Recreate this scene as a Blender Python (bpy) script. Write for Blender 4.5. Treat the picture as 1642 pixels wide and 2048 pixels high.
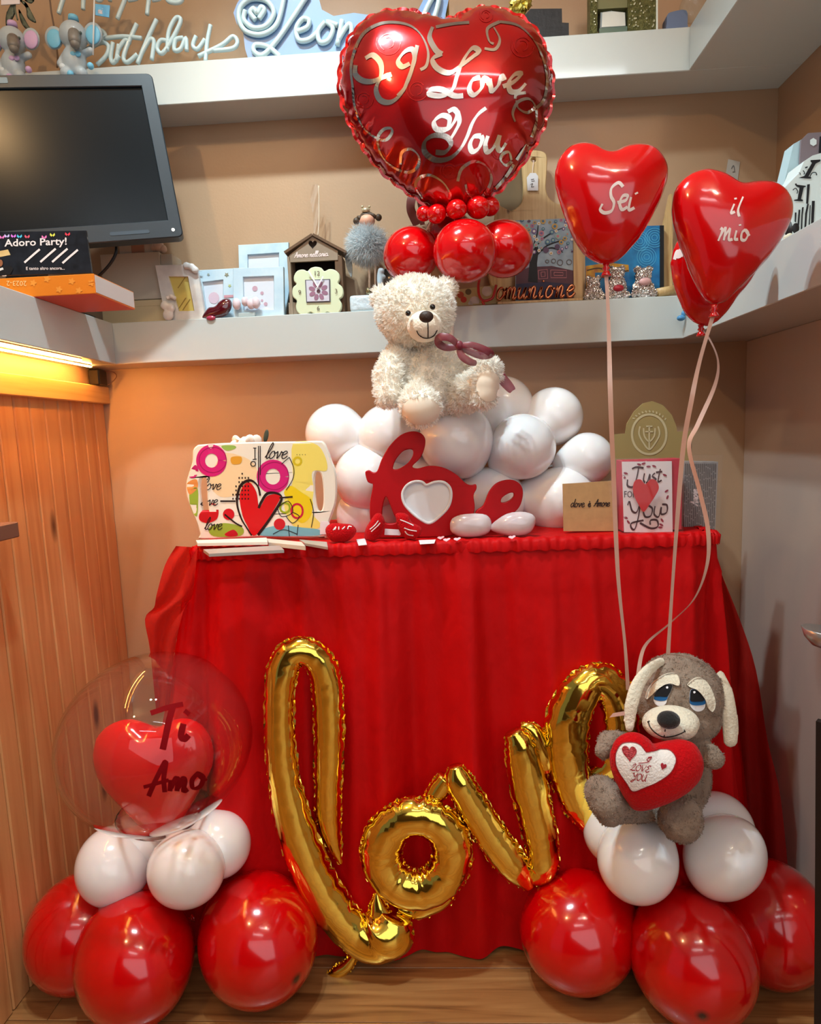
import bpy, bmesh, math, random
import numpy as np
from mathutils import Vector, Matrix
from mathutils.bvhtree import BVHTree
from mathutils.geometry import tessellate_polygon, delaunay_2d_cdt

for o in list(bpy.data.objects):
    bpy.data.objects.remove(o, do_unlink=True)
SC = bpy.context.scene
COL = SC.collection
rng = np.random.default_rng(7)
random.seed(7)
PI = math.pi

# ---------------------------------------------------------------- camera
FPX, EYE = 1260.0, 1.15
YAW, PITCH, ROLL = 0.04915872, 0.12271701, -0.03895128
def _cam_matrix():
    cy, sy = math.cos(YAW), math.sin(YAW); cp, sp = math.cos(PITCH), math.sin(PITCH); cr, sr = math.cos(ROLL), math.sin(ROLL)
    B = np.array([[1, 0, 0], [0, 0, -1], [0, 1, 0.]])
    Y = np.array([[cy, 0, sy], [0, 1, 0], [-sy, 0, cy]])
    P = np.array([[1, 0, 0], [0, cp, -sp], [0, sp, cp]])
    R = np.array([[cr, -sr, 0], [sr, cr, 0], [0, 0, 1]])
    return R @ P @ Y @ B
CM = _cam_matrix()                       # rows: right, down, forward
cam_data = bpy.data.cameras.new('camera')
cam_data.sensor_fit = 'HORIZONTAL'; cam_data.sensor_width = 36.0
cam_data.lens = 36.0 * FPX / 1642.0
cam_data.clip_start = 0.02; cam_data.clip_end = 60
cam = bpy.data.objects.new('camera', cam_data); COL.objects.link(cam)
cam.matrix_world = Matrix((
    (CM[0][0], -CM[1][0], -CM[2][0], 0), (CM[0][1], -CM[1][1], -CM[2][1], 0),
    (CM[0][2], -CM[1][2], -CM[2][2], EYE), (0, 0, 0, 1)))
SC.camera = cam

# ---------------------------------------------------------------- light and exposure
SC.view_settings.view_transform = 'Standard'
SC.view_settings.look = 'None'
SC.view_settings.gamma = 1.0
SC.view_settings.use_curve_mapping = False
SC.view_settings.exposure = 0.0
world = bpy.data.worlds.new('shop_interior'); SC.world = world
world.use_nodes = True
bg = world.node_tree.nodes['Background']
bg.inputs['Color'].default_value = (0.95, 0.98, 1.0, 1); bg.inputs['Strength'].default_value = 0.16

def lamp(name, loc, power, color, radius=0.05, target=None, spot=None):
    kind = 'SPOT' if spot else 'POINT'
    d = bpy.data.lights.new(name, kind); d.energy = power; d.color = color; d.shadow_soft_size = radius
    if spot:
        d.spot_size = math.radians(spot); d.spot_blend = 0.75
    o = bpy.data.objects.new(name, d); COL.objects.link(o); o.location = loc
    if target is not None:
        o.rotation_euler = (Vector(target) - Vector(loc)).to_track_quat('-Z', 'Y').to_euler()
    return o
COOL, WARM = (0.74, 0.93, 1.0), (1.0, 0.62, 0.28)
lamp('ceiling_spot_cool', (-0.52, 0.80, 2.95), 80, COOL, 0.035, (0.0, 1.22, 0.6), 92)
lamp('ceiling_spot_cool', (-0.32, 0.84, 2.96), 80, COOL, 0.035, (0.0, 1.22, 0.6), 92)
lamp('ceiling_spot_warm', (-0.95, -0.10, 2.75), 26, WARM, 0.04)
lamp('ceiling_spot_warm', (0.70, -0.30, 2.75), 14, (1.0, 0.74, 0.46), 0.04)
wd = bpy.data.lights.new('shop_front_window', 'AREA'); wd.shape = 'RECTANGLE'; wd.size = 3.6; wd.size_y = 2.5
wd.energy = 46; wd.color = (0.90, 0.96, 1.0)
wo = bpy.data.objects.new('shop_front_window', wd); COL.objects.link(wo)
wo.location = (0.7, -2.45, 1.75)
wo.rotation_euler = (Vector((0.2, 1.5, 1.1)) - Vector(wo.location)).to_track_quat('-Z', 'Y').to_euler()

# ---------------------------------------------------------------- picture <-> place
def ray(px, py):
    return CM.T @ np.array([(px - 821) / FPX, (py - 1024) / FPX, 1.0])
def at(px, py, Y):
    d = ray(px, py); return d * (Y / d[1]) + np.array([0, 0, EYE])
def atX(px, py, X):
    d = ray(px, py); return d * (X / d[0]) + np.array([0, 0, EYE])
def atZ(px, py, Z):
    d = ray(px, py); return d * ((Z - EYE) / d[2]) + np.array([0, 0, EYE])
def depth(P):
    return float(CM[2] @ (np.array(P) - np.array([0, 0, EYE])))
def mpp(px, py, Y):                      # metres per picture pixel at that spot
    return depth(at(px, py, Y)) / FPX
def zoomer(x0, y0, s):
    return lambda pts: [(x0 + x / s, y0 + y / s) for x, y in pts]

# ---------------------------------------------------------------- materials
MATS = {}
def lin(c):
    out = []
    for v in c[:3]:
        v = v / 255.0
        out.append(v / 12.92 if v <= 0.04045 else ((v + 0.055) / 1.055) ** 2.4)
    return (*out, 1.0)
def mat(name, c, rough=0.5, metal=0.0, coat=0.0, sss=0.0, spec=0.5, var=0.0, vscale=12.0, c2=None, bump=0.0, bscale=60.0,
        alpha=1.0, emit=None, estr=0.0, sheen=0.0, trans=0.0, ior=1.45, stretch=None, coords='Object', detail=4.0):
    if name in MATS: return MATS[name]
    m = bpy.data.materials.new(name); m.use_nodes = True
    nt = m.node_tree; b = nt.nodes['Principled BSDF']
    b.inputs['Base Color'].default_value = lin(c)
    b.inputs['Roughness'].default_value = rough
    b.inputs['Metallic'].default_value = metal
    b.inputs['IOR'].default_value = ior
    b.inputs['Specular IOR Level'].default_value = spec
    b.inputs['Coat Weight'].default_value = coat
    b.inputs['Coat Roughness'].default_value = 0.06
    b.inputs['Sheen Weight'].default_value = sheen
    b.inputs['Transmission Weight'].default_value = trans
    b.inputs['Alpha'].default_value = alpha
    if sss:
        b.inputs['Subsurface Weight'].default_value = sss
        b.inputs['Subsurface Radius'].default_value = (0.02, 0.012, 0.008)
        b.inputs['Subsurface Scale'].default_value = 0.5
    if emit:
        b.inputs['Emission Color'].default_value = lin(emit); b.inputs['Emission Strength'].default_value = estr
    vec = None
    if var or c2 or bump:
        tc = nt.nodes.new('ShaderNodeTexCoord'); mp = nt.nodes.new('ShaderNodeMapping')
        nt.links.new(tc.outputs[coords], mp.inputs['Vector'])
        if stretch: mp.inputs['Scale'].default_value = stretch
        vec = mp.outputs['Vector']
    if var or c2:
        n = nt.nodes.new('ShaderNodeTexNoise'); n.inputs['Scale'].default_value = vscale; n.inputs['Detail'].default_value = detail
        nt.links.new(vec, n.inputs['Vector'])
        r = nt.nodes.new('ShaderNodeValToRGB')
        cc2 = lin(c2) if c2 else tuple(max(0, v * (1 - var)) for v in lin(c)[:3]) + (1,)
        r.color_ramp.elements[0].position = 0.32; r.color_ramp.elements[0].color = cc2
        r.color_ramp.elements[1].position = 0.68; r.color_ramp.elements[1].color = lin(c)
        nt.links.new(n.outputs['Fac'], r.inputs['Fac']); nt.links.new(r.outputs['Color'], b.inputs['Base Color'])
    if bump:
        n2 = nt.nodes.new('ShaderNodeTexNoise'); n2.inputs['Scale'].default_value = bscale; n2.inputs['Detail'].default_value = 3
        nt.links.new(vec, n2.inputs['Vector'])
        bp = nt.nodes.new('ShaderNodeBump'); bp.inputs['Strength'].default_value = bump; bp.inputs['Distance'].default_value = 0.01
        nt.links.new(n2.outputs['Fac'], bp.inputs['Height']); nt.links.new(bp.outputs['Normal'], b.inputs['Normal'])
    MATS[name] = m
    return m
def clear_mat(name, tint=(255, 255, 255), rough=0.02, body=0.04, edge=1.5):
    """thin clear film: see-through with a mirror-like coat that grows at the rim"""
    if name in MATS: return MATS[name]
    m = bpy.data.materials.new(name); m.use_nodes = True; nt = m.node_tree
    nt.nodes.remove(nt.nodes['Principled BSDF'])
    out = nt.nodes['Material Output']
    tr = nt.nodes.new('ShaderNodeBsdfTransparent'); tr.inputs['Color'].default_value = lin(tint)
    gl = nt.nodes.new('ShaderNodeBsdfGlossy'); gl.inputs['Roughness'].default_value = rough
    df = nt.nodes.new('ShaderNodeBsdfDiffuse'); df.inputs['Color'].default_value = lin(tint)
    lw = nt.nodes.new('ShaderNodeLayerWeight'); lw.inputs['Blend'].default_value = 0.5
    pw = nt.nodes.new('ShaderNodeMath'); pw.operation = 'POWER'; pw.inputs[1].default_value = 4.0; nt.links.new(lw.outputs['Facing'], pw.inputs[0])
    fr = nt.nodes.new('ShaderNodeMath'); fr.operation = 'MULTIPLY_ADD'; fr.inputs[1].default_value = 2.2 * (edge - 1); fr.inputs[2].default_value = 0.04 * min(1, (edge - 1) * 2); nt.links.new(pw.outputs[0], fr.inputs[0])
    m1 = nt.nodes.new('ShaderNodeMixShader'); m1.inputs['Fac'].default_value = body
    m2 = nt.nodes.new('ShaderNodeMixShader')
    nt.links.new(tr.outputs[0], m1.inputs[1]); nt.links.new(df.outputs[0], m1.inputs[2])
    nt.links.new(fr.outputs[0], m2.inputs['Fac']); nt.links.new(m1.outputs[0], m2.inputs[1]); nt.links.new(gl.outputs[0], m2.inputs[2])
    nt.links.new(m2.outputs[0], out.inputs['Surface'])
    MATS[name] = m
    return m

def fuzz_mat(name, c, tr=0.45):
    m = bpy.data.materials.new(name); m.use_nodes = True; nt = m.node_tree; nt.nodes.remove(nt.nodes['Principled BSDF'])
    d = nt.nodes.new('ShaderNodeBsdfDiffuse'); d.inputs['Color'].default_value = lin(c)
    t = nt.nodes.new('ShaderNodeBsdfTranslucent'); t.inputs['Color'].default_value = lin(c)
    x = nt.nodes.new('ShaderNodeMixShader'); x.inputs['Fac'].default_value = tr
    nt.links.new(d.outputs[0], x.inputs[1]); nt.links.new(t.outputs[0], x.inputs[2]); nt.links.new(x.outputs[0], nt.nodes['Material Output'].inputs['Surface'])
    MATS[name] = m; return m

# ---------------------------------------------------------------- objects
def root_of(o):
    while o.parent: o = o.parent
    return o
def thing(name, label, cat, loc, group=None):
    o = bpy.data.objects.new(name, None); COL.objects.link(o); o.location = loc; o.empty_display_size = 0.02
    o['label'] = label; o['category'] = cat
    if group: o['group'] = group
    return o
def tag(o, label, cat, group=None):
    o['label'] = label; o['category'] = cat
    if group: o['group'] = group
    return o
def make_mesh(name, V, F, m, smooth=False, origin=(0, 0, 0)):
    V = np.asarray(V, dtype=float) - np.asarray(origin, dtype=float)
    me = bpy.data.meshes.new(name); me.from_pydata(V.tolist(), [], [tuple(int(i) for i in f) for f in F]); me.update()
    if smooth:
        me.polygons.foreach_set('use_smooth', [True] * len(me.polygons))
        if isinstance(smooth, (int, float)) and not isinstance(smooth, bool):
            me.set_sharp_from_angle(angle=math.radians(smooth))
    if m is not None: me.materials.append(m)
    return me
def part(name, VF, m, parent=None, smooth=False, label=None, kind=None, origin=None):
    """one mesh object; VF in world coordinates. Top-level: origin at the base unless given."""
    V, F = VF
    V = np.asarray(V, dtype=float)
    if parent is not None: org = np.array(root_of(parent).location)
    elif origin is not None: org = np.array(origin, dtype=float)
    else:
        mn, mx = V.min(0), V.max(0); org = np.array([(mn[0] + mx[0]) / 2, (mn[1] + mx[1]) / 2, mn[2]])
    o = bpy.data.objects.new(name, make_mesh(name, V, F, m, smooth, org)); COL.objects.link(o)
    if parent is not None: o.parent = parent
    else: o.location = org
    if label: o['label'] = label
    if kind: o['kind'] = kind
    return o
def struct(name, VF, m, parent=None, smooth=False):
    o = part(name, VF, m, parent, smooth)
    if parent is None: o['kind'] = 'structure'
    return o

# ---------------------------------------------------------------- shapes: each returns (verts, faces)
def join(*vfs):
    VV, FF, n = [], [], 0
    for V, F in vfs:
        V = np.asarray(V, dtype=float); VV.append(V); FF += [tuple(i + n for i in f) for f in F]; n += len(V)
    return np.concatenate(VV), FF
def from_bm(bm):
    bm.verts.ensure_lookup_table()
    for i, v in enumerate(bm.verts): v.index = i
    V = np.array([v.co[:] for v in bm.verts]); F = [tuple(v.index for v in f.verts) for f in bm.faces]
    bm.free(); return V, F
def box(lo, hi, bev=0.0, seg=1, R=None, about=None):
    lo, hi = np.array(lo, float), np.array(hi, float); c = (lo + hi) / 2; s = hi - lo
    bm = bmesh.new(); bmesh.ops.create_cube(bm, size=1)
    for v in bm.verts: v.co = Vector((v.co.x * s[0], v.co.y * s[1], v.co.z * s[2]))
    if bev: bmesh.ops.bevel(bm, geom=list(bm.edges), offset=bev, segments=seg, affect='EDGES', profile=0.5)
    V, F = from_bm(bm); V = V + c
    if R is not None:
        a = np.array(about if about is not None else c); V = (V - a) @ np.array(R).T + a
    return V, F
def rotm(x=0, y=0, z=0):
    return np.array((Matrix.Rotation(z, 3, 'Z') @ Matrix.Rotation(y, 3, 'Y') @ Matrix.Rotation(x, 3, 'X')))
def frame_to(d, up=(0, 0, 1)):
    """rotation whose z column points along d"""
    z = np.array(d, float); z /= np.linalg.norm(z)
    u = np.array(up, float)
    if abs(u @ z) > 0.98: u = np.array([1.0, 0, 0])
    x = np.cross(u, z); x /= np.linalg.norm(x); y = np.cross(z, x)
    return np.stack([x, y, z], 1)
def lathe(profile, n=24, c=(0, 0, 0), R=None, s=1.0):
    V, F = [], []
    for r, z in profile:
        for k in range(n):
            a = 2 * PI * k / n; V.append((r * math.cos(a), r * math.sin(a), z))
    m = len(profile)
    for i in range(m - 1):
        for k in range(n):
            k2 = (k + 1) % n
            F.append((i * n + k, i * n + k2, (i + 1) * n + k2, (i + 1) * n + k))
    if profile[0][0] > 1e-6: F.append(tuple(reversed(range(n))))
    if profile[-1][0] > 1e-6: F.append(tuple((m - 1) * n + k for k in range(n)))
    V = np.array(V) * s
    if R is not None: V = V @ np.array(R).T
    return V + np.array(c, float), F
def ell(c, r, R=None, nu=20, nv=12):
    if np.isscalar(r): r = (r, r, r)
    V = [(0, 0, 1)]; F = []
    for i in range(1, nv):
        ph = PI * i / nv
        for k in range(nu):
            a = 2 * PI * k / nu; V.append((math.sin(ph) * math.cos(a), math.sin(ph) * math.sin(a), math.cos(ph)))
    V.append((0, 0, -1)); last = len(V) - 1
    for k in range(nu):
        k2 = (k + 1) % nu
        F.append((0, 1 + k, 1 + k2)); F.append((last, 1 + (nv - 2) * nu + k2, 1 + (nv - 2) * nu + k))
        for i in range(nv - 2):
            a = 1 + i * nu; b = a + nu
            F.append((a + k, b + k, b + k2, a + k2))
    V = np.array(V) * np.array(r, float)
    if R is not None: V = V @ np.array(R).T
    return V + np.array(c, float), F
def cr(pts, n=8, closed=False):
    """Catmull-Rom through the points, n samples a span"""
    P = np.array(pts, float)
    if len(P) < 3 and not closed: 
        return np.array([P[0] + (P[-1] - P[0]) * t for t in np.linspace(0, 1, n + 1)])
    out = []; m = len(P); spans = m if closed else m - 1
    for i in range(spans):
        if closed: a, b, c, d = P[(i - 1) % m], P[i], P[(i + 1) % m], P[(i + 2) % m]
        else: a, b, c, d = P[max(i - 1, 0)], P[i], P[i + 1], P[min(i + 2, m - 1)]
        for t in np.arange(n) / n:
            out.append(0.5 * ((2 * b) + (c - a) * t + (2 * a - 5 * b + 4 * c - d) * t * t + (3 * b - a - 3 * c + d) * t ** 3))
    if not closed: out.append(P[-1])
    return np.array(out)
def tube(P, r, n=10, up=(0, -1, 0), sq=(1, 1), cap=True, rfun=None, closed=False):
    """tube along P; r scalar or per-point; sq squashes across / along 'up'"""
    P = np.array(P, float); m = len(P)
    r = np.full(m, r, float) if np.isscalar(r) else np.array(r, float)
    V, F = [], []
    U0 = np.array(up, float)
    for i in range(m):
        if closed: t = P[(i + 1) % m] - P[(i - 1) % m]
        else: t = P[min(i + 1, m - 1)] - P[max(i - 1, 0)]
        t = t / (np.linalg.norm(t) + 1e-12)
        s = np.cross(t, U0); 
        if np.linalg.norm(s) < 1e-3: s = np.cross(t, np.array([1.0, 0.3, 0]))
        s /= np.linalg.norm(s); u = np.cross(s, t)
        for k in range(n):
            a = 2 * PI * k / n
            rr = r[i] * (rfun(i, a) if rfun else 1.0)
            V.append(P[i] + s * math.cos(a) * rr * sq[0] + u * math.sin(a) * rr * sq[1])
    for i in range(m if closed else m - 1):
        j = (i + 1) % m
        for k in range(n):
            k2 = (k + 1) % n; F.append((i * n + k, i * n + k2, j * n + k2, j * n + k))
    if cap and not closed:
        F.append(tuple(reversed(range(n)))); F.append(tuple((m - 1) * n + k for k in range(n)))
    return np.array(V), F
def limb(P, r, n=14):
    P = np.array(P, float); vf = [tube(P, r, n, up=(0.13, -1, 0.2))]
    rr = [r] * len(P) if np.isscalar(r) else r
    for p, q in zip(P, rr): vf.append(ell(p, q, nu=14, nv=9))
    return join(*vf)
def remesh(vf, voxel, smooth=6, factor=0.5):
    me = make_mesh('tmp', vf[0], vf[1], None); o = bpy.data.objects.new('tmp', me); COL.objects.link(o)
    m = o.modifiers.new('r', 'REMESH'); m.mode = 'VOXEL'; m.voxel_size = voxel
    if smooth:
        s = o.modifiers.new('s', 'SMOOTH'); s.iterations = smooth; s.factor = factor
    dg = bpy.context.evaluated_depsgraph_get(); e = o.evaluated_get(dg); me2 = e.to_mesh()
    V = np.array([v.co[:] for v in me2.vertices]); F = [tuple(p.vertices) for p in me2.polygons]
    e.to_mesh_clear(); bpy.data.objects.remove(o); bpy.data.meshes.remove(me)
    return V, F
def area2(P):
    P = np.array(P); x, y = P[:, 0], P[:, 1]
    return 0.5 * np.sum(x * np.roll(y, -1) - y * np.roll(x, -1))
def prism(outer, O, U, W, N, th, holes=(), bev=0.0, back=True):
    """solid plate: outline(s) in (u,w) metres; front face at O, thickness th away along -N"""
    O, U, W, N = (np.array(v, float) for v in (O, U, W, N))
    loops = [list(map(tuple, outer))] + [list(map(tuple, h)) for h in holes]
    if area2(loops[0]) < 0: loops[0].reverse()
    for i in range(1, len(loops)):
        if area2(loops[i]) > 0: loops[i].reverse()
    flat = [p for l in loops for p in l]; n = len(flat)
    tris = tessellate_polygon([[Vector((p[0], p[1], 0)) for p in l] for l in loops])
    def place(pp, d): return np.array([O + U * p[0] + W * p[1] - N * d for p in pp])
    rings = []
    if bev:
        ins = []
        for l in loops:
            L = np.array(l); d1 = L - np.roll(L, 1, 0); d2 = np.roll(L, -1, 0) - L
            t = d1 / (np.linalg.norm(d1, axis=1, keepdims=True) + 1e-9) + d2 / (np.linalg.norm(d2, axis=1, keepdims=True) + 1e-9)
            t /= (np.linalg.norm(t, axis=1, keepdims=True) + 1e-9)
            nrm = np.stack([-t[:, 1], t[:, 0]], 1); ins += (L + nrm * bev).tolist()
        rings = [(ins, 0.0), (flat, bev), (flat, th)]
    else: rings = [(flat, 0.0), (flat, th)]
    V = np.concatenate([place(p, d) for p, d in rings]); F = []
    for a, b, c in tris:
        A, B, C = (np.array(flat[i]) for i in (a, b, c))
        cw = (B[0] - A[0]) * (C[1] - A[1]) - (B[1] - A[1]) * (C[0] - A[0])
        if cw < 0: b, c = c, b
        F.append((a, b, c))
        if back: q = (len(rings) - 1) * n; F.append((q + a, q + c, q + b))
    base = 0
    for l in loops:
        k = len(l)
        for i in range(k):
            j = (i + 1) % k
            for q in range(len(rings) - 1):
                F.append((q * n + base + i, (q + 1) * n + base + i, (q + 1) * n + base + j, q * n + base + j))
        base += k
    return V, F
def disc(n=20, r=1.0, c=(0, 0), ry=None):
    ry = r if ry is None else ry
    return [(c[0] + r * math.cos(2 * PI * k / n), c[1] + ry * math.sin(2 * PI * k / n)) for k in range(n)]
def heart2(n=40, w=1.0, h=1.0, c=(0, 0)):
    out = []
    for k in range(n):
        t = 2 * PI * k / n
        x = 16 * math.sin(t) ** 3 / 34.0; y = (13 * math.cos(t) - 5 * math.cos(2 * t) - 2 * math.cos(3 * t) - math.cos(4 * t) + 2.5) / 29.0
        out.append((c[0] + x * w, c[1] + y * h))
    return out
def rrect(w, h, r, c=(0, 0), n=4):
    out = []
    for sx, sy, a0 in ((1, 1, 0), (-1, 1, 90), (-1, -1, 180), (1, -1, 270)):
        for k in range(n + 1):
            a = math.radians(a0 + 90 * k / n)
            out.append((c[0] + sx * (w / 2 - r) + r * math.cos(a), c[1] + sy * (h / 2 - r) + r * math.sin(a)))
    return out
def px_plate(pts, Y, th, holes=(), bev=0.0):
    """upright plate facing the shop, its front at depth Y, outline given by picture points"""
    f = lambda L: [(at(x, y, Y)[0], at(x, y, Y)[2]) for x, y in L]
    return prism(f(pts), (0, Y, 0), (1, 0, 0), (0, 0, 1), (0, -1, 0), th, [f(h) for h in holes], bev)
def inflate(outer, step, k=1.0, holes=(), power=0.5, crimp=0.0, crimp_n=60, seam=0.0, back=1.0, jit=0.0):
    """two skins blown up from a closed outline (u,w): returns u,w,height verts and faces (front then back)"""
    loops = [np.array(outer, float)] + [np.array(h, float) for h in holes]
    pts, edges = [], []
    for L in loops:
        a = len(pts); pts += L.tolist(); edges += [(a + i, a + (i + 1) % len(L)) for i in range(len(L))]
    nb = len(pts); B = np.array(pts)
    mn, mx = B.min(0), B.max(0)
    gx = np.arange(mn[0], mx[0], step); gy = np.arange(mn[1], mx[1], step * 0.866)
    G = np.array([(x + (step / 2 if j % 2 else 0), y) for j, y in enumerate(gy) for x in gx])
    def inside(P, L):
        x, y = P[:, 0], P[:, 1]; c = np.zeros(len(P), bool); q = np.roll(L, -1, 0)
        for (x1, y1), (x2, y2) in zip(L, q):
            if y1 == y2: continue
            c ^= ((y1 > y) != (y2 > y)) & (x < (x2 - x1) * (y - y1) / (y2 - y1) + x1)
        return c
    keep = inside(G, loops[0])
    for h in loops[1:]: keep &= ~inside(G, h)
    G = G[keep]
    D = np.array([np.min(np.hypot(B[:, 0] - g[0], B[:, 1] - g[1])) for g in G]); G = G[D > step * 0.45]
    P = np.concatenate([B, G])
    vo, eo, fo, _, _, _ = delaunay_2d_cdt([Vector(p) for p in P], edges, [], 0, 1e-7)
    P = np.array([v[:] for v in vo]); T = np.array([f for f in fo if len(f) == 3])
    C = P[T].mean(1); ok = inside(C, loops[0])
    for h in loops[1:]: ok &= ~inside(C, h)
    T = T[ok]
    a, b, c = P[T[:, 0]], P[T[:, 1]], P[T[:, 2]]
    cross = (b[:, 0] - a[:, 0]) * (c[:, 1] - a[:, 1]) - (b[:, 1] - a[:, 1]) * (c[:, 0] - a[:, 0])
    sw = cross < 0; T[sw] = T[sw][:, [0, 2, 1]]
    good = np.abs(cross) > 1e-12; T = T[good]
    n = len(P); I, J, Wt = [], [], []; area = np.zeros(n)
    for i in range(3):
        p, q, r_ = P[T[:, i]], P[T[:, (i + 1) % 3]], P[T[:, (i + 2) % 3]]
        e1, e2 = q - p, r_ - p; cr_ = np.abs(e1[:, 0] * e2[:, 1] - e1[:, 1] * e2[:, 0]); cot = (e1 * e2).sum(1) / np.maximum(cr_, 1e-12)
        I.append(T[:, (i + 1) % 3]); J.append(T[:, (i + 2) % 3]); Wt.append(np.clip(cot, 0.02, 20) * 0.5)
        np.add.at(area, T[:, i], cr_ / 6)
    I, J, Wt = np.concatenate(I), np.concatenate(J), np.concatenate(Wt)
    fixed = np.zeros(n, bool); fixed[:nb] = True
    free = ~fixed
    def A(u):
        d = Wt * (u[I] - u[J]); out = np.zeros(n); np.add.at(out, I, d); np.add.at(out, J, -d); out[fixed] = 0; return out
    rhs = np.where(free, area, 0); u = np.zeros(n); r = rhs - A(u); p = r.copy(); rs = r @ r
    for it in range(400):
        Ap = A(p); al = rs / max(p @ Ap, 1e-30); u += al * p; r -= al * Ap; rn = r @ r
        if rn < 1e-16 * (rhs @ rhs): break
        p = r + rn / rs * p; rs = rn
    h = k * np.power(np.maximum(2 * u, 0), power)
    if crimp:
        s = np.concatenate([np.linspace(0, 1, len(L), endpoint=False) * max(1, round(crimp_n * len(L) / len(loops[0]))) for L in loops])
        for i in range(nb, n):
            dd = np.hypot(B[:, 0] - P[i, 0], B[:, 1] - P[i, 1]); j = int(np.argmin(dd))
            h[i] *= 1 - crimp * math.exp(-(dd[j] / (step * 3.2)) ** 2) * (0.5 + 0.5 * math.sin(2 * PI * s[j] + 1.7 * math.sin(5 * s[j])))
    if jit: h[nb:] *= 1 + jit * rng.standard_normal(n - nb)
    nf = n; V = np.concatenate([np.c_[P, h], np.c_[P[nb:], -h[nb:] * back]])
    Fr = [tuple(t) for t in T]
    mp = lambda i: i if i < nb else nf + i - nb
    Bk = [tuple(mp(i) for i in t[::-1]) for t in T]
    return V, Fr + Bk, len(Fr)
def stand(V, Y, tilt=0.0, N=(0, -1, 0)):
    """(u,w,h) of inflate -> world: u = x, w = z, h towards the shop"""
    V = np.asarray(V); return np.c_[V[:, 0], Y - V[:, 2], V[:, 1]]

# ---------------------------------------------------------------- print and lettering laid on real surfaces
def bvh(*vfs):
    V, F = join(*vfs); return BVHTree.FromPolygons([Vector(v) for v in V], [tuple(f) for f in F])
EYEV = Vector((0, 0, EYE))
def hit(tree, px, py, off):
    d = Vector(ray(px, py)).normalized(); loc, nrm, idx, dist = tree.ray_cast(EYEV, d)
    if loc is None: return None
    if nrm.dot(d) > 0: nrm = -nrm
    return np.array(loc + nrm * off)
def strokes_on(tree, strokes, w, off=0.0008, nib=None, taper=False, smooth=6):
    """flat ribbons following picture strokes, pressed on a surface. nib=(angle, thin ratio)"""
    V, F = [], []
    for st in strokes:
        P = cr(st, smooth) if smooth and len(st) > 2 else np.array(st, float)
        m = len(P); prev = None
        for i in range(m):
            t = P[min(i + 1, m - 1)] - P[max(i - 1, 0)]; L = np.linalg.norm(t) + 1e-9; t = t / L
            ww = w
            if nib: ww = w * (nib[1] + (1 - nib[1]) * abs(math.sin(math.atan2(t[1], t[0]) - nib[0])))
            if taper: ww *= 0.25 + 0.75 * math.sin(PI * (i + 0.35) / (m - 0.3))
            q = np.array([-t[1], t[0]]) * ww / 2
            a = hit(tree, *(P[i] + q), off); b = hit(tree, *(P[i] - q), off)
            if a is None or b is None: prev = None; continue
            V += [a, b]; k = len(V) - 2
            if prev is not None: F.append((prev, prev + 1, k + 1, k))
            prev = k
    return np.array(V), F
def fill_on(tree, outline, off=0.0008, step=None):
    """filled flat shape (picture outline) pressed on a surface"""
    P = np.array(outline, float)
    if step:
        mn, mx = P.min(0), P.max(0); G = [(x, y) for x in np.arange(mn[0], mx[0], step) for y in np.arange(mn[1], mx[1], step)]
        allp = P.tolist() + G
        vo, _, fo, _, _, _ = delaunay_2d_cdt([Vector(p) for p in allp], [(i, (i + 1) % len(P)) for i in range(len(P))], [], 1, 1e-6)
        pts = [v[:] for v in vo]; F0 = [tuple(f) for f in fo]
    else:
        pts = P.tolist(); F0 = [tuple(t) for t in tessellate_polygon([[Vector((p[0], p[1], 0)) for p in pts]])]
    hs = [hit(tree, x, y, off) for x, y in pts]
    V, F, mp = [], [], {}
    for i, h in enumerate(hs):
        if h is not None: mp[i] = len(V); V.append(h)
    for f in F0:
        if all(i in mp for i in f): F.append(tuple(mp[i] for i in f))
    return np.array(V), F
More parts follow.
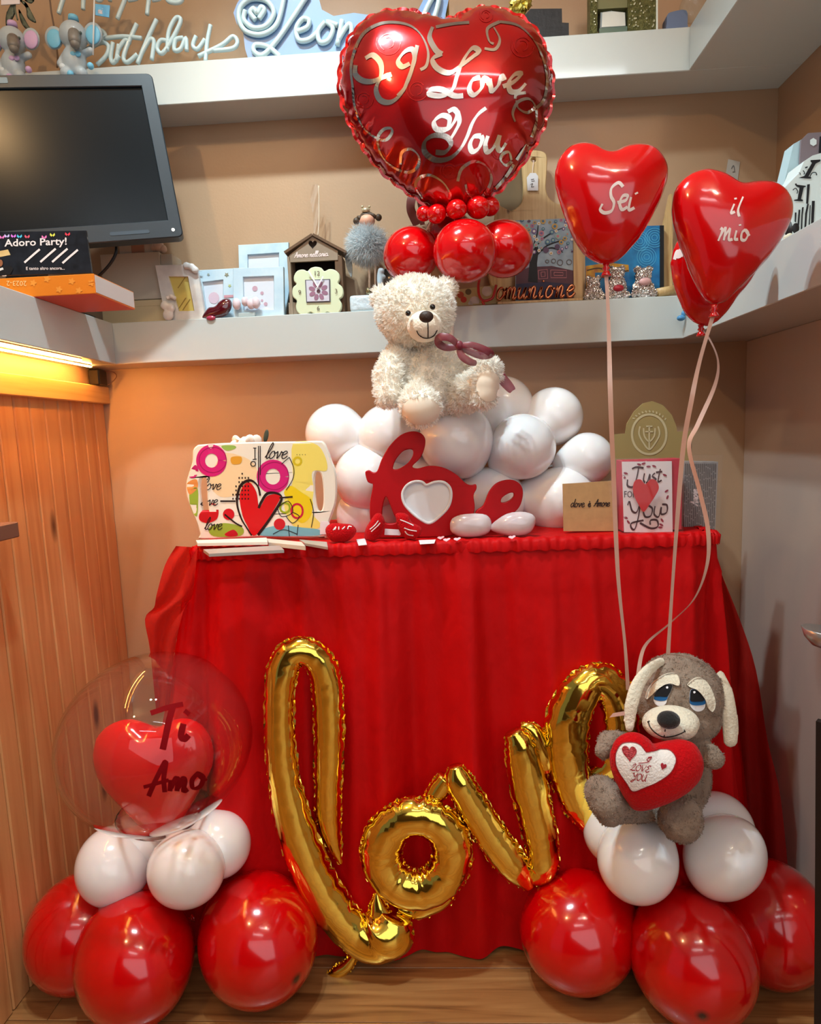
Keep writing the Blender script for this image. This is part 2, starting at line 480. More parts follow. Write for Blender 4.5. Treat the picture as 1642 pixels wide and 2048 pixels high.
GLYPH = {
 'a': (1.0, [[(.8,.85),(.5,1),(.15,.75),(.05,.35),(.25,.02),(.55,.2),(.8,.9)],[(.8,.9),(.73,.3),(.85,.03),(1.1,.2)]]),
 'b': (.85, [[(0,.2),(.3,1.2),(.45,1.9),(.3,2.05),(.15,1.6),(.12,.4),(.3,0),(.65,.15),(.75,.6),(.55,.9),(.25,.7)]]),
 'c': (.7, [[(.6,.8),(.4,1),(.12,.7),(.08,.3),(.3,.02),(.75,.25)]]),
 'd': (1.0, [[(.75,.8),(.45,1),(.12,.7),(.05,.3),(.25,.02),(.55,.25),(.8,1),(.97,2)],[(.97,2),(.78,.6),(.8,.1),(.95,.02),(1.1,.2)]]),
 'e': (.75, [[(.05,.45),(.4,.55),(.65,.8),(.45,1),(.2,.85),(.08,.4),(.25,.03),(.55,.05),(.82,.35)]]),
 'g': (.9, [[(.75,.85),(.45,1),(.1,.6),(.3,.15),(.6,.4),(.78,.95)],[(.78,.95),(.6,-.4),(.3,-.9),(.05,-.6),(.8,.2)]]),
 'h': (.95, [[(0,.1),(.35,1.3),(.5,1.95),(.35,2.05),(.22,1.5),(.12,0)],[(.12,0),(.3,.75),(.6,1),(.7,.75),(.62,.2),(.75,.02),(1,.2)]]),
 'i': (.45, [[(.05,.3),(.25,.95),(.15,.2),(.28,.02),(.5,.2)],[(.3,1.38),(.34,1.5)]]),
 'l': (.5, [[(0,.15),(.4,1.2),(.5,1.9),(.35,2.05),(.2,1.5),(.15,.4),(.28,.02),(.55,.2)]]),
 'm': (1.1, [[(0,.6),(.15,.95),(.1,0)],[(.1,0),(.25,.75),(.45,1),(.52,.7),(.45,0)],[(.45,0),(.62,.8),(.82,1),(.88,.7),(.82,.15),(.95,.02),(1.12,.2)]]),
 'n': (.8, [[(0,.6),(.15,.95),(.1,0)],[(.1,0),(.28,.8),(.5,1),(.58,.7),(.52,.15),(.65,.02),(.85,.2)]]),
 'o': (.8, [[(.55,.95),(.25,.95),(.05,.5),(.15,.08),(.4,.02),(.65,.4),(.55,.9),(.55,.72),(.85,.8)]]),
 'p': (.8, [[(.1,.4),(.25,.95),(.08,-.9)],[(.15,.4),(.35,.9),(.65,.9),(.7,.45),(.45,.05),(.18,.2)]]),
 'r': (.65, [[(0,.3),(.2,1),(.3,.85),(.55,.9),(.45,.4),(.5,.05),(.72,.2)]]),
 's': (.6, [[(.05,.3),(.4,1),(.35,.7),(.55,.35),(.4,.02),(.1,.1)]]),
 't': (.55, [[(.42,1.7),(.22,.4),(.3,.02),(.6,.2)],[(.05,1.15),(.65,1.2)]]),
 'u': (.85, [[(0,.6),(.15,.95),(.08,.3),(.25,.02),(.5,.3),(.68,.95)],[(.68,.95),(.6,.25),(.72,.02),(.92,.2)]]),
 'v': (.8, [[(0,.7),(.15,.95),(.25,.5),(.32,.03),(.55,.45),(.62,.95),(.75,.8),(.9,.85)]]),
 'y': (.8, [[(0,.7),(.15,.95),(.1,.35),(.3,.1),(.55,.4),(.7,.95)],[(.7,.95),(.5,-.3),(.25,-.9),(.05,-.75),(.3,-.3),(.85,.25)]]),
 'A': (1.1, [[(0,0),(.3,.4),(.8,1.9)],[(.8,1.95),(.88,.9),(.95,0),(1.1,.1)],[(.15,.7),(1.1,.8)]]),
 'B': (1.1, [[(.2,1.9),(.1,0)],[(0,1.6),(.4,2),(.85,1.8),(.75,1.3),(.3,1.05),(.8,.9),(.95,.45),(.6,0),(.1,.1)]]),
 'C': (1.0, [[(1,1.6),(.8,2),(.35,1.7),(.1,.9),(.25,.2),(.6,0),(1,.4)]]),
 'H': (1.1, [[(.2,2),(.1,0)],[(.95,2),(.8,0)],[(0,1),(1,1.05)]]),
 'I': (.6, [[(.1,1.9),(.55,2)],[(.38,1.95),(.2,0)],[(0,0),(.42,.03)]]),
 'J': (.85, [[(.2,1.7),(.5,2),(.95,1.9)],[(.75,1.95),(.6,.4),(.3,-.3),(-.02,-.1),(.2,.15)]]),
 'L': (.95, [[(.2,1.3),(.5,2),(.7,1.8),(.45,1),(.25,.2),(.02,.08),(.3,.12),(.6,0),(1,.2)]]),
 'S': (.8, [[(.85,1.75),(.6,2),(.3,1.7),(.45,1.2),(.7,.7),(.5,.1),(.1,.05),(-.1,.35)]]),
 'T': (.8, [[(0,1.75),(.4,1.95),(1.1,1.9)],[(.65,1.92),(.45,.9),(.3,0)]]),
 'Y': (.9, [[(0,1.7),(.2,2),(.3,1.4),(.55,1.1),(.9,1.95)],[(.95,2),(.6,.2),(.3,-.5),(0,-.4),(.3,0),(.8,.3)]]),
 'O': (1.0, [[(.5,1.95),(.15,1.5),(.1,.6),(.4,.02),(.8,.5),(.85,1.4),(.55,1.95)]]),
 'V': (.9, [[(.05,1.95),(.35,0)],[(.35,0),(.85,1.95)]]), 'E': (.8, [[(.8,1.8),(.45,1.95),(.2,1.6),(.5,1.1),(.1,.5),(.35,.02),(.8,.3)]]),
 'U': (.95, [[(.1,1.9),(.05,.6),(.3,.02),(.65,.4),(.8,1.9)],[(.8,1.9),(.75,.2),(.95,.1)]]),
 "'": (.25, [[(.1,1.9),(.05,1.6)]]), '.': (.35, [[(.1,.05),(.16,.08)]]), '!': (.4, [[(.3,1.9),(.2,.6)],[(.15,.1),(.17,.15)]]), ' ': (.55, []),
 '\u00e8': (.75, [[(.05,.45),(.4,.55),(.65,.8),(.45,1),(.2,.85),(.08,.4),(.25,.03),(.55,.05),(.82,.35)],[(.25,1.6),(.45,1.3)]]),
}
def word(text, x, y, h, slant=0.0, rot=0.0, sx=1.0, gap=0.0):
    """picture strokes of a handwritten word; (x, y) baseline start, h = x-height in pixels"""
    out, cx = [], 0.0; c, s = math.cos(rot), math.sin(rot)
    for ch in text:
        adv, sts = GLYPH[ch]
        for st in sts:
            q = []
            for u, v in st:
                X = (cx + u + slant * v) * h * sx; Yv = v * h
                q.append((x + X * c + Yv * s, y + X * s - Yv * c))
            out.append(q)
        cx += adv + gap
    return out
def print_on(tree, text, x, y, h, off=0.0008, rot=0.0, sx=1.0, shear=0.0, flip=False, bold=0.0):
    """plain printed lettering (built-in typeface) laid on a surface; h = cap height in pixels"""
    cu = bpy.data.curves.new('t', 'FONT'); cu.body = text; cu.offset = bold; cu.shear = shear; cu.resolution_u = 2
    o = bpy.data.objects.new('t', cu); COL.objects.link(o)
    dg = bpy.context.evaluated_depsgraph_get(); me = o.evaluated_get(dg).to_mesh()
    P = np.array([v.co[:2] for v in me.vertices]); F = [tuple(p.vertices) for p in me.polygons]
    o.evaluated_get(dg).to_mesh_clear(); bpy.data.objects.remove(o); bpy.data.curves.remove(cu)
    P = P / 0.69 * h; P[:, 0] *= sx; c, s = math.cos(rot), math.sin(rot)
    if flip: P = -P
    Q = np.c_[x + P[:, 0] * c + P[:, 1] * s, y + P[:, 0] * s - P[:, 1] * c]
    V, mp = [], {}
    for i, q in enumerate(Q):
        hh = hit(tree, *q, off)
        if hh is not None: mp[i] = len(V); V.append(hh)
    return np.array(V), [tuple(mp[i] for i in f) for f in F if all(i in mp for i in f)]
def tri(F):
    return [t for f in F for t in ([f] if len(f) == 3 else [(f[0], f[i], f[i + 1]) for i in range(1, len(f) - 1)])]
def fur(vf, n, length, width, tilt=0.6, grav=0.2, seed=3, clump=0, keep=None):
    """real tapered fur blades standing on a surface (3 triangles each)"""
    g = np.random.default_rng(seed); V = np.asarray(vf[0]); T = np.array(tri(vf[1]))
    a, b, c = V[T[:, 0]], V[T[:, 1]], V[T[:, 2]]
    N = np.cross(b - a, c - a); A = np.linalg.norm(N, axis=1); N /= A[:, None] + 1e-12
    pick = g.choice(len(T), n, p=A / A.sum()); r1, r2 = np.sqrt(g.random(n)), g.random(n)
    P = a[pick] * (1 - r1)[:, None] + b[pick] * (r1 * (1 - r2))[:, None] + c[pick] * (r1 * r2)[:, None]; N = N[pick]
    if keep is not None:
        k = keep(P); P, N = P[k], N[k]; n = len(P)
    D = N + tilt * g.standard_normal((n, 3)) * 0.5
    if clump:
        cc = P[g.choice(n, clump)]; idx = np.array([np.argmin(((cc - p) ** 2).sum(1)) for p in P])
        off = g.standard_normal((clump, 3)) * tilt; D = N + off[idx] + 0.15 * g.standard_normal((n, 3)) + (cc[idx] - P) / length * 0.45
    D[:, 2] -= grav; D /= np.linalg.norm(D, axis=1, keepdims=True)
    S = np.cross(D, g.standard_normal((n, 3))); S /= np.linalg.norm(S, axis=1, keepdims=True)
    L = length * (0.6 + 0.7 * g.random(n))[:, None]; W = width * (0.7 + 0.6 * g.random(n))[:, None]
    D2 = D + np.array([0, 0, -grav * 0.8]) + 0.25 * g.standard_normal((n, 3)); D2 /= np.linalg.norm(D2, axis=1, keepdims=True)
    m0 = P - N * length * 0.1; m1 = P + D * L * 0.55; m2 = m1 + D2 * L * 0.45
    VV = np.stack([m0 - S * W / 2, m0 + S * W / 2, m1 - S * W * 0.4, m1 + S * W * 0.4, m2], 1).reshape(-1, 3)
    i = np.arange(n) * 5
    F = np.concatenate([np.stack([i, i + 1, i + 3], 1), np.stack([i, i + 3, i + 2], 1), np.stack([i + 2, i + 3, i + 4], 1)])
    return VV, F.tolist()
# ================================================================ the setting
XL, XR, YB, YS = -0.914, 0.866, 1.713, 1.605
ZM0, ZM1, ZU0, ZU1 = 1.356, 1.458, 1.962, 2.056
M_wall = mat('wall_plaster', (186, 152, 120), 0.42, spec=0.45, var=0.06, vscale=3, bump=0.03, bscale=180)
M_wallr = mat('wall_gloss_panel', (198, 180, 168), 0.12, spec=1.0, coat=1.0, var=0.05, vscale=2, bump=0.25, bscale=7, stretch=(1, 1.0, 0.25))
M_shelf = mat('shelf_white_gloss', (195, 201, 198), 0.30, coat=0.35, var=0.02, vscale=5)
def wood_mat(name, c1, c2, c3, axis, scale=1.0, rough=0.4, coat=0.0):
    m = bpy.data.materials.new(name); m.use_nodes = True; nt = m.node_tree; b = nt.nodes['Principled BSDF']
    b.inputs['Roughness'].default_value = rough; b.inputs['Coat Weight'].default_value = coat
    tc = nt.nodes.new('ShaderNodeTexCoord'); oi = nt.nodes.new('ShaderNodeObjectInfo')
    ad = nt.nodes.new('ShaderNodeVectorMath'); ad.operation = 'ADD'
    ml = nt.nodes.new('ShaderNodeVectorMath'); ml.operation = 'SCALE'; ml.inputs['Scale'].default_value = 7.0
    cb = nt.nodes.new('ShaderNodeCombineXYZ')
    for k in ('X', 'Y', 'Z'): nt.links.new(oi.outputs['Random'], cb.inputs[k])
    nt.links.new(cb.outputs[0], ml.inputs[0]); nt.links.new(tc.outputs['Object'], ad.inputs[0]); nt.links.new(ml.outputs[0], ad.inputs[1])
    mp = nt.nodes.new('ShaderNodeMapping'); s = [22.0 * scale] * 3; s['xyz'.index(axis)] = 1.3 * scale
    mp.inputs['Scale'].default_value = s; nt.links.new(ad.outputs[0], mp.inputs['Vector'])
    n = nt.nodes.new('ShaderNodeTexNoise'); n.inputs['Scale'].default_value = 2.2; n.inputs['Detail'].default_value = 7; n.inputs['Distortion'].default_value = 1.1
    nt.links.new(mp.outputs[0], n.inputs['Vector'])
    r = nt.nodes.new('ShaderNodeValToRGB'); e = r.color_ramp.elements
    e[0].position = 0.28; e[0].color = lin(c3); e[1].position = 0.72; e[1].color = lin(c1)
    x = e.new(0.48); x.color = lin(c2)
    nt.links.new(n.outputs['Fac'], r.inputs['Fac'])
    # knots
    mp2 = nt.nodes.new('ShaderNodeMapping'); s2 = [14.0 * scale] * 3; s2['xyz'.index(axis)] = 5.0 * scale; mp2.inputs['Scale'].default_value = s2
    nt.links.new(ad.outputs[0], mp2.inputs['Vector'])
    vo = nt.nodes.new('ShaderNodeTexVoronoi'); vo.inputs['Scale'].default_value = 0.9; nt.links.new(mp2.outputs[0], vo.inputs['Vector'])
    kr = nt.nodes.new('ShaderNodeValToRGB'); kr.color_ramp.elements[0].position = 0.05; kr.color_ramp.elements[0].color = (1, 1, 1, 1)
    kr.color_ramp.elements[1].position = 0.13; kr.color_ramp.elements[1].color = (0, 0, 0, 1)
    nt.links.new(vo.outputs['Distance'], kr.inputs['Fac'])
    mx = nt.nodes.new('ShaderNodeMix'); mx.data_type = 'RGBA'; mx.inputs['B'].default_value = lin((96, 48, 22))
    nt.links.new(kr.outputs['Color'], mx.inputs['Factor']); nt.links.new(r.outputs['Color'], mx.inputs['A'])
    nt.links.new(mx.outputs['Result'], b.inputs['Base Color'])
    bp = nt.nodes.new('ShaderNodeBump'); bp.inputs['Strength'].default_value = 0.08; nt.links.new(n.outputs['Fac'], bp.inputs['Height'])
    nt.links.new(bp.outputs[0], b.inputs['Normal'])
    return m
M_pine = wood_mat('pine_cladding', (218, 160, 104), (210, 148, 92), (194, 126, 72), 'z', 0.6, 0.38)
M_rail = wood_mat('pine_rail', (230, 186, 120), (218, 170, 104), (200, 146, 82), 'y', 0.6, 0.4)
M_floor = wood_mat('oak_laminate', (172, 126, 76), (150, 102, 58), (106, 66, 34), 'x', 1.0, 0.32, 0.15)
M_gap = mat('joint_dark', (70, 42, 24), 0.8)

fl = struct('floor', box((-1.6, -2.2, -0.06), (1.6, 1.75, -0.012)), M_gap)
pw, y, row = 0.128, 1.746, 0
while y > -2.1:
    x = -1.6 - random.random() * 0.9
    while x < 1.6:
        L = 1.25
        a, b = max(x, -1.6), min(x + L, 1.6)
        if b - a > 0.02: struct('plank', box((a + .0006, y - pw + .0006, -0.012), (b - .0006, y - .0006, 0.0), 0.0008), M_floor, fl)
        x += L
    y -= pw; row += 1
struct('wall_back', box((-1.6, YB, 0), (1.3, YB + 0.08, 2.8)), M_wall)
M_ceil = mat('ceiling_paint', (232, 226, 216), 0.8)
struct('ceiling', box((-2.2, -2.6, 3.12), (2.2, 1.8, 3.2)), M_ceil)
struct('wall_front', box((-2.2, -2.68, 0), (2.2, -2.6, 3.12)), mat('shop_front_dark', (92, 70, 52), 0.6))
wl = struct('wall_left', box((-1.0, 0.35, 0), (XL - 0.013, YB, ZM0)), M_wall)
struct('backing', box((XL - 0.0125, 0.36, 0.0), (XL - 0.009, YB, 1.266)), M_gap, wl)
yy, bw = YB, 0.0535
while yy > 0.42:
    struct('board', box((XL - 0.013, yy - bw + 0.0012, 0.0), (XL, yy - 0.0012, 1.268), 0.0030), M_pine, wl)
    yy -= bw
struct('trim_1', box((XL, 0.36, 1.264), (XL + 0.018, YB, 1.310), 0.002), M_rail)
struct('wall_right', box((XR, 0.2, 0), (XR + 0.08, YB, 2.8)), M_wall)
struct('trim_2', box((0.805, 0.25, 0.0), (XR, YB, ZM0), 0.002), M_wallr)      # glossy lining of the lower right wall
# unseen ceiling tube lamps added for streak reflections in gold foil and balloons
for lab, x0, y0 in (('unseen white ceiling tube lamp added for reflections, nearest the alcove', 0.1, -0.55), ('unseen white ceiling tube lamp added for reflections, farther from the alcove', -0.5, -1.45)):
    tl = thing('added_tube_lamp', lab, 'lamp', (x0, y0, 3.04), 'unseen added ceiling tube lamps')
    part('housing', box((x0, y0 - .05, 3.08), (x0 + 1.2, y0 + .05, 3.118), .004), M_ceil, tl)
    part('tube', tube([(x0 + .02, y0, 3.062), (x0 + 1.18, y0, 3.062)], .016, 12, up=(0, 0, 1)), mat('tube_glow', (255, 255, 255), .4, emit=(236, 246, 255), estr=26), tl, True)
# shelves: boxed, white, running round three sides
def shelf(name, label, z0, z1, xl, xr, xw0, xw1):
    t = thing(name, label, 'shelf', (0, YB, z0))
    part('back_board', box((xw0, YS, z0), (xw1, YB, z1), 0.0015), M_shelf, t)
    if xl is not None: part('side_board', box((xw0, 0.3, z0), (xl, YS, z1), 0.0015), M_shelf, t)
    part('side_board', box((xr, 0.3, z0), (xw1, YS, z1), 0.0015), M_shelf, t)
    return t
shelf('built_in_shelf', 'white boxed middle shelf running round the alcove above the pine boards', ZM0, ZM1, -0.815, 0.602, -1.25, XR)
shelf('built_in_shelf', 'white glossy top shelf under the neon signs', ZU0, ZU1, None, 0.608, -1.25, XR)
# warm LED strips under the left arm of the middle shelf
M_led = mat('led_warm', (255, 214, 150), 0.4, emit=(255, 176, 84), estr=185)
M_ledd = mat('led_warm_dim', (255, 204, 140), 0.4, emit=(255, 170, 80), estr=74)
M_tape = mat('led_tape', (240, 220, 180), 0.5)
for lab, (p0, p1), mm, step in (('bright warm LED strip along the wall under the left shelf', ((0, 699), (190, 733)), M_led, 0.0085),
                                ('dimmer warm LED strip near the front edge under the left shelf', ((0, 679), (187, 719)), M_ledd, 0.011)):
    a, b = atZ(*p0, ZM0 - 0.004), atZ(*p1, ZM0 - 0.004); a = a + (a - b) * 1.2
    xx = min((a[0] + b[0]) / 2, -0.832)
    t = thing('led_strip', lab, 'light strip', (xx, (a[1] + b[1]) / 2, ZM0 - 0.003))
    part('tape', box((xx - 0.005, a[1], ZM0 - 0.0022), (xx + 0.005, b[1], ZM0)), M_tape, t)
    vf = []; yv = a[1]
    while yv < b[1]:
        vf.append(box((xx - 0.0034, yv, ZM0 - 0.0052), (xx + 0.0034, yv + step * 0.72, ZM0 - 0.0021), 0.001)); yv += step
    part('diodes', join(*vf), mm, t, kind='stuff')
t = thing('power_adapter', 'small black power adapter tucked at the end of the pine rail', 'adapter', tuple(atX(196, 762, -0.90) - [0, 0, .02]))
c = atX(196, 760, -0.895)
M_blackp = mat('black_plastic', (16, 16, 18), 0.35)
part('body', box((-0.914, c[1] - .012, 1.3102), (-0.885, c[1] + .03, 1.352), 0.003), M_blackp, t)
part('cord', tube(cr([(-0.887, c[1] + .02, 1.349), (-0.868, c[1] + .03, 1.347), (-0.862, c[1] + .035, 1.335), (-0.876, c[1] + .03, 1.318), (-0.884, c[1] + .025, 1.312)], 6), 0.0013, 6), mat('cord_brown', (110, 70, 50), 0.5), t)
# short grey ledge on the cladding at the frame's left edge
lb = part('wall_ledge', box((XL, 0.95, 0.975), (XL + 0.062, 1.222, 1.006), 0.002), mat('ledge_grey', (118, 84, 68), 0.5))
tag(lb, 'short brown grey ledge fixed to the pine boards', 'ledge')
# ================================================================ latex and foil balloons
def latex(name, c, rough=0.14, sss=0.0, tip=None):
    m = mat(name, c, rough, coat=0.6, sss=sss, spec=0.6)
    nt = m.node_tree; b = nt.nodes['Principled BSDF']
    b.inputs['Coat Roughness'].default_value = 0.09
    if tip:                              # the thick, darker rubber at the crown of the balloon
        tc = nt.nodes.new('ShaderNodeTexCoord'); vm = nt.nodes.new('ShaderNodeVectorMath'); vm.operation = 'DISTANCE'
        vm.inputs[1].default_value = (0, 0, 1.0); nt.links.new(tc.outputs['Object'], vm.inputs[0])
        r = nt.nodes.new('ShaderNodeValToRGB'); r.color_ramp.elements[0].position = 0.03; r.color_ramp.elements[0].color = lin(tip)
        r.color_ramp.elements[1].position = 0.13; r.color_ramp.elements[1].color = lin(c)
        nt.links.new(vm.outputs['Value'], r.inputs['Fac']); nt.links.new(r.outputs['Color'], b.inputs['Base Color'])
    return m
M_red = latex('latex_red', (200, 0, 4), 0.16, tip=(48, 0, 2))
M_red2 = latex('latex_red_plain', (208, 2, 8), 0.14)
M_white = latex('latex_white', (250, 246, 246), 0.18, sss=0.25)
M_ribbon = mat('ribbon_satin', (236, 196, 180), 0.3, coat=0.3)

def balloon_profile(p=0.12, n=22, neck=0.03):
    out = []
    for i in range(n + 1):
        ph = PI * i / n * 0.985; z = math.cos(ph); r = math.sin(ph)
        if z < 0:
            s = -z; z = z * (1 + p * s); r = r * (1 - 0.10 * p / 0.12 * s * s)
        out.append((max(r, 0.0 if i == 0 else neck), z))
    out.append((neck, out[-1][1] - 0.02)); return out
_bp = balloon_profile(0.07); _V, _F = lathe(_bp, 40)
_bp2 = balloon_profile(0.34); _V2, _F2 = lathe(_bp2, 40)
_kn = lathe([(0.028, -1.06), (0.05, -1.08), (0.05, -1.11), (0.025, -1.125), (0.04, -1.15), (0.075, -1.18), (0.07, -1.185), (0.02, -1.16)], 14)
_kn2 = (np.array(_kn[0]) - [0, 0, 0.26], _kn[1])
BM = {}
def balloon_mesh(m, pear):
    k = (m.name, pear)
    if k not in BM:
        V, F = (_V2, _F2) if pear else (_V, _F); kv, kf = _kn2 if pear else _kn
        BM[k] = (make_mesh('balloon', V, F, m, True), make_mesh('knot', kv, kf, m, True))
    return BM[k]
def ball_pos(px, py, rpx, Y=None, floor=False):
    """centre and radius of a round thing seen at (px,py) with picture radius rpx; Y found so that it stands on the floor"""
    off = math.hypot(px - 821, py - 1024) / FPX; k = (1 + off * off) ** -0.05
    def rad(P): return rpx * depth(P) / FPX * k
    if floor is not False:
        Y0, Y1 = 0.6, 1.9
        for _ in range(40):
            Ym = (Y0 + Y1) / 2; P = at(px, py, Ym)
            if P[2] > rad(P) * floor: Y0 = Ym
            else: Y1 = Ym
        Y = Ym
    P = at(px, py, Y); return P, rad(P)
def balloon(label, px, py, rpx, Y=None, m=None, neck=(0, 0, -1), floor=False, pear=False, group=None, squash=None, name='balloon'):
    P, r = ball_pos(px, py, rpx, Y, floor)
    body, knot = balloon_mesh(m, pear)
    o = bpy.data.objects.new(name, body); COL.objects.link(o)
    R = frame_to(-np.array(neck, float)); S = np.diag([r, r, r])
    Mx = R @ S
    if squash: Mx = np.diag(squash) @ Mx
    off = math.hypot(px - 821, py - 1024) / FPX; flat = (1 + off * off) ** -0.48      # pressed, slightly oblate balloons
    d = CM[0] * (px - 821) + CM[1] * (py - 1024); v_ = P - np.array([0, 0, EYE]); v_ = v_ / np.linalg.norm(v_); d = d - v_ * (d @ v_); d = d / (np.linalg.norm(d) + 1e-9)
    if not pear: Mx = (np.eye(3) - (1 - flat) * np.outer(d, d)) @ Mx
    M4 = Matrix.Identity(4)
    for i in range(3):
        for j in range(3): M4[i][j] = Mx[i, j]
        M4[i][3] = P[i]
    o.matrix_world = M4
    tag(o, label, 'balloon', group)
    k = bpy.data.objects.new('knot', knot); COL.objects.link(k); k.parent = o
    return o, P, r
def to(a, b): return np.array(b, float) - np.array(a, float)

# --- floor cluster under the clear bubble (left)
G = 'red base balloons of the left floor column'
FZ = 0.90
LC = np.array([-0.53, 1.27, 0.13])
for lab, x, y, r, fl_ in (('big red balloon in front of the clear bubble column, dark spot low on it', 268, 1916, 131, 1),
                          ('big red balloon touching the tail of the gold foil letters', 517, 1874, 128, 1),
                          ('red balloon against the pine boards behind the left floor column', 165, 1862, 116, 1)):
    P0, r0 = ball_pos(x, y, r, floor=FZ)
    balloon(lab, x, y, r, m=M_red, floor=FZ, neck=to(P0, LC), group=G)
WC = np.array([-0.53, 1.24, 0.33])
for lab, x, y, r, Y in (('white balloon at front left under the clear bubble', 228, 1731, 79, 1.20), ('white balloon at front centre under the clear bubble', 373, 1738, 79, 1.155),
                        ('white balloon right of the clear bubble, beside the gold foil letters', 438, 1688, 66, 1.23), ('white balloon hidden behind the tip of the red heart in the bubble', 272, 1690, 66, 1.24)):
    P0, r0 = ball_pos(x, y, r, Y)
    balloon(lab, x, y, r, Y, M_white, to(P0, WC), group='white balloons under the clear bubble')
# --- floor cluster under the plush dog (right)
G = 'red base balloons of the right floor column'
RC = np.array([0.50, 1.28, 0.13])
for lab, x, y, r in (('big red balloon at the very front right, dark spot low on it', 1383, 1912, 134), ('big red balloon below the foil letter e, left of the dog column', 1157, 1858, 121),
                     ('red balloon by the glossy right wall under the dog', 1540, 1843, 124)):
    P0, r0 = ball_pos(x, y, r, floor=FZ)
    balloon(lab, x, y, r, m=M_red, floor=FZ, neck=to(P0, RC), group=G)
WC = np.array([0.46, 1.24, 0.36])
for lab, x, y, r, Y in (('white balloon under the dog, front left', 1275, 1718, 85, 1.16), ('white balloon under the dog, front right', 1449, 1714, 88, 1.17),
                        ('white balloon peeping out behind the dog on the right', 1432, 1662, 78, 1.25), ('white balloon half hidden at the left behind the dog leg', 1236, 1662, 70, 1.235)):
    P0, r0 = ball_pos(x, y, r, Y)
    balloon(lab, x, y, r, Y, M_white, to(P0, WC), group='white balloons under the plush dog')
# --- white balloons on the table behind the love sign
TCn = np.array([0.09, 1.55, 1.03])
G = 'white balloons on the table'
for lab, x, y, r, Y in (('white balloon at the far left of the table heap', 672, 869, 61, 1.52), ('white balloon below the left foot of the bear', 778, 872, 64, 1.50),
                        ('white balloon left of the red love sign, above the tray handle', 737, 955, 69, 1.49), ('large white balloon under the middle of the bear', 912, 880, 75, 1.46),
                        ('white balloon right of the large middle one, above the foil shine', 1045, 894, 66, 1.47), ('white balloon at the top right of the table heap', 1106, 834, 59, 1.55),
                        ('white balloon under the raised right foot of the bear', 1005, 815, 62, 1.57), ('white balloon at far right of the heap above the kraft card', 1174, 917, 52, 1.50),
                        ('white balloon resting on the cloth left of the kraft card', 1122, 1004, 72, 1.49), ('white balloon resting on the cloth behind the red letter e', 985, 1000, 66, 1.50),
                        ('white balloon at the cloth behind the tray and the red love sign', 735, 1030, 62, 1.52), ('white balloon behind the upper loop of the red love sign', 845, 965, 66, 1.54)):
    P0, r0 = ball_pos(x, y, r, Y)
    balloon(lab, x, y, r, Y, M_white, to(P0, TCn), pear=True, group=G)
# --- red balloons carrying the foil heart
RCn = at(905, 480, 1.52)
G = 'red balloons under the foil heart'
for lab, x, y, r, Y in (('red balloon under the foil heart, left', 822, 510, 57, 1.50), ('red balloon under the foil heart, middle front', 930, 503, 65, 1.42),
                        ('red balloon under the foil heart, right', 1007, 498, 60, 1.49), ('red balloon under the foil heart, mostly hidden at the back', 900, 470, 50, 1.56)):
    P0, r0 = ball_pos(x, y, r, Y)
    balloon(lab, x, y, r, Y, M_red2, to(P0, RCn), group=G)
G = 'mini red balloons round the neck of the foil heart'
RCm = at(915, 415, 1.46)
for lab, x, y, r, Y in (('tiny red balloon at the left end of the ring under the foil heart', 848, 427, 16, 1.44), ('tiny red balloon second from the left under the foil heart', 873, 428, 20, 1.42),
                        ('tiny red balloon at the middle of the ring under the foil heart', 913, 419, 21, 1.41), ('small red balloon right of the middle one under the foil heart', 956, 415, 24, 1.43),
                        ('tiny red balloon at the right end of the ring under the foil heart', 980, 413, 20, 1.46)):
    P0, r0 = ball_pos(x, y, r, Y)
    balloon(lab, x, y, r, Y, M_red2, to(P0, RCm), group=G)

# --- silver stick of the foil heart
t = thing('balloon_stick', 'white balloon stick rising behind the bear to the foil heart', 'stick', tuple(at(905, 1060, 1.56)))
part('rod', tube([at(905, 1060, 1.56) - [0, 0, .0], at(903, 700, 1.555), at(905, 420, 1.53)], 0.006, 10), mat('stick_white', (238, 226, 220), 0.3, coat=.3), t, True)
part('cup', lathe([(0.008, -0.03), (0.012, 0.0), (0.022, 0.012), (0.02, 0.012)], 14, at(905, 420, 1.53)), mat('stick_white', (0, 0, 0)), t, True)

# --- foil heart
ZF = zoomer(640, 0, 3.284)
HY = 1.45
hp = ZF([(820,150),(760,140),(700,120),(600,85),(480,85),(360,115),(260,190),(190,290),(150,420),(140,560),(165,700),(215,820),(280,940),(350,1040),(440,1140),(540,1220),(640,1290),(740,1345),(860,1390),(970,1360),(1080,1300),(1170,1240),(1270,1130),(1370,990),(1440,860),(1490,730),(1515,600),(1505,450),(1465,320),(1400,200),(1300,120),(1180,75),(1080,65),(980,85),(900,120)])
hp = cr(hp, 6, True)
HO = np.array([(at(x, y, HY)[0], at(x, y, HY)[2]) for x, y in hp])
n0 = len(HO)
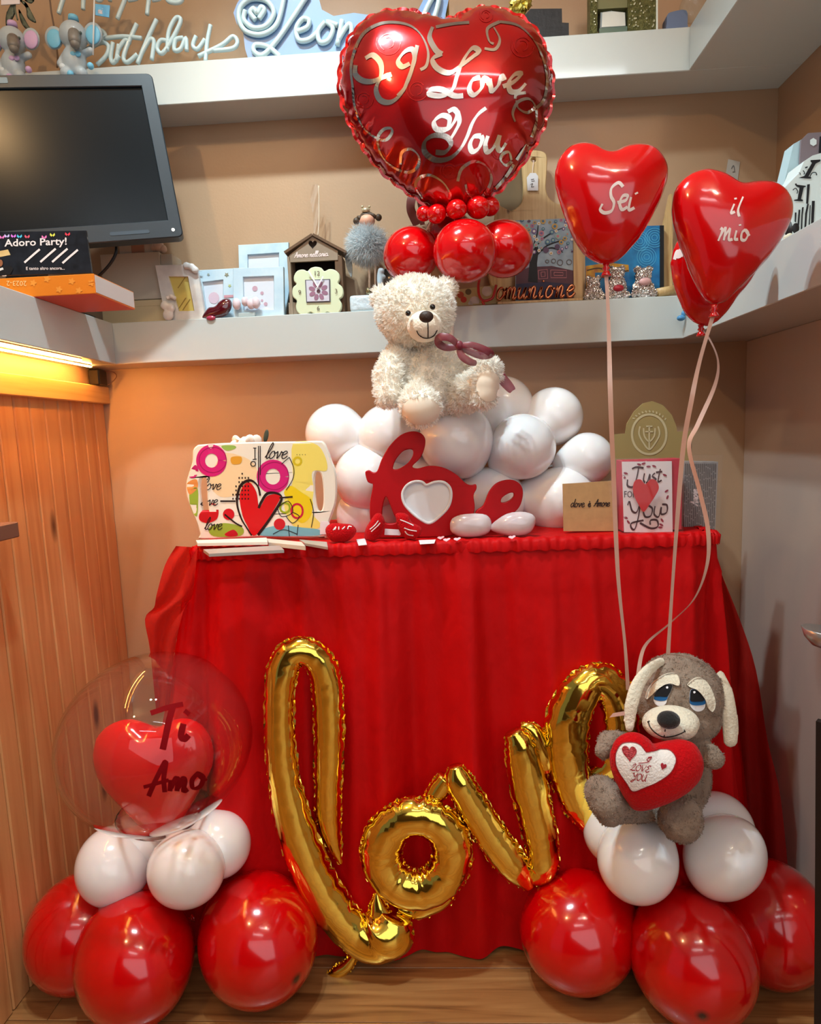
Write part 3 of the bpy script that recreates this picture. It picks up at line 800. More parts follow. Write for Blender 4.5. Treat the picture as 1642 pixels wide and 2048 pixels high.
# scalloped welded edge
def scallop(L, n, amp):
    L = np.array(L); d = np.roll(L, -1, 0) - np.roll(L, 1, 0); d /= np.linalg.norm(d, axis=1, keepdims=True); nr = np.stack([d[:, 1], -d[:, 0]], 1)
    if area2(L) < 0: nr = -nr
    s = np.linspace(0, 1, len(L), endpoint=False)
    return L + nr * (amp * np.abs(np.sin(PI * s * n)))[:, None], nr
Hb, nr = scallop(HO, 44, 0.005)
V, F, nf = inflate(Hb, 0.0095, 0.62, crimp=0.42, crimp_n=44, power=0.5)
Vh = stand(V, HY)
M_foil = mat('foil_red', (214, 6, 8), 0.20, metal=0.72, coat=0.9, c2=(150, 0, 6), vscale=7, bump=0.07, bscale=16, detail=1)
hr = thing('foil_heart_balloon', 'large red foil heart balloon with silver scrolls reading I Love You', 'balloon', tuple(at(905, 420, HY)))
part('body', (Vh, F), M_foil, hr, True)
rim = np.concatenate([Hb, Hb + nr * 0.006]); k = len(Hb)
part('welded_edge', (np.c_[rim[:, 0], HY + 0.002 * np.sin(np.arange(2 * k) * 0.9), rim[:, 1]], [(i, (i + 1) % k, k + (i + 1) % k, k + i) for i in range(k)]), M_foil, hr, True)
part('filler_neck', lathe([(0.006, -0.05), (0.009, -0.02), (0.02, 0.02), (0.035, 0.05)], 12, at(915, 420, HY)), M_foil, hr, True)
HT = bvh((Vh, F[:nf]))
M_silver = mat('print_silver', (226, 214, 204), 0.16, metal=1.0, bump=0.05, bscale=30)
M_gold_line = mat('print_rose_line', (190, 36, 34), 0.2, metal=0.7)
let = [ZF(s) for s in (
    # I
    [(300,385),(350,365),(400,420),(400,500),(350,535),(280,530),(235,490),(235,430)],
    [(470,490),(400,520),(370,590),(400,660),(470,670),(540,610),(580,520),(620,400),(610,330),(560,340),(515,400),(540,440),(590,420)],
    [(640,300),(600,470),(560,570),(510,630)],
    # L
    [(740,180),(720,250),(760,330),(800,360)],
    [(800,355),(740,390),(770,450),(850,480),(930,430),(1010,370),(1045,340),(1000,320),(940,400),(900,500),(870,590),(800,630),(720,620),(730,590),(800,590),(880,630),(940,630)],
    # ove
    [(1050,510),(1000,530),(980,590),(1010,625),(1060,580),(1070,520),(1100,530),(1110,560)],
    [(1110,520),(1120,570),(1130,600),(1170,560),(1190,500),(1210,530)],
    [(1200,570),(1270,540),(1320,490),(1280,490),(1240,540),(1250,600),(1300,600),(1350,550)],
    # You
    [(760,850),(830,850),(850,780),(800,760),(750,800),(770,850),(850,840),(900,760),(880,720),(840,735)],
    [(900,730),(915,800),(890,860),(860,910)],
    [(1090,710),(1040,750),(1000,810),(965,900),(920,980),(850,1040),(760,1050),(690,1000),(690,930),(750,890),(830,900),(860,950),(820,1000),(760,1000)],
    [(1058,893),(1010,900),(985,950),(1000,995),(1040,975),(1064,920),(1054,893)],
    [(1102,893),(1085,950),(1096,997),(1130,980),(1160,930),(1176,890)], [(1180,888),(1165,960),(1185,988),(1220,940)])]
part('lettering', strokes_on(HT, let, 12, 0.0012, nib=(2.2, 0.42)), M_silver, hr, label='silver lettering I Love You')
scr = [ZF(s) for s in (
    [(215,560),(205,450),(230,330),(290,220),(390,160),(500,150),(600,175),(670,240),(710,340),(700,430),(660,460)],
    [(215,560),(230,700),(280,830),(360,900),(430,920),(470,880),(470,845),(420,850),(380,910),(400,1010),(470,1090),(570,1130),(640,1100),(650,1030),(600,980),(540,1000),(530,1080)],
    [(980,150),(870,160),(760,180)], [(1180,145),(1100,190),(1110,270),(1140,290)], [(1180,145),(1300,170),(1400,260),(1460,380),(1490,520),(1470,650),(1420,710)],
    [(1140,180),(1180,260),(1150,325),(1080,320)], [(1280,650),(1290,620),(1350,610)],
    [(1280,800),(1265,740),(1300,670),(1370,650),(1410,700),(1360,740),(1300,710),(1290,660)], [(1420,720),(1420,800),(1390,900)], [(1360,950),(1290,1050)],
    [(1255,1050),(1240,1000),(1200,1010),(1185,1050),(1220,1085),(1260,1060)], [(1270,1080),(1220,1160),(1150,1240)],
    [(680,1310),(630,1230),(650,1170),(720,1150),(800,1190),(850,1260),(850,1310)], [(905,1190),(930,1110),(1010,1060),(1090,1090),(1125,1170),(1090,1260),(1030,1310),(970,1270),(955,1210)])]
part('scrolls', strokes_on(HT, scr, 6.5, 0.0010, nib=(0.9, 0.4)), M_silver, hr, label='thin silver scrolls')
for cx, cy, r in ((450, 280, 80), (1330, 300, 75), (640, 590, 70), (850, 1120, 60), (290, 650, 60), (1090, 100, 45), (1180, 1000, 50)):
    ros = []
    for q in range(3):
        a0 = q * 2.1; rr = r * (1 - q * 0.28)
        ros.append(ZF([(cx + rr * math.cos(a0 + a), cy + rr * math.sin(a0 + a)) for a in np.linspace(0, 3.6, 7)]))
    part('rose_print', strokes_on(HT, ros, 2.2, 0.0007), M_gold_line, hr, label='faint red rose outline')

# --- latex heart balloons
def heart_balloon(label, outline, Y, k, m, step=0.0075, parent_loc=None):
    pts = cr(outline, 7, True); O = np.array([(at(x, y, Y)[0], at(x, y, Y)[2]) for x, y in pts])
    V, F, nf = inflate(O, step, k, power=0.5)
    # round the rim: latex has no weld, so let the skins bulge past the outline a little
    Vw = stand(V, Y)
    Vs, Fs = remesh((Vw, F), 0.0042, 14, 0.5)
    return Vs, Fs
def knot_at(P, m, parent, s=0.011, d=(0, 0, -1)):
    R = frame_to(-np.array(d, float))
    return part('knot', lathe([(0.5, .4), (.35, 0), (.55, -.3), (.3, -.55), (.55, -.9), (.75, -1.3), (.7, -1.35), (.1, -1.0)], 12, P, R, s), m, parent, True)
def ribbon(name, pts3, w, m, parent=None, twist=0.0, label=None):
    P = cr(pts3, 10); n = len(P); V, F = [], []
    for i in range(n):
        t = P[min(i + 1, n - 1)] - P[max(i - 1, 0)]; t /= np.linalg.norm(t)
        s = np.cross(t, [0, 1, 0]); s /= np.linalg.norm(s) + 1e-9; u = np.cross(s, t)
        a = twist * math.sin(i / n * PI * 3 + 0.5)
        q = (s * math.cos(a) + u * math.sin(a)) * w / 2
        V += [P[i] + q, P[i] - q, ]
    F = [(2 * i, 2 * i + 1, 2 * i + 3, 2 * i + 2) for i in range(n - 1)]
    return part(name, (np.array(V), F), m, parent, True, label)
M_print_w = mat('print_white', (244, 226, 222), 0.4)
ZH = zoomer(900, 270, 2.213)
# "Sei"
sei = ZH([(700,78),(640,40),(590,28),(530,45),(480,100),(460,170),(465,240),(500,350),(540,450),(590,530),(650,572),(690,578),(740,565),(800,510),(860,430),(920,320),(960,220),(970,150),(950,95),(910,55),(850,35),(790,40),(735,65)])
HBY = 1.04
hb = heart_balloon('sei', sei, HBY, 0.74, M_red2)
t = thing('heart_balloon', 'red heart balloon printed Sei', 'balloon', tuple(at(1212, 530, HBY)), 'printed red heart balloons on ribbons')
part('body', hb, M_red2, t, True); tr_ = bvh(hb)
st = [ZH(s) for s in ([(765,230),(745,212),(715,235),(712,270),(725,300),(715,335),(685,345),(665,330),(675,305)], [(740,300),(775,290),(785,270),(765,270),(750,300),(760,330),(785,318)], [(800,275),(790,330),(815,322)], [(822,255),(826,262)])]
part('lettering', strokes_on(tr_, st, 7.5, nib=(2.0, .5)), M_print_w, t, label='white lettering Sei')
knot_at(at(1212, 533, HBY), M_red2, t)
ribbon('ribbon', [at(1212, 540, HBY), at(1217, 640, HBY), at(1221, 800, HBY), at(1227, 950, 1.08), at(1236, 1150, 1.13), at(1250, 1290, 1.19), at(1256, 1380, 1.21)], 0.0075, M_ribbon, t, 0.5)
# "il mio"
ZI = zoomer(1300, 250, 4.55)
mio = ZI([(790,520),(700,450),(600,405),(500,395),(390,420),(290,490),(215,590),(190,720),(200,860),(250,1040),(320,1230),(400,1430),(470,1570),(560,1640),(620,1645),(700,1610),(800,1510),(900,1410),(1050,1250),(1180,1080),(1260,940),(1300,800),(1295,690),(1240,590),(1150,520),(1050,500),(940,505),(850,525)])
hb = heart_balloon('mio', mio, HBY, 0.72, M_red2)
t = thing('heart_balloon', 'red heart balloon printed il mio', 'balloon', tuple(at(1424, 612, HBY)), 'printed red heart balloons on ribbons')
part('body', hb, M_red2, t, True); tr_ = bvh(hb)
st = [ZI(s) for s in ([(765,720),(735,800),(770,790)], [(775,665),(778,680)], [(845,655),(800,770),(810,835)],
      [(640,940),(655,960),(620,1055)], [(640,1010),(680,940),(685,960),(670,1050)], [(675,1020),(720,950),(725,960),(715,1040),(750,1040)], [(785,960),(770,1035),(800,1040)], [(815,905),(818,918)], [(870,950),(835,980),(830,1040),(865,1045),(890,990),(865,955),(900,1010)])]
part('lettering', strokes_on(tr_, st, 6.5, nib=(2.0, .5)), M_print_w, t, label='white lettering il mio')
knot_at(at(1428, 615, HBY), M_red2, t)
ribbon('ribbon', [at(1427, 628, HBY), at(1400, 720, HBY), at(1383, 800, HBY), at(1366, 900, 1.07), at(1353, 1060, 1.11), at(1343, 1200, 1.16), at(1336, 1310, 1.20)], 0.0075, M_ribbon, t, 0.4)
# third, behind
am = ZI([(600,900),(420,900),(280,980),(210,1110),(180,1240),(185,1340),(220,1500),(290,1680),(370,1790),(470,1840),(560,1835),(640,1780),(720,1690),(810,1560),(920,1430),(1000,1280),(1040,1120),(980,980),(800,940)])
hb = heart_balloon('am', am, 1.17, 0.5, M_red2)
t = thing('heart_balloon', 'red heart balloon half hidden behind the il mio one', 'balloon', tuple(at(1402, 655, 1.17)), 'printed red heart balloons on ribbons')
part('body', hb, M_red2, t, True); tr_ = bvh(hb)
st = [ZI(s) for s in ([(225,1225),(240,1170),(255,1150),(245,1215)], [(228,1195),(250,1190)], [(260,1210),(272,1140),(268,1205),(290,1150),(285,1200)])]
part('lettering', strokes_on(tr_, st, 6), M_print_w, t)
knot_at(at(1402, 655, 1.17), M_red2, t)
ribbon('ribbon', [at(1404, 662, 1.17), at(1420, 680, 1.165), at(1436, 722, 1.16), at(1430, 770, 1.155), at(1396, 848, 1.15), at(1378, 895, 1.15), at(1400, 985, 1.16), at(1416, 1060, 1.17), at(1414, 1130, 1.18), at(1388, 1198, 1.19), at(1338, 1248, 1.22), at(1290, 1292, 1.21), at(1276, 1350, 1.2)], 0.0075, M_ribbon, t, 0.8)

# --- clear bubble with the red heart inside
BP, Br = ball_pos(315, 1480, 187, 1.22)
M_clear = clear_mat('clear_bubble', (255, 251, 248), 0.015, 0.012, 1.85)
t = thing('bubble_balloon', 'clear round bubble balloon lettered Ti Amo with a red heart balloon inside', 'balloon', tuple(BP - [0, 0, Br]))
bub = lathe([(max(math.sin(PI * i / 40), 0.0 if i in (0, 40) else 0), math.cos(PI * i / 40)) for i in range(41)], 64, BP, np.diag([1, 1, .93]), Br)
part('clear_skin', bub, M_clear, t, True)
part('skirt_frill', lathe([(0.02, 0), (0.03, 0.01), (0.05, 0.014), (0.075, 0.03), (0.095, 0.052), (0.09, 0.05), (0.02, -0.005)], 30, BP + [0, 0, -Br * .93 - 0.028]), M_clear, t, True)
ZB = zoomer(20, 1250, 2.488)
bt = bvh(bub); M_dred = mat('print_dark_red', (120, 0, 8), 0.7, spec=.1)
st = [ZB(s) for s in ([(700,440),(745,425),(790,410),(860,395)], [(810,405),(790,480),(775,550),(760,620)], [(862,492),(850,552),(864,572),(888,548)], [(872,445),(886,428)])]
part('lettering', strokes_on(bt, st, 13, 0.0015, nib=(0.2, .6)), M_dred, t, label='dark red lettering Ti')
st = [ZB(s) for s in ([(690,850),(720,780),(755,710),(775,680),(765,760),(770,830)], [(665,805),(720,790),(790,770)], [(800,770),(795,825)], [(800,810),(825,760),(835,770),(830,825)], [(835,810),(860,760),(870,775),(862,825),(885,815)], [(935,735),(905,770),(910,810),(945,800),(960,755),(935,735),(950,760),(980,770)])]
part('lettering', strokes_on(bt, st, 10, 0.0015, nib=(0.2, .5)), M_dred, t, label='dark red lettering Amo')
hin = ZB([(700,515),(640,480),(570,470),(500,490),(440,540),(418,620),(430,710),(480,800),(550,870),(610,940),(670,1010),(730,1058),(790,1040),(850,990),(900,910),(950,820),(1000,730),(1015,650),(1000,570),(950,500),(880,465),(810,470),(750,500)])
hb = heart_balloon('in', hin, 1.25, 0.72, M_red2)
part('inner_heart', hb, M_red2, t, True, label='red heart balloon inside the bubble')

# --- gold foil script balloon
ZG = zoomer(480, 1220, 2.0525)
M_gold = mat('foil_gold', (252, 214, 92), 0.10, metal=1.0, bump=0.05, bscale=22)
GY = 1.225
gl = thing('gold_letter_balloon', 'gold foil script balloon spelling love, leaning on the red skirt', 'balloon', tuple(at(660, 1950, GY)))
def foil_tube(name, pts, rad, Y, n=9, sq=0.82, seed=0, closed=False, ruff=True):
    """blown foil strand: pts (zoom px), radii px; creased along both welds, welded ruffle each side"""
    q = ZG(pts); P3 = np.array([at(x, y, Yk) for (x, y), Yk in zip(q, Y if not np.isscalar(Y) else [Y] * len(q))])
    R3 = np.array([r / 2.0525 * depth(p) / FPX for r, p in zip(rad, P3)])
    PR = cr(np.c_[P3, R3], n, closed); C, R = PR[:, :3], np.maximum(PR[:, 3], 0.0008)
    g = np.random.default_rng(seed); m = len(C)
    seg = np.r_[0, np.cumsum(np.linalg.norm(np.diff(C, axis=0), axis=1))]
    ph = seg / 0.0135 + 0.6 * np.sin(seg * 90 + seed); am = 0.5 + 0.5 * np.sin(seg * 37 + seed * 2)
    def rf(i, a):
        w = math.exp(-(math.sin(a) / 0.42) ** 2)
        return 1 + 0.05 * w - (0.10 + 0.10 * am[i]) * w * max(0, math.sin(2 * PI * ph[i])) - 0.015 * math.sin(ph[i] * 2.3 + 3 * a)
    vf = tube(C, R, 26, (0, -1, 0), (1, sq), True, rf, closed)
    o = part(name, vf, M_gold, gl, True)
    if ruff:
        out = []
        for sgn in (1, -1):
            V, F = [], []
            for i in range(m):
                t_ = C[min(i + 1, m - 1)] - C[max(i - 1, 0)]; t_ /= np.linalg.norm(t_) + 1e-9
                s = np.cross(t_, [0, -1, 0]); s /= np.linalg.norm(s) + 1e-9
                w = 0.001 + 0.0036 * abs(math.sin(i * 0.83 + seed)) * abs(math.sin(i * 0.31 + 2 * seed))
                V += [C[i] + sgn * s * R[i] * 0.94, C[i] + sgn * s * (R[i] + w) + [0, 0.004 * math.sin(i * 2.4 + seed), 0]]
            F = [(2 * i, 2 * i + 1, 2 * i + 3, 2 * i + 2) for i in range(m - 1)]
            out.append((np.array(V), F))
        part('welded_edge', join(*out), M_gold, o)
    return o
# l
LP = [(414,1045),(385,960),(364,850),(362,700),(366,540),(362,380),(350,270),(312,195),(248,168),(198,195),(170,270),(162,400),(166,560),(186,720),(230,900),(300,1080),(380,1220),(470,1320),(545,1355),(610,1310),(640,1250)]
foil_tube('letter_l', LP, [4, 32, 50, 56, 60, 62, 62, 60, 58, 60, 62, 60, 62, 66, 78, 84, 86, 84, 92, 110, 62], [GY + .022] * 6 + [GY + .02, GY + .015, GY + .01, GY + .005] + [GY] * 11, seed=1)
foil_tube('letter_l', [(170,950),(165,1040),(180,1120),(230,1150)], [6, 34, 50, 40], GY + 0.07, seed=3)
foil_tube('letter_l', [(560,1160),(566,1210),(580,1270)], [6, 34, 60], GY + 0.005, seed=4)
foil_tube('letter_l', [(470,1420),(440,1460),(395,1490),(350,1515)], [12, 24, 26, 6], GY - 0.005, seed=5)
# o
ring = [(725 + 146 * math.cos(a), 995 + 150 * math.sin(a)) for a in np.linspace(-2.2, 2 * PI - 2.2, 15)[:-1]]
foil_tube('letter_o', ring, [80] * 7 + [84] * 7, GY - 0.01, seed=6, closed=True)
foil_tube('letter_o', [(650,1225),(720,1240),(800,1180),(850,1130),(900,1140)], [10, 30, 60, 56, 20], GY + 0.01, seed=7)
foil_tube('letter_o', [(850,820),(895,920),(905,1030),(880,1120)], [40, 52, 52, 36], GY + 0.012, seed=8)
# v
foil_tube('letter_v', [(885,640),(900,700),(950,790),(1010,890),(1070,980),(1130,1060),(1190,1140)], [30, 58, 62, 64, 68, 62, 20], GY - 0.005, seed=9)
foil_tube('letter_v', [(1120,500),(1150,560),(1180,700),(1215,850),(1240,980),(1230,1060),(1170,1090)], [36, 62, 74, 72, 66, 66, 40], GY + 0.012, seed=10)
foil_tube('letter_v', [(760,800),(800,760),(850,690)], [20, 40, 40], GY + 0.01, seed=11)
foil_tube('letter_v', [(1150,480),(1200,500),(1240,600),(1260,660)], [14, 36, 50, 30], GY + 0.03, seed=15)
# e
EP = [(1440,680),(1500,650),(1545,590),(1558,480),(1548,370),(1505,300),(1450,288),(1395,340),(1347,440),(1340,560),(1352,680),(1385,790),(1440,870),(1500,900)]
foil_tube('letter_e', EP, [36, 54, 70, 78, 78, 72, 70, 80, 90, 88, 80, 66, 48, 30], [GY + .05] * 4 + [GY + .045, GY + .04, GY + .035] + [GY + .03] * 7, seed=12)
# ================================================================ skirted table
ZT = 0.926
M_cloth = mat('cloth_red', (200, 2, 6), 0.6, spec=0.2, var=0.12, vscale=9, bump=0.35, bscale=26, stretch=(1, 1, 0.6))
M_tulle = clear_mat('tulle_red', (236, 60, 54), 0.5, 0.26, 1.02)
tb = thing('display_table', 'long display table hidden under a red cloth and skirt', 'table', (0.01, 1.5, 0))
part('tabletop', box((-0.515, 1.315, ZT - 0.03), (0.545, 1.695, ZT - 0.004), 0.002), mat('table_board', (150, 110, 80), 0.6), tb)
for x in (-0.48, 0.51):
    for y in (1.35, 1.66): part('leg', tube([(x, y, 0), (x, y, ZT - 0.03)], 0.015, 12, up=(1, 0, 0)), mat('leg_steel', (60, 60, 62), 0.4, metal=.8), tb, True)
tc_ = thing('table_skirt', 'red gathered cloth skirt hanging round the display table to the floor', 'tablecloth', (0.01, 1.5, 0))
top = np.array([(-0.527, 1.70), (-0.527, 1.50), (-0.527, 1.345), (-0.505, 1.302), (-0.25, 1.298), (0.01, 1.298), (0.27, 1.298), (0.535, 1.302), (0.557, 1.345), (0.557, 1.50), (0.557, 1.70)])
bot = np.array([(-0.83, 1.70), (-0.80, 1.52), (-0.74, 1.37), (-0.60, 1.275), (-0.28, 1.258), (0.01, 1.266), (0.30, 1.258), (0.53, 1.272), (0.68, 1.40), (0.755, 1.55), (0.79, 1.70)])
NS, NT = 46, 34
Tp, Bp = cr(top, NS), cr(bot, NS); nS = len(Tp)
def pnorm(P):
    d = np.gradient(P, axis=0); d /= np.linalg.norm(d, axis=1, keepdims=True); return np.stack([d[:, 1], -d[:, 0]], 1)
Nb = pnorm(Bp); s = np.linspace(0, 1, nS)
g2 = np.random.default_rng(5)
pl = sum(a * np.sin(2 * PI * (f * s + p)) for a, f, p in ((0.75, 12, 0.1), (0.7, 17, 0.63), (0.35, 31, 0.3), (0.15, 53, 0.8)))
pl2 = sum(a * np.sin(2 * PI * (f * s + p)) for a, f, p in ((0.5, 41, 0.2), (0.5, 67, 0.4), (0.3, 97, 0.9)))
V = []
for j in range(NT + 1):
    t = j / NT; z = ZT * (1 - t)
    e = t ** 0.75; Q = Tp * (1 - e) + Bp * e
    band = 0.085
    amp = 0.0025 if t < band else (0.006 + 0.022 * min(1, (t - band) * 1.6)) * (1 - 0.6 * t ** 3)
    off = pl * amp + pl2 * 0.0022 * math.exp(-((t - band - 0.05) / 0.12) ** 2)
    off = off + 0.004 * np.sin(40 * s + 9 * t) * t + 0.002 * np.sin(150 * s * (1 - .3 * t) + 21 * t)
    if abs(t - band) < 0.02: off = off + 0.003
    zz = z + (0.004 * np.sin(25 * s) * math.sin(PI * t))
    if j == NT: zz = 0.004 + 0.012 * np.clip(np.sin(60 * s + 1), 0, 1) ** 3 + 0 * s
    V += np.c_[Q + Nb * off[:, None], zz * np.ones(nS)].tolist()
F = [(j * nS + i, (j + 1) * nS + i, (j + 1) * nS + i + 1, j * nS + i + 1) for j in range(NT) for i in range(nS - 1)]
part('skirt', (V, F), M_cloth, tc_, True)
# cloth on the top, slightly wavy
nx, ny = 60, 24; V = []
for j in range(ny + 1):
    for i in range(nx + 1):
        x = -0.527 + 1.084 * i / nx; y = 1.299 + 0.40 * j / ny
        V.append((x, y, ZT + 0.0012 * math.sin(19 * x + 7 * y) * math.sin(23 * y)))
F = [(j * (nx + 1) + i, j * (nx + 1) + i + 1, (j + 1) * (nx + 1) + i + 1, (j + 1) * (nx + 1) + i) for j in range(ny) for i in range(nx)]
part('top_cover', (V, F), M_cloth, tc_, True)
# gathered frill along the table edge
V = []; m = nS * 2; Ts = cr(top, NS * 2); nS2 = len(Ts); Nt = pnorm(Ts)
for j, (dz, do) in enumerate(((0.0015, -0.012), (0.0025, 0.002), (-0.006, 0.010), (-0.024, 0.008))):
    w = np.sin(np.arange(nS2) * 0.9 + 0.8 * np.sin(np.arange(nS2) * .13)) * (0.0013 if j else 0.0006) + np.sin(np.arange(nS2) * 0.37) * 0.0012
    zz = ZT + dz + np.sin(np.arange(nS2) * 0.63 + j) * 0.0016
    V += np.c_[Ts + Nt * (do + w)[:, None], zz].tolist()
F = [(j * nS2 + i, (j + 1) * nS2 + i, (j + 1) * nS2 + i + 1, j * nS2 + i + 1) for j in range(3) for i in range(nS2 - 1)]
part('frill', (V, F), M_cloth, tc_, True)
# loose tulle at both ends
def tulle(edge, Y0, label):
    a, b = edge; n = len(a); V = []; K = 14
    for i in range(n):
        for k in range(K + 1):
            q = k / K; x = a[i][0] * (1 - q) + b[i][0] * q; y = a[i][1] * (1 - q) + b[i][1] * q
            Yv = Y0 + 0.02 * math.sin(q * 9 + i * 0.5) - 0.05 * q
            V.append(at(x, y, Yv))
    F = [(i * (K + 1) + k, i * (K + 1) + k + 1, (i + 1) * (K + 1) + k + 1, (i + 1) * (K + 1) + k) for i in range(n - 1) for k in range(K)]
    part('tulle', (V, F), M_tulle, tc_, True, label)
tulle((cr([(352, 1092), (330, 1130), (313, 1190), (308, 1215), (290, 1238), (300, 1300), (312, 1420)], 4), cr([(395, 1095), (392, 1130), (385, 1190), (372, 1210), (362, 1240), (350, 1300), (340, 1420)], 4)), 1.33, 'sheer red tulle at the left end')
tulle((cr([(1404, 1070), (1420, 1130), (1440, 1230), (1458, 1330), (1470, 1460), (1490, 1620), (1500, 1840)], 4), cr([(1415, 1070), (1440, 1140), (1480, 1240), (1512, 1340), (1535, 1480), (1562, 1600), (1585, 1840)], 4)), 1.43, 'sheer red tulle at the right end')

# ================================================================ things on the table
def up(name, label, cat, Y, base_px, group=None): return thing(name, label, cat, tuple(at(base_px[0], base_px[1], Y)), group)
def tz(px, py): return atZ(px, py, ZT + 0.002)
ZL = zoomer(340, 840, 2.2806)
# --- painted tray
TY = 1.365
t = thing('painted_tray', 'white tray with handle slots, painted with a red heart, rings and the words I love', 'tray', tuple(at(520, 1072, TY)))
o = ZL([(140,112),(250,105),(400,100),(560,98),(670,95),(700,102),(720,140),(735,185),(755,240),(760,320),(755,380),(738,430),(722,480),(712,530),(680,538),(400,535),(150,545),(135,520),(120,470),(95,410),(75,350),(72,290),(85,240),(100,190),(103,140),(120,118)])
h1 = ZL([(664,242),(675,236),(688,250),(697,300),(699,370),(692,410),(678,416),(668,390),(660,320),(659,270)])
h2 = ZL([(140,268),(155,262),(166,280),(168,350),(175,430),(160,442),(146,420),(137,360),(133,300)])
M_tray = mat('tray_white', (240, 236, 222), 0.25, coat=.4)
pl_ = px_plate(cr(o, 4, True), TY, 0.012, [cr(h1, 4, True), cr(h2, 4, True)], 0.003)
part('board', pl_, M_tray, t, 40)
tt = bvh(pl_)
def paint(name, col, outline=None, strokes=None, w=4, off=0.0006, rough=.4, parent=None, tree=None, sm=5, nib=None, z=None, lab=None, closed=True):
    mm = mat('paint_%d_%d_%d' % col, col, rough)
    z = z or ZL; tree = tree or tt; parent = parent or t
    if outline: vf = fill_on(tree, cr(z(outline), sm, True) if closed else z(outline), off)
    else: vf = strokes_on(tree, [z(s_) for s_ in strokes], w, off, nib)
    if len(vf[1]): return part(name, vf, mm, parent, label=lab)
def circ(x, y, r, ry=None, n=12): return [(x + r * math.cos(2 * PI * k / n), y + (ry or r) * math.sin(2 * PI * k / n)) for k in range(n)]
paint('yellow_wash', (238, 222, 110), [(560,110),(660,108),(705,160),(715,230),(650,235),(655,320),(648,420),(690,480),(640,500),(560,480),(520,380),(560,280)], off=.0004)
paint('yellow_splash', (232, 206, 24), [(550,300),(600,330),(650,370),(640,440),(600,470),(560,430),(540,370),(520,330)], off=.0006)
paint('blue_wash', (120, 190, 206), [(420,500),(500,480),(600,490),(680,500),(690,525),(560,530),(420,528)], off=.0006)
paint('green_wash', (150, 180, 60), [(90,330),(125,310),(128,400),(120,440),(95,400)], off=.0005)
paint('green_wash', (150, 180, 60), [(180,490),(250,470),(330,490),(320,528),(200,530)], off=.0005)
paint('orange_wash', (228, 150, 80), [(78,290),(120,270),(125,310),(90,340)], off=.0005)
paint('peach_wash', (240, 214, 170), [(250,150),(360,180),(400,250),(330,330),(230,350),(180,280),(210,200)], off=.0003)
paint('green_dab', (150, 190, 90), [(235,118),(290,116),(300,128),(260,140)], off=.0005)
for cx, cy, r, w in ((190, 185, 50, 17), (470, 258, 54, 17)):
    paint('magenta_ring', (206, 30, 120), strokes=[circ(cx, cy, r, r * 1.05) + [(cx + r, cy)]], w=w / 2.28 * 2.4, off=.0008)
    paint('magenta_ring', (160, 16, 90), strokes=[circ(cx + 6, cy - 3, r + 12, r * 1.15) + [(cx + r + 18, cy - 3)]], w=1.6, off=.001)
paint('magenta_dab', (190, 30, 110), [(82,250),(115,205),(130,235),(110,265)], off=.0007)
paint('gold_dab', (220, 160, 50), [(280,170),(325,168),(322,198),(284,200)], off=.0007)
paint('gold_ring', (214, 190, 30), strokes=[circ(582, 188, 17) + [(599, 188)]], w=4, off=.0007)
paint('red_heart', (206, 14, 22), [(408,398),(395,330),(365,285),(335,300),(318,350),(330,430),(352,480),(382,528),(430,480),(480,400),(505,350),(480,338),(440,350)], off=.0009)
paint('heart_outline', (38, 18, 16), strokes=[[(412,345),(400,300),(365,275),(322,300),(306,370),(322,440),(350,490),(385,535),(420,500),(470,430),(510,360),(490,335),(445,335),(418,372),(405,402)]], w=5.5, off=.0012, nib=(1.0, .5))
for q_ in ([(300,370),(230,370)], [(250,430),(300,470),(330,485)], [(500,355),(560,350)]): paint('heart_outline', (38, 18, 16), strokes=[q_], w=3.2, off=.0013)
for x, y, r in ((268, 430, 26), (500, 475, 26)): paint('red_dot', (200, 20, 34), circ(x, y, r), off=.0008)
paint('red_blob', (196, 20, 30), [(140,420),(190,380),(220,400),(215,450),(170,470),(135,455)], off=.0007)
paint('red_blob', (186, 20, 40), [(250,520),(290,500),(310,525),(270,532)], off=.0007)
paint('red_ring', (200, 24, 60), strokes=[circ(580, 415, 26, 32) + [(606, 415)]], w=4, off=.0009)
paint('lime_ring', (150, 170, 30), strokes=[circ(525, 400, 22) + [(547, 400)]], w=4, off=.0009)
paint('black_squiggle', (30, 22, 30), strokes=[[(490,400),(540,370),(560,420),(510,440),(490,400)], [(560,420),(590,440),(560,470),(530,440)], [(545,170),(565,220),(560,270),(530,320)], [(510,200),(545,170)], [(640,360),(655,420),(645,490)], [(470,520),(520,500),(580,520)], [(540,480),(545,530)], [(585,478),(580,525)]], w=1.5, off=.0012)
sq = []
for i in range(40):
    x = 285 + (i % 6) * 14; y = 355 - (i // 6) * 19
    if abs(x - 340) < 20 + (y - 230) * .35 and y > 220: sq.append(ZL([(x, y), (x + 6, y), (x + 6, y + 8), (x, y + 8)]))
part('black_checks', join(*[fill_on(tt, q, .001) for q in sq]), mat('paint_38_18_16', (38, 18, 16)), t, kind='stuff')
paint('lettering', (34, 22, 24), strokes=[[(380,128),(395,128)], [(388,130),(388,178)], [(378,180),(396,178)], [(404,118),(404,300)], [(412,118),(412,250)]] + [circ(380, 200, 11) + [(391, 200)]], w=1.8, off=.0013, lab='black lettering I')
part('lettering', strokes_on(tt, word('love', 340 + 432 / 2.28, 840 + 176 / 2.28, 15, .35), 2.0, .0013), mat('paint_34_22_24', (34, 22, 24)), t, label='black lettering love')
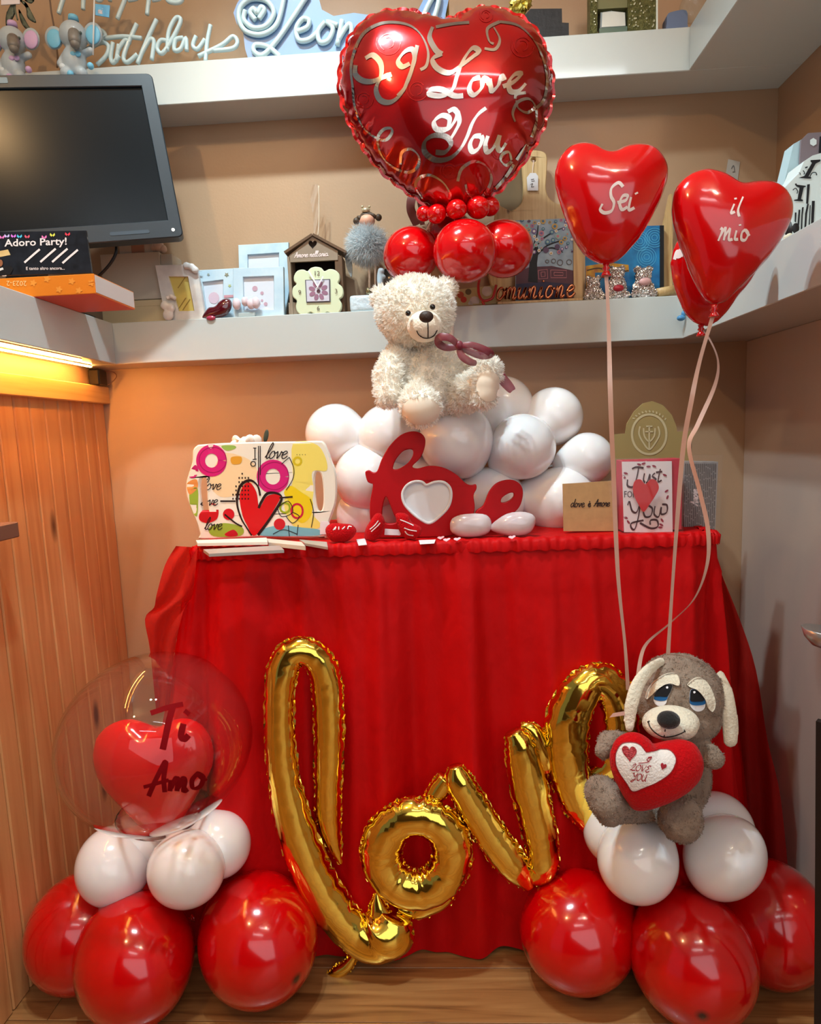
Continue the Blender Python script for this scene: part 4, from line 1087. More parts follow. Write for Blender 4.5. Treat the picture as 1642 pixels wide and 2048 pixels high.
for (x, y, h) in ((165, 318, 12), (150, 390, 12), (170, 500, 12)):
    part('lettering', strokes_on(tt, word('love', 340 + x / 2.28 - 6, 840 + y / 2.28, h, .3), 1.7, .0013), mat('paint_34_22_24', (34, 22, 24)), t, label='small black lettering love')
part('lettering', strokes_on(tt, word('....', 340 + 575 / 2.28, 840 + 160 / 2.28, 13, .0, sx=1.2), 2, .0013), mat('paint_34_22_24', (34, 22, 24)), t)
part('price_tag', px_plate(ZL([(684,475),(690,462),(722,462),(730,475),(730,520),(684,522)]), TY - 0.004, 0.0008), mat('tag_white', (236, 232, 236), .6), t)
# white flower posy behind the tray
t = thing('flower_posy', 'white flower posy with one dark leaf peeping over the painted tray', 'flowers', tuple(at(500, 1065, 1.50)))
cy = at(495, 880, 1.50); vf = []
g3 = np.random.default_rng(2)
for i in range(26):
    a = g3.random() * 2 * PI; rr = 0.028 * math.sqrt(g3.random()); c0 = cy + [rr * math.cos(a) * 1.25, rr * math.sin(a), -0.012 + 0.014 * g3.random()]
    vf.append(ell(c0, (0.013, 0.004, 0.012), rotm(g3.random() * 2, g3.random() * 2, g3.random() * 6), 10, 6))
M_petal = mat('petal_white', (240, 236, 226), 0.6, sss=.1)
for v in vf: part('petal', v, M_petal, t, True)
part('leaf', ell(at(532, 872, 1.50), (0.006, 0.002, 0.016), rotm(0, .25, 0), 12, 8), mat('leaf_dark', (52, 66, 56), .5), t, True)
part('pot', lathe([(0.026, 0), (0.032, 0.06), (0.034, 0.11), (0.03, 0.11)], 20, at(497, 1062, 1.50)), mat('pot_white', (230, 226, 220), .4), t, True)
# --- red wooden "love" sign with a white heart
SY = 1.35
t = thing('love_sign', 'red wooden script sign spelling love with a white heart as the o', 'sign', tuple(at(890, 1075, SY)))
lo = ZL([(890,240),(905,230),(925,240),(945,232),(965,180),(1000,120),(1050,70),(1100,52),(1140,58),(1163,85),(1160,130),(1140,175),(1105,212),(1130,222),(1180,210),(1240,216),(1300,245),(1350,290),(1375,298),(1396,295),(1398,315),(1385,345),(1390,400),(1375,460),(1330,505),(1270,530),(1150,535),(1010,535),(940,530),(915,470),(912,380),(925,300),(915,290),(900,280)])
hA = ZL([(1016,215),(1030,180),(1060,145),(1090,134),(1108,140),(1106,165),(1085,195),(1050,220),(1022,226)])
hB = ZL([(985,350),(970,390),(966,440),(975,465),(1000,475),(1035,465),(1020,430),(1005,390)])
M_sign = mat('sign_red', (178, 2, 14), 0.5, spec=.3, var=.05)
heart_px = [(1170,296),(1150,282),(1115,280),(1080,298),(1060,335),(1068,380),(1100,420),(1145,455),(1185,470),(1230,440),(1270,395),(1283,345),(1275,305),(1245,282),(1205,283)]
vf = px_plate(cr(lo, 4, True), SY, 0.014, [cr(hA, 4, True), cr(hB, 4, True), cr(ZL(heart_px), 4, True)], 0.0015)
part('letters', vf, M_sign, t, 40)
eo = ZL([(1395,420),(1430,390),(1455,330),(1490,290),(1540,274),(1580,280),(1605,305),(1610,345),(1595,395),(1560,430),(1520,450),(1490,470),(1440,475),(1400,460)])
hC = ZL([(1510,375),(1515,355),(1545,335),(1566,333),(1568,350),(1550,368),(1525,378)])
part('letters', px_plate(cr(eo, 4, True), SY - 0.002, 0.014, [cr(hC, 4, True)], 0.0015), M_sign, t, 40)
part('heart_panel', px_plate(cr(ZL(heart_px), 4, True), SY + 0.005, 0.006), mat('panel_white', (226, 228, 232), 0.25, coat=.5), t)
part('heart_frame', join(*[tube(np.array([at(x, y, SY + 0.002) for x, y in cr(ZL(heart_px), 4, True)]), 0.0035, 8, closed=True)]), mat('panel_white', (0, 0, 0)), t, True)
# --- plush red hearts
M_plush = mat('plush_red', (190, 2, 14), 0.9, spec=.2, sheen=.05, bump=.5, bscale=300)
def plush_heart(label, outline, Y, txt, k=.9, zf=ZL):
    O = np.array([(at(x, y, Y)[0], at(x, y, Y)[2]) for x, y in cr(zf(outline), 4, True)])
    V, F, nf = inflate(O, 0.004, k); Vw = stand(V, Y); dz = ZT + .002 - Vw[:, 2].min(); Vw[:, 2] += dz
    tt_ = thing('plush_heart', label, 'plush heart', tuple(Vw[np.argmin(Vw[:, 2])]), 'small plush hearts on the table')
    part('body', (Vw, F), M_plush, tt_, True)
    tr = bvh((Vw, F))
    part('lettering', strokes_on(tr, [[(x, y - dz / mpp(x, y, Y)) for x, y in q] for q in txt], 1.9, .0008), mat('stitch_white', (240, 222, 222), .7), tt_, label='white stitched lettering')
    return tt_
plush_heart('small red plush heart lying nearest the painted tray', [(712,520),(740,498),(790,500),(830,505),(852,530),(838,560),(810,580),(775,586),(740,580),(715,550)], 1.31, [ZL([(745,530),(757,515),(752,528)]), ZL([(770,528),(770,514)]), ZL([(785,526),(798,514)]), ZL([(810,526),(815,513),(828,515)])])
plush_heart('small red plush heart standing at the foot of the red letter l', [(888,560),(892,520),(915,480),(940,448),(965,450),(980,480),(975,520),(955,555),(930,572),(905,570)], 1.315, [ZL([(912,520),(935,500),(950,480)]), ZL([(918,530),(945,505),(958,490)])])
plush_heart('small red plush heart leaning on the white heart of the love sign', [(1030,455),(1055,446),(1085,455),(1105,490),(1140,508),(1150,530),(1130,560),(1090,570),(1060,550),(1040,510)], 1.315, [ZL([(1050,478),(1080,490),(1110,505)]), ZL([(1068,515),(1095,525),(1125,530)]), ZL([(1072,530),(1085,545),(1110,550)])])
# --- flat frames lying at the table's left front
def slab(name, label, cat, quad, z0, th, m, group=None):
    P = [atZ(x, y, z0 + th) for x, y in ZL(quad)]; V = np.array(P + [p - [0, 0, th] for p in P])
    F = [(0, 1, 2, 3), (7, 6, 5, 4)] + [(i, i + 4, (i + 1) % 4 + 4, (i + 1) % 4) for i in range(4)]
    c_ = V.mean(0)
    oo = part(name, (V, F), m, origin=(c_[0], c_[1], z0)); tag(oo, label, cat, group); return oo
M_sil = mat('frame_silver', (206, 202, 196), 0.35, metal=.5); M_crm = mat('card_cream', (214, 206, 192), .6)
slab('photo_frame', 'silver flat frame lying lowest at the left front of the table', 'frame', [(152,590),(178,610),(520,592),(500,572)], ZT + .003, .006, M_sil)
slab('photo_frame', 'white flat frame lying under the painted tray', 'frame', [(118,548),(125,560),(440,556),(690,530),(640,524)], ZT + .0105, .006, mat('frame_white2', (236, 230, 220), .5)) if False else None
slab('photo_frame', 'white flat frame lying under the foot of the painted tray', 'frame', [(118,548),(125,562),(445,556),(440,536)], ZT + .0105, .006, mat('frame_white2', (236, 230, 220), .5))
slab('flat_box', 'cream flat box on the cloth beside the white flat frame', 'box', [(440,540),(450,558),(618,576),(600,556)], ZT + .003, .008, M_crm)
slab('photo_frame', 'thin grey flat frame nearest the first plush heart', 'frame', [(590,545),(615,562),(720,580),(715,556)], ZT + .003, .005, M_sil)
for i, (q, lab) in enumerate((([(980,510),(978,538),(1050,540),(1060,515)], 'white paper tag between two plush hearts'), ([(1135,548),(1140,566),(1205,562),(1212,545)], 'white paper tag right of the plush hearts'), ([(850,545),(860,572),(898,568),(890,540)], 'curled white tag beside the first plush heart'))):
    if i == 0: oo = part('paper_tag', px_plate(ZL([(x, y - 14) for x, y in q]), 1.325, .0006), mat('tag_white', (0, 0, 0))); 
    else: oo = slab('paper_tag', '', '', q, ZT + .0035, .0008, mat('tag_white', (0, 0, 0)))
    tag(oo, lab, 'tag')
# --- pearly pebble candies
M_pearl = mat('pearl_white', (226, 216, 216), 0.16, coat=1.0, c2=(206, 184, 190), vscale=14)
def pebble(label, pts, Y):
    O = np.array([(at(x, y, Y)[0], at(x, y, Y)[2]) for x, y in cr(ZL(pts), 5, True)]); V, F, nf = inflate(O, .005, .85)
    Vr, Fr = remesh((stand(V, Y), F), .0025, 8); Vr[:, 2] += ZT + .0015 - Vr[:, 2].min()
    oo = part('pearl_pebble', (Vr, Fr), M_pearl, None, True); tag(oo, label, 'ornament', 'pearly pebbles on the table')
pebble('pearly rose white pebble ornament just right of the white heart', [(1275,490),(1285,455),(1330,435),(1400,430),(1450,440),(1468,475),(1455,520),(1400,540),(1330,540),(1285,520)], 1.325)
pebble('pointed pearly white pebble ornament at the right of the pair', [(1455,500),(1500,455),(1550,430),(1610,425),(1660,440),(1668,480),(1640,525),(1570,540),(1500,528)], 1.325)
# --- loose pink petals
M_pet = mat('petal_pink', (240, 190, 200), .6)
for i, (x, y, lab) in enumerate(((1185, 528, 'upright pink paper petal in front of the love sign'), (1235, 545, 'pink paper petal lying left of the pebbles'), (1310, 552, 'pink paper petal lying under the first pebble'), (1262, 556, 'pale pink petal nearest the table edge'), (1560, 545, 'pink petal under the pointed pebble'))):
    P = tz(*ZL([(x, y)])[0]); vf = prism(cr(heart2(12, .016, .014), 2, True), P + [0, 0, .003 + .0004 * i], (1, 0, 0.1), (0.1, .9, .35), (0, -.35, .93), .0006)
    oo = part('paper_petal', vf, M_pet); tag(oo, lab, 'petal', 'pink paper petals on the table')
# --- kraft card
ZK = zoomer(1060, 780, 2.8213)
KY = 1.35
t = thing('kraft_card', 'brown kraft card lettered dove e Amore in front of the white balloons', 'card', tuple(at(1180, 1060, KY)))
vf = px_plate(ZK([(185,530),(480,512),(482,795),(190,797)]), KY, 0.004)
M_kraft = mat('kraft_card', (196, 156, 106), .75, var=.12, vscale=60)
part('card', vf, M_kraft, t); tr = bvh(vf)
M_ink = mat('ink_dark', (46, 26, 22), .6)
part('lettering', strokes_on(tr, word('dove', 1060 + 228 / 2.82, 780 + 660 / 2.82, 8.2, .15) , 1.7, .0008), M_ink, t, label='dark lettering dove')
part('lettering', strokes_on(tr, word('\u00e8', 1060 + 326 / 2.82, 780 + 658 / 2.82, 7, .1), 2.2, .0008), M_ink, t)
part('lettering', strokes_on(tr, word('Amore', 1060 + 358 / 2.82, 780 + 656 / 2.82, 7.6, .25, sx=.95), 1.7, .0008), M_ink, t, label='dark lettering Amore')
# --- tall display bag/box with crest behind
DY = 1.55
t = thing('crest_panel', 'olive gold arched panel with a round shield crest behind the card box', 'panel', tuple(at(1290, 1050, DY)))
o = ZK([(470,800),(470,250),(540,245),(548,190),(590,120),(640,75),(690,62),(750,85),(800,140),(825,200),(830,235),(905,232),(905,800)])
vf = px_plate(o, DY, .006); part('panel', vf, mat('olive_card', (168, 146, 92), .6, var=.05), t); tr = bvh(vf)
M_pale = mat('print_pale_olive', (206, 192, 150), .6)
part('crest', strokes_on(tr, [ZK(circ(672, 250, 97, 112, 24) + [(769, 250)])], 4.5, .0008), M_pale, t)
part('crest', strokes_on(tr, [ZK(s_) for s_ in ([(620,205),(615,250),(640,300),(672,335),(705,300),(730,250),(722,205)], [(640,215),(645,260),(672,290),(700,260),(705,215)], [(672,205),(672,330)], [(650,235),(694,235)], [(655,205),(690,205)])], 3.2, .0008), M_pale, t)
part('crest_lettering', strokes_on(tr, [ZK([(672 + 128 * math.cos(a), 250 + 135 * math.sin(a)), (672 + 116 * math.cos(a + .05), 250 + 124 * math.sin(a + .05))]) for a in np.linspace(-2.4, -0.75, 11)], 2.6, .0008, smooth=0), M_pale, t, kind='stuff')
part('side_slot', px_plate(ZK([(900,250),(912,245),(912,370),(900,370)]), DY - .002, .003), mat('slot_dark', (52, 28, 18), .6), t)
# --- clear box with the Just for You card
CY = 1.325
t = thing('card_box', 'clear box holding a Just for You card and a pink box', 'gift box', tuple(at(1290, 1070, CY)))
cl = clear_mat('clear_plastic', (255, 255, 255), .05, .012, 1.12)
o = ZK([(478,385),(510,375),(860,380),(862,800),(800,822),(492,812)])
part('clear_shell', join(px_plate(ZK([(470,385),(865,380),(865,808),(490,818)]), CY - .018, .0006), px_plate(ZK([(440,520),(478,450),(478,815),(488,818)]), CY - .01, .0006)), cl, t)
P1 = ZK([(520,405),(800,402),(805,806),(532,802)])
vf = px_plate(rrect(0, 0, 0) and P1, CY, .003); part('card', vf, mat('card_white', (238, 228, 230), .5), t); tr = bvh(vf)
P2 = [at(*p, CY + .003) for p in ZK([(800,388),(858,386),(862,812),(806,806)])]
lo_, hi_ = at(*ZK([(520, 806)])[0], CY + .0035), at(*ZK([(862, 386)])[0], CY + .0035)
part('pink_box', box((lo_[0], CY + .0035, ZT + .004), (hi_[0], CY + .05, hi_[2]), .001), mat('box_pink', (190, 40, 62), .4), t)
M_pl = mat('ink_plum', (70, 26, 34), .5)
part('lettering', strokes_on(tr, [ZK(s_) for s_ in ([(575,445),(600,435),(640,440)], [(612,440),(600,500),(580,545),(550,540),(550,505)], [(645,470),(640,510),(660,520),(675,475),(675,515)], [(705,468),(690,485),(710,505),(690,518)], [(735,445),(722,515),(742,508)], [(710,465),(745,460)])], 4.2, .0008, nib=(2.0, .4)), M_pl, t, label='plum lettering Just')
part('lettering', print_on(tr, 'FOR', 1060 + 528 / 2.82, 780 + 606 / 2.82, 13, sx=.72), M_pl, t, label='plum lettering FOR')
part('lettering', strokes_on(tr, [ZK(s_) for s_ in ([(550,650),(560,630),(575,680),(600,690),(620,640)], [(622,640),(610,720),(590,785),(570,775),(575,750),(640,735)], [(660,650),(640,680),(650,715),(680,710),(690,670),(665,650)], [(705,655),(700,700),(725,715),(740,660),(740,700),(770,690),(772,650),(745,645)], [(620,750),(680,780),(720,770),(715,735),(680,735),(678,760)])], 4.2, .0008, nib=(2.0, .4)), M_pl, t, label='plum lettering You')
drops = []
for x, y, a in ((615,420,.3),(640,415,-.3),(668,432,0),(700,430,.4),(530,490,.8),(540,720,.4),(555,745,.9),(770,570,-.6),(775,605,-1.2),(740,760,.5),(735,775,0),(745,735,1.0),(760,480,.4),(540,470,.3)):
    drops.append(fill_on(tr, ZK([(x + 13 * math.cos(q) * math.cos(a) - 6 * math.sin(q) * math.sin(a), y + 13 * math.cos(q) * math.sin(a) + 6 * math.sin(q) * math.cos(a)) for q in np.linspace(0, 2 * PI, 9)[:-1]]), .0008))
part('drops', join(*drops), mat('ink_wine', (150, 40, 66), .5), t, kind='stuff')
vf2 = px_plate(cr(ZK([(652,532),(625,505),(595,512),(582,550),(590,600),(618,655),(642,688),(672,650),(705,600),(727,555),(715,515),(685,503)]), 4, True), CY - .012, .002)
part('red_heart', vf2, mat('heart_felt', (206, 34, 40), .6), t)
part('heart_string', tube([at(*ZK([(655, 400)])[0], CY - .011), at(*ZK([(652, 530)])[0], CY - .011)], .0006, 5), mat('string_white', (240, 230, 230), .5), t)
# --- grey typographic book in film
BY = 1.385
t = thing('gift_book', 'grey printed gift box lettered Amore in clear film beside the card box', 'box', tuple(at(1400, 1062, BY)))
vf = px_plate(ZK([(866,402),(1062,405),(1045,800),(870,800)]), BY, .03); part('cover', vf, mat('book_grey', (172, 164, 160), .6, var=.2, vscale=90), t); tr = bvh(vf)
lines = []; g4 = np.random.default_rng(9)
for i in range(17):
    x = 878 + i * 10.6; y = 415
    while y < 790:
        L = 12 + g4.random() * 60; lines.append(ZK([(x - (y - 400) * .03, y), (x - (min(y + L, 792) - 400) * .03, min(y + L, 792))])); y += L + 7
part('fine_print', strokes_on(tr, lines, 2.2, .0006, smooth=0), mat('ink_grey', (108, 100, 98), .6), t, kind='stuff')
part('lettering', strokes_on(tr, word('Amore', 1060 + 945 / 2.82, 780 + 655 / 2.82, 7.5, .2, rot=-PI / 2), 2.4, .001), mat('print_white', (0, 0, 0)), t, label='white lettering Amore')
part('film', px_plate(ZK([(862,366),(1088,368),(1070,800),(870,812)]), BY - .006, .0004), cl, t)
# ================================================================ plush bear on the white balloons
ZE = zoomer(600, 540, 2.566)
def bp(x, y, Y): q = ZE([(x, y)])[0]; return at(q[0], q[1], Y)
def br(r, Y): return r / 2.566 * mpp(870, 700, Y)
BYb = 1.40
t = thing('teddy_bear', 'fluffy cream teddy bear with maroon bow sitting on white balloons', 'plush toy', tuple(bp(640, 720, BYb)))
hd = ell(bp(590, 215, 1.37), (br(196, 1.37), br(170, 1.37), br(172, 1.37)))
body = ell(bp(650, 570, BYb), (br(185, BYb), br(150, BYb), br(190, BYb)))
earL = ell(bp(425, 150, 1.40), (br(62, 1.4), br(40, 1.4), br(66, 1.4)), rotm(0, -.4, 0)); earR = ell(bp(748, 95, 1.40), (br(52, 1.4), br(36, 1.4), br(52, 1.4)))
armL = limb([bp(505, 440, 1.38), bp(455, 540, 1.345), bp(450, 640, 1.33)], [br(70, 1.37), br(72, 1.345), br(66, 1.33)])
armR = limb([bp(790, 440, 1.42), bp(880, 500, 1.42), bp(940, 560, 1.41)], [br(70, 1.4), br(68, 1.41), br(55, 1.41)])
legL = limb([bp(600, 660, 1.37), bp(615, 690, 1.31), bp(622, 705, 1.285)], [br(95, 1.37), br(100, 1.31), br(98, 1.285)])
legR = limb([bp(810, 650, 1.39), bp(880, 620, 1.34), bp(938, 585, 1.31)], [br(90, 1.39), br(90, 1.34), br(84, 1.31)])
footR = limb([bp(960, 520, 1.315), bp(940, 640, 1.305)], [br(75, 1.31), br(70, 1.31)])
bear = remesh(join(hd, body, earL, earR, armL, armR, legL, legR, footR), 0.0045, 5)
M_bear = mat('bear_cream', (252, 244, 230), 0.85, sheen=.4, c2=(246, 232, 212), vscale=18)
part('body', bear, M_bear, t, True)
sn_c = bp(640, 290, 1.29); snout = ell(sn_c, (br(92, 1.29), br(85, 1.29), br(80, 1.29)))
soleL = bp(618, 720, 1.25); soleR = bp(962, 590, 1.275)
eyeP = [bp(555, 222, 1.262), bp(680, 190, 1.262)]
def keep(P):
    k = np.ones(len(P), bool)
    q = (P - np.array([0, 0, EYE])) @ CM.T; X = (821 + FPX * q[:, 0] / q[:, 2] - 600) * 2.566; Yq = (1024 + FPX * q[:, 1] / q[:, 2] - 540) * 2.566
    front = P[:, 1] < 1.33
    k &= ~(front & (((X - 620) / 92) ** 2 + ((Yq - 722) / 66) ** 2 < 1))
    k &= ~(front & (((X - 965) / 58) ** 2 + ((Yq - 595) / 78) ** 2 < 1))
    for ex, ey in ((555, 220), (680, 190)): k &= ~((P[:, 1] < 1.36) & ((X - ex) ** 2 + (Yq - ey) ** 2 < 22 ** 2))
    k &= ~((P[:, 1] < 1.36) & (((X - 640) / 85) ** 2 + ((Yq - 295) / 75) ** 2 < 1))
    return k
M_fur = fuzz_mat('fur_cream', (255, 252, 246))
part('fur', fur(bear, 32000, 0.0095, 0.0026, 0.42, 0.06, 3, 1700, keep), M_fur, t, kind='stuff')
sn = part('snout', remesh(snout, .004, 3), mat('snout_cream', (246, 234, 214), .8, sheen=.3, bump=.3, bscale=250), t, True)
tr = bvh(snout)
part('nose', ell(bp(648, 240, 1.208), (br(37, 1.2), br(26, 1.2), br(30, 1.2))), mat('nose_brown', (56, 38, 28), .55, bump=.2, bscale=300), t, True)
part('mouth', strokes_on(tr, [ZE(q) for q in ([(655, 262), (657, 300), (657, 345)], [(600, 310), (610, 330), (632, 345), (657, 348), (685, 336), (703, 308)])], 2.0, .0012), mat('stitch_dark', (40, 28, 24), .7), t)
for q in eyeP: part('eye', ell(q, br(15, 1.262), nu=14, nv=9), mat('eye_black', (10, 9, 10), .08, coat=1), t, True)
M_sole = mat('sole_beige', (240, 224, 204), .8, sheen=.3)
bt_ = bvh(bear)
part('paw_pad', fill_on(bt_, ZE(circ(620, 722, 92, 66, 24)), .003, 6), M_sole, t, True)
part('paw_pad', fill_on(bt_, ZE(circ(965, 595, 58, 78, 24)), .003, 6), M_sole, t, True)
M_bow = mat('bow_maroon', (120, 20, 44), .4, sheen=.3, alpha=.9)
def strip(pts, w, m, parent, name, label=None, sub=None):
    P = np.array([bp(x, y, Yk) for x, y, Yk in pts]); P = cr(P, 8); n = len(P); V = []
    for i in range(n):
        d = P[min(i + 1, n - 1)] - P[max(i - 1, 0)]; d /= np.linalg.norm(d); s_ = np.cross(d, [0, -1, 0.15]); s_ /= np.linalg.norm(s_)
        ww = w * (0.55 + .45 * math.sin(PI * i / (n - 1)) ** .5); u = np.cross(s_, d)
        V += [P[i] + s_ * ww / 2, P[i] + u * .003, P[i] - s_ * ww / 2]
    F = [(3 * i + k, 3 * i + k + 1, 3 * i + k + 4, 3 * i + k + 3) for i in range(n - 1) for k in (0, 1)]
    return part(name, (V, F), m, parent, True, label)
bw_ = part('bow', ell(bp(818, 388, 1.272), (br(22, 1.3), br(16, 1.3), br(24, 1.3))), M_bow, t, True, 'maroon ribbon bow')
strip([(815, 390, 1.272), (770, 350, 1.265), (720, 345, 1.27), (712, 375, 1.28), (750, 398, 1.285), (812, 395, 1.278)], .016, M_bow, bw_, 'loop')
strip([(820, 390, 1.272), (880, 385, 1.265), (950, 410, 1.268), (978, 432, 1.275), (930, 440, 1.28), (860, 415, 1.28), (820, 395, 1.276)], .015, M_bow, bw_, 'loop')
strip([(815, 395, 1.275), (830, 440, 1.27), (870, 470, 1.27), (905, 478, 1.275)], .015, M_bow, bw_, 'tail')
strip([(1000, 500, 1.36), (1040, 560, 1.36), (1065, 590, 1.36), (1092, 622, 1.355)], .022, M_bow, bw_, 'tail')

# ================================================================ plush dog with heart pillow
ZD = zoomer(1140, 1280, 4.321)
def dp(x, y, Y): q = ZD([(x, y)])[0]; return at(q[0], q[1], Y)
def dr(r, Y): return r / 4.321 * mpp(1340, 1480, Y)
DYb = 1.19
M_dog = mat('dog_taupe', (156, 138, 122), .85, sheen=.15, c2=(134, 114, 98), vscale=26, bump=.35, bscale=160)
M_dcream = mat('dog_cream', (236, 228, 206), .85, sheen=.15, bump=.35, bscale=200)
t = thing('plush_dog', 'grey brown plush dog with cream ears sitting on white balloons hugging a heart', 'plush toy', tuple(dp(900, 1500, DYb)))
hd = ell(dp(938, 490, DYb), (dr(372, DYb), dr(330, DYb), dr(372, DYb)))
cheeks = ell(dp(960, 640, DYb - .01), (dr(330, DYb), dr(300, DYb), dr(240, DYb)))
body = ell(dp(960, 1180, 1.21), (dr(250, 1.2), dr(220, 1.2), dr(360, 1.2)))
armL = limb([dp(560, 930, 1.16), dp(400, 880, 1.12), dp(330, 880, 1.11)], [dr(95, 1.15), dr(98, 1.12), dr(92, 1.11)])
pawL = limb([dp(330, 880, 1.11), dp(285, 960, 1.10)], [dr(90, 1.1), dr(72, 1.1)])
armR = limb([dp(1090, 950, 1.15), dp(1190, 990, 1.12), dp(1235, 1020, 1.105)], [dr(100, 1.15), dr(105, 1.12), dr(95, 1.1)])
legL = limb([dp(620, 1420, 1.16), dp(420, 1410, 1.10), dp(310, 1380, 1.07)], [dr(150, 1.16), dr(165, 1.1), dr(165, 1.07)])
footL = limb([dp(270, 1320, 1.075), dp(340, 1480, 1.07)], [dr(150, 1.07), dr(130, 1.07)])
legR = limb([dp(880, 1450, 1.16), dp(940, 1520, 1.10), dp(955, 1560, 1.075)], [dr(170, 1.16), dr(195, 1.1), dr(185, 1.07)])
footR = limb([dp(1000, 1500, 1.075), dp(915, 1610, 1.07)], [dr(140, 1.07), dr(125, 1.07)])
dog = remesh(join(hd, cheeks, body, armL, pawL, armR, legL, footL, legR, footR), 0.0035, 4)
part('body', dog, M_dog, t, True); dt_ = bvh(dog)
part('fur', fur(dog, 22000, 0.0035, 0.0011, 0.8, 0.05, 5, 1500), M_dog, t, kind='stuff')
mz = join(ell(dp(870, 715, 1.105), (dr(245, 1.1), dr(150, 1.1), dr(148, 1.1))), ell(dp(800, 740, 1.09), (dr(150, 1.1), dr(110, 1.1), dr(110, 1.1))), ell(dp(950, 750, 1.09), (dr(150, 1.1), dr(110, 1.1), dr(110, 1.1))))
mzr = remesh(mz, .0028, 6); part('muzzle', mzr, M_dcream, t, True, 'cream muzzle')
mt = bvh(mzr)
nose = remesh(ell(dp(852, 690, 1.062), (dr(100, 1.06), dr(70, 1.06), dr(80, 1.06)), rotm(0, .1, 0)), .0028, 2)
part('nose', nose, mat('nose_black', (14, 13, 14), .8, sheen=.4, bump=.3, bscale=300), t, True)
part('mouth', strokes_on(mt, [ZD(q) for q in ([(680, 705), (695, 750), (740, 800), (810, 835), (900, 825), (960, 805), (990, 788)], [(822, 770), (812, 835)], [(672, 712), (690, 700)], [(985, 775), (996, 795)])], 2.0, .0012), mat('stitch_dark', (0, 0, 0)), t)
def felt(name, outline, off, col, label=None, step=3, sm=5, parent=None, zf=ZD, rough=.8):
    return part(name, fill_on(dt_, cr(zf(outline), sm, True), off, step), mat('felt_%d_%d_%d' % col, col, rough), parent or t, True, label)
for side, eye, blue, blk, glint in (('l', [(880,385),(800,395),(745,455),(725,510),(745,555),(790,570),(828,548),(845,500),(878,430)],
      [(880,390),(800,398),(748,455),(730,500),(740,515),(790,525),(835,515),(850,480),(876,430)], [(880,390),(800,398),(752,452),(736,485),(780,488),(838,490),(860,465),(877,430)], (842, 412)),
      ('r', [(1040,430),(1030,510),(1042,575),(1090,614),(1145,600),(1165,545),(1135,475),(1085,432)], [(1042,432),(1032,500),(1036,548),(1090,562),(1163,545),(1135,478),(1085,434)], [(1043,434),(1034,490),(1040,525),(1095,530),(1150,520),(1130,476),(1085,436)], (1066, 450))):
    e = felt('eye', eye, .0022, (236, 236, 240))
    felt('iris', blue, .0030, (20, 92, 150), parent=e); felt('pupil', blk, .0038, (12, 10, 14), parent=e)
    felt('glint', circ(glint[0], glint[1], 9, n=8), .0045, (250, 250, 255), parent=e, step=None)
def padded(outline, Y0, th, m, name, label=None):
    vf = fill_on(dt_, cr(ZD(outline), 5, True), .0025, 4); V, F = vf
    n = len(V); d = np.array([0, -1, .1]); bound = set()
    from collections import Counter
    cnt = Counter(tuple(sorted((f[i], f[(i + 1) % len(f)]))) for f in F for i in range(len(f)))
    ed = [e for e, c_ in cnt.items() if c_ == 1]
    V2 = np.concatenate([V + d * th, V - d * .002]); F2 = [tuple(f) for f in F] + [(a, b, b + n, a + n) for a, b in ed]
    return part(name, (V2, F2), m, t, True, label)
padded([(660,500),(695,405),(800,312),(900,290),(935,330),(930,390),(850,372),(765,412),(695,480)], 0, .005, M_dcream, 'eyebrow', 'cream eyebrow')
padded([(1015,385),(1080,330),(1150,342),(1210,430),(1240,540),(1218,605),(1185,588),(1150,500),(1090,430),(1030,405)], 0, .005, M_dcream, 'eyebrow', 'cream eyebrow')
def ear(pts, rad, name):
    P = np.array([dp(x, y, Yk) for x, y, Yk in pts]); R = np.array([dr(r, 1.15) for r in rad]); PR = cr(np.c_[P, R], 8)
    vf = tube(PR[:, :3], PR[:, 3], 18, (0, -1, 0), (1, .42)); e0, e1 = ell(P[0], (R[0], R[0] * .42, R[0]), nu=14, nv=8), ell(P[-1], (R[-1], R[-1] * .42, R[-1]), nu=14, nv=8)
    part(name, remesh(join(vf, e0, e1), .003, 4), M_dcream, t, True, 'long cream ear')
ear([(780, 190, 1.17), (680, 260, 1.145), (590, 380, 1.125), (535, 540, 1.11), (515, 680, 1.105), (515, 760, 1.10)], [45, 56, 62, 60, 52, 40], 'ear')
ear([(1300, 300, 1.19), (1345, 420, 1.165), (1370, 580, 1.15), (1385, 740, 1.145), (1388, 870, 1.14)], [40, 56, 66, 72, 62], 'ear')
# --- pillow
PYl = 1.045
pil = [(740,912),(690,860),(620,812),(540,798),(430,838),(362,930),(340,1020),(360,1150),(420,1280),(490,1400),(545,1465),(640,1462),(760,1422),(900,1362),(1020,1290),(1110,1200),(1155,1090),(1140,990),(1090,905),(1000,865),(880,872),(800,895)]
O = np.array([(dp(x, y, PYl)[0], dp(x, y, PYl)[2]) for x, y in cr(pil, 6, True)])
V, F, nf = inflate(O, .005, .78); V[:, 2] *= 1.0
Vp, Fp = remesh((stand(V, PYl), F), .0028, 8)
t2 = thing('heart_pillow', 'red heart pillow lettered I LOVE YOU held by the plush dog', 'pillow', tuple(Vp[np.argmin(Vp[:, 2])]))
part('pillow', (Vp, Fp), mat('pillow_red', (196, 2, 12), .9, spec=.2, sheen=.08, bump=.4, bscale=220), t2, True)
pt = bvh((Vp, Fp)); dt_ = pt
wh = [(655,970),(600,905),(530,885),(450,900),(405,970),(400,1060),(430,1140),(490,1230),(545,1302),(640,1272),(750,1225),(860,1150),(910,1060),(905,1000),(860,955),(790,950),(720,962)]
ap = part('applique', fill_on(pt, cr(ZD(wh), 6, True), .0016, 3), mat('felt_white', (240, 232, 226), .85, sheen=.4, bump=.3, bscale=260), t2, True, 'white heart patch')
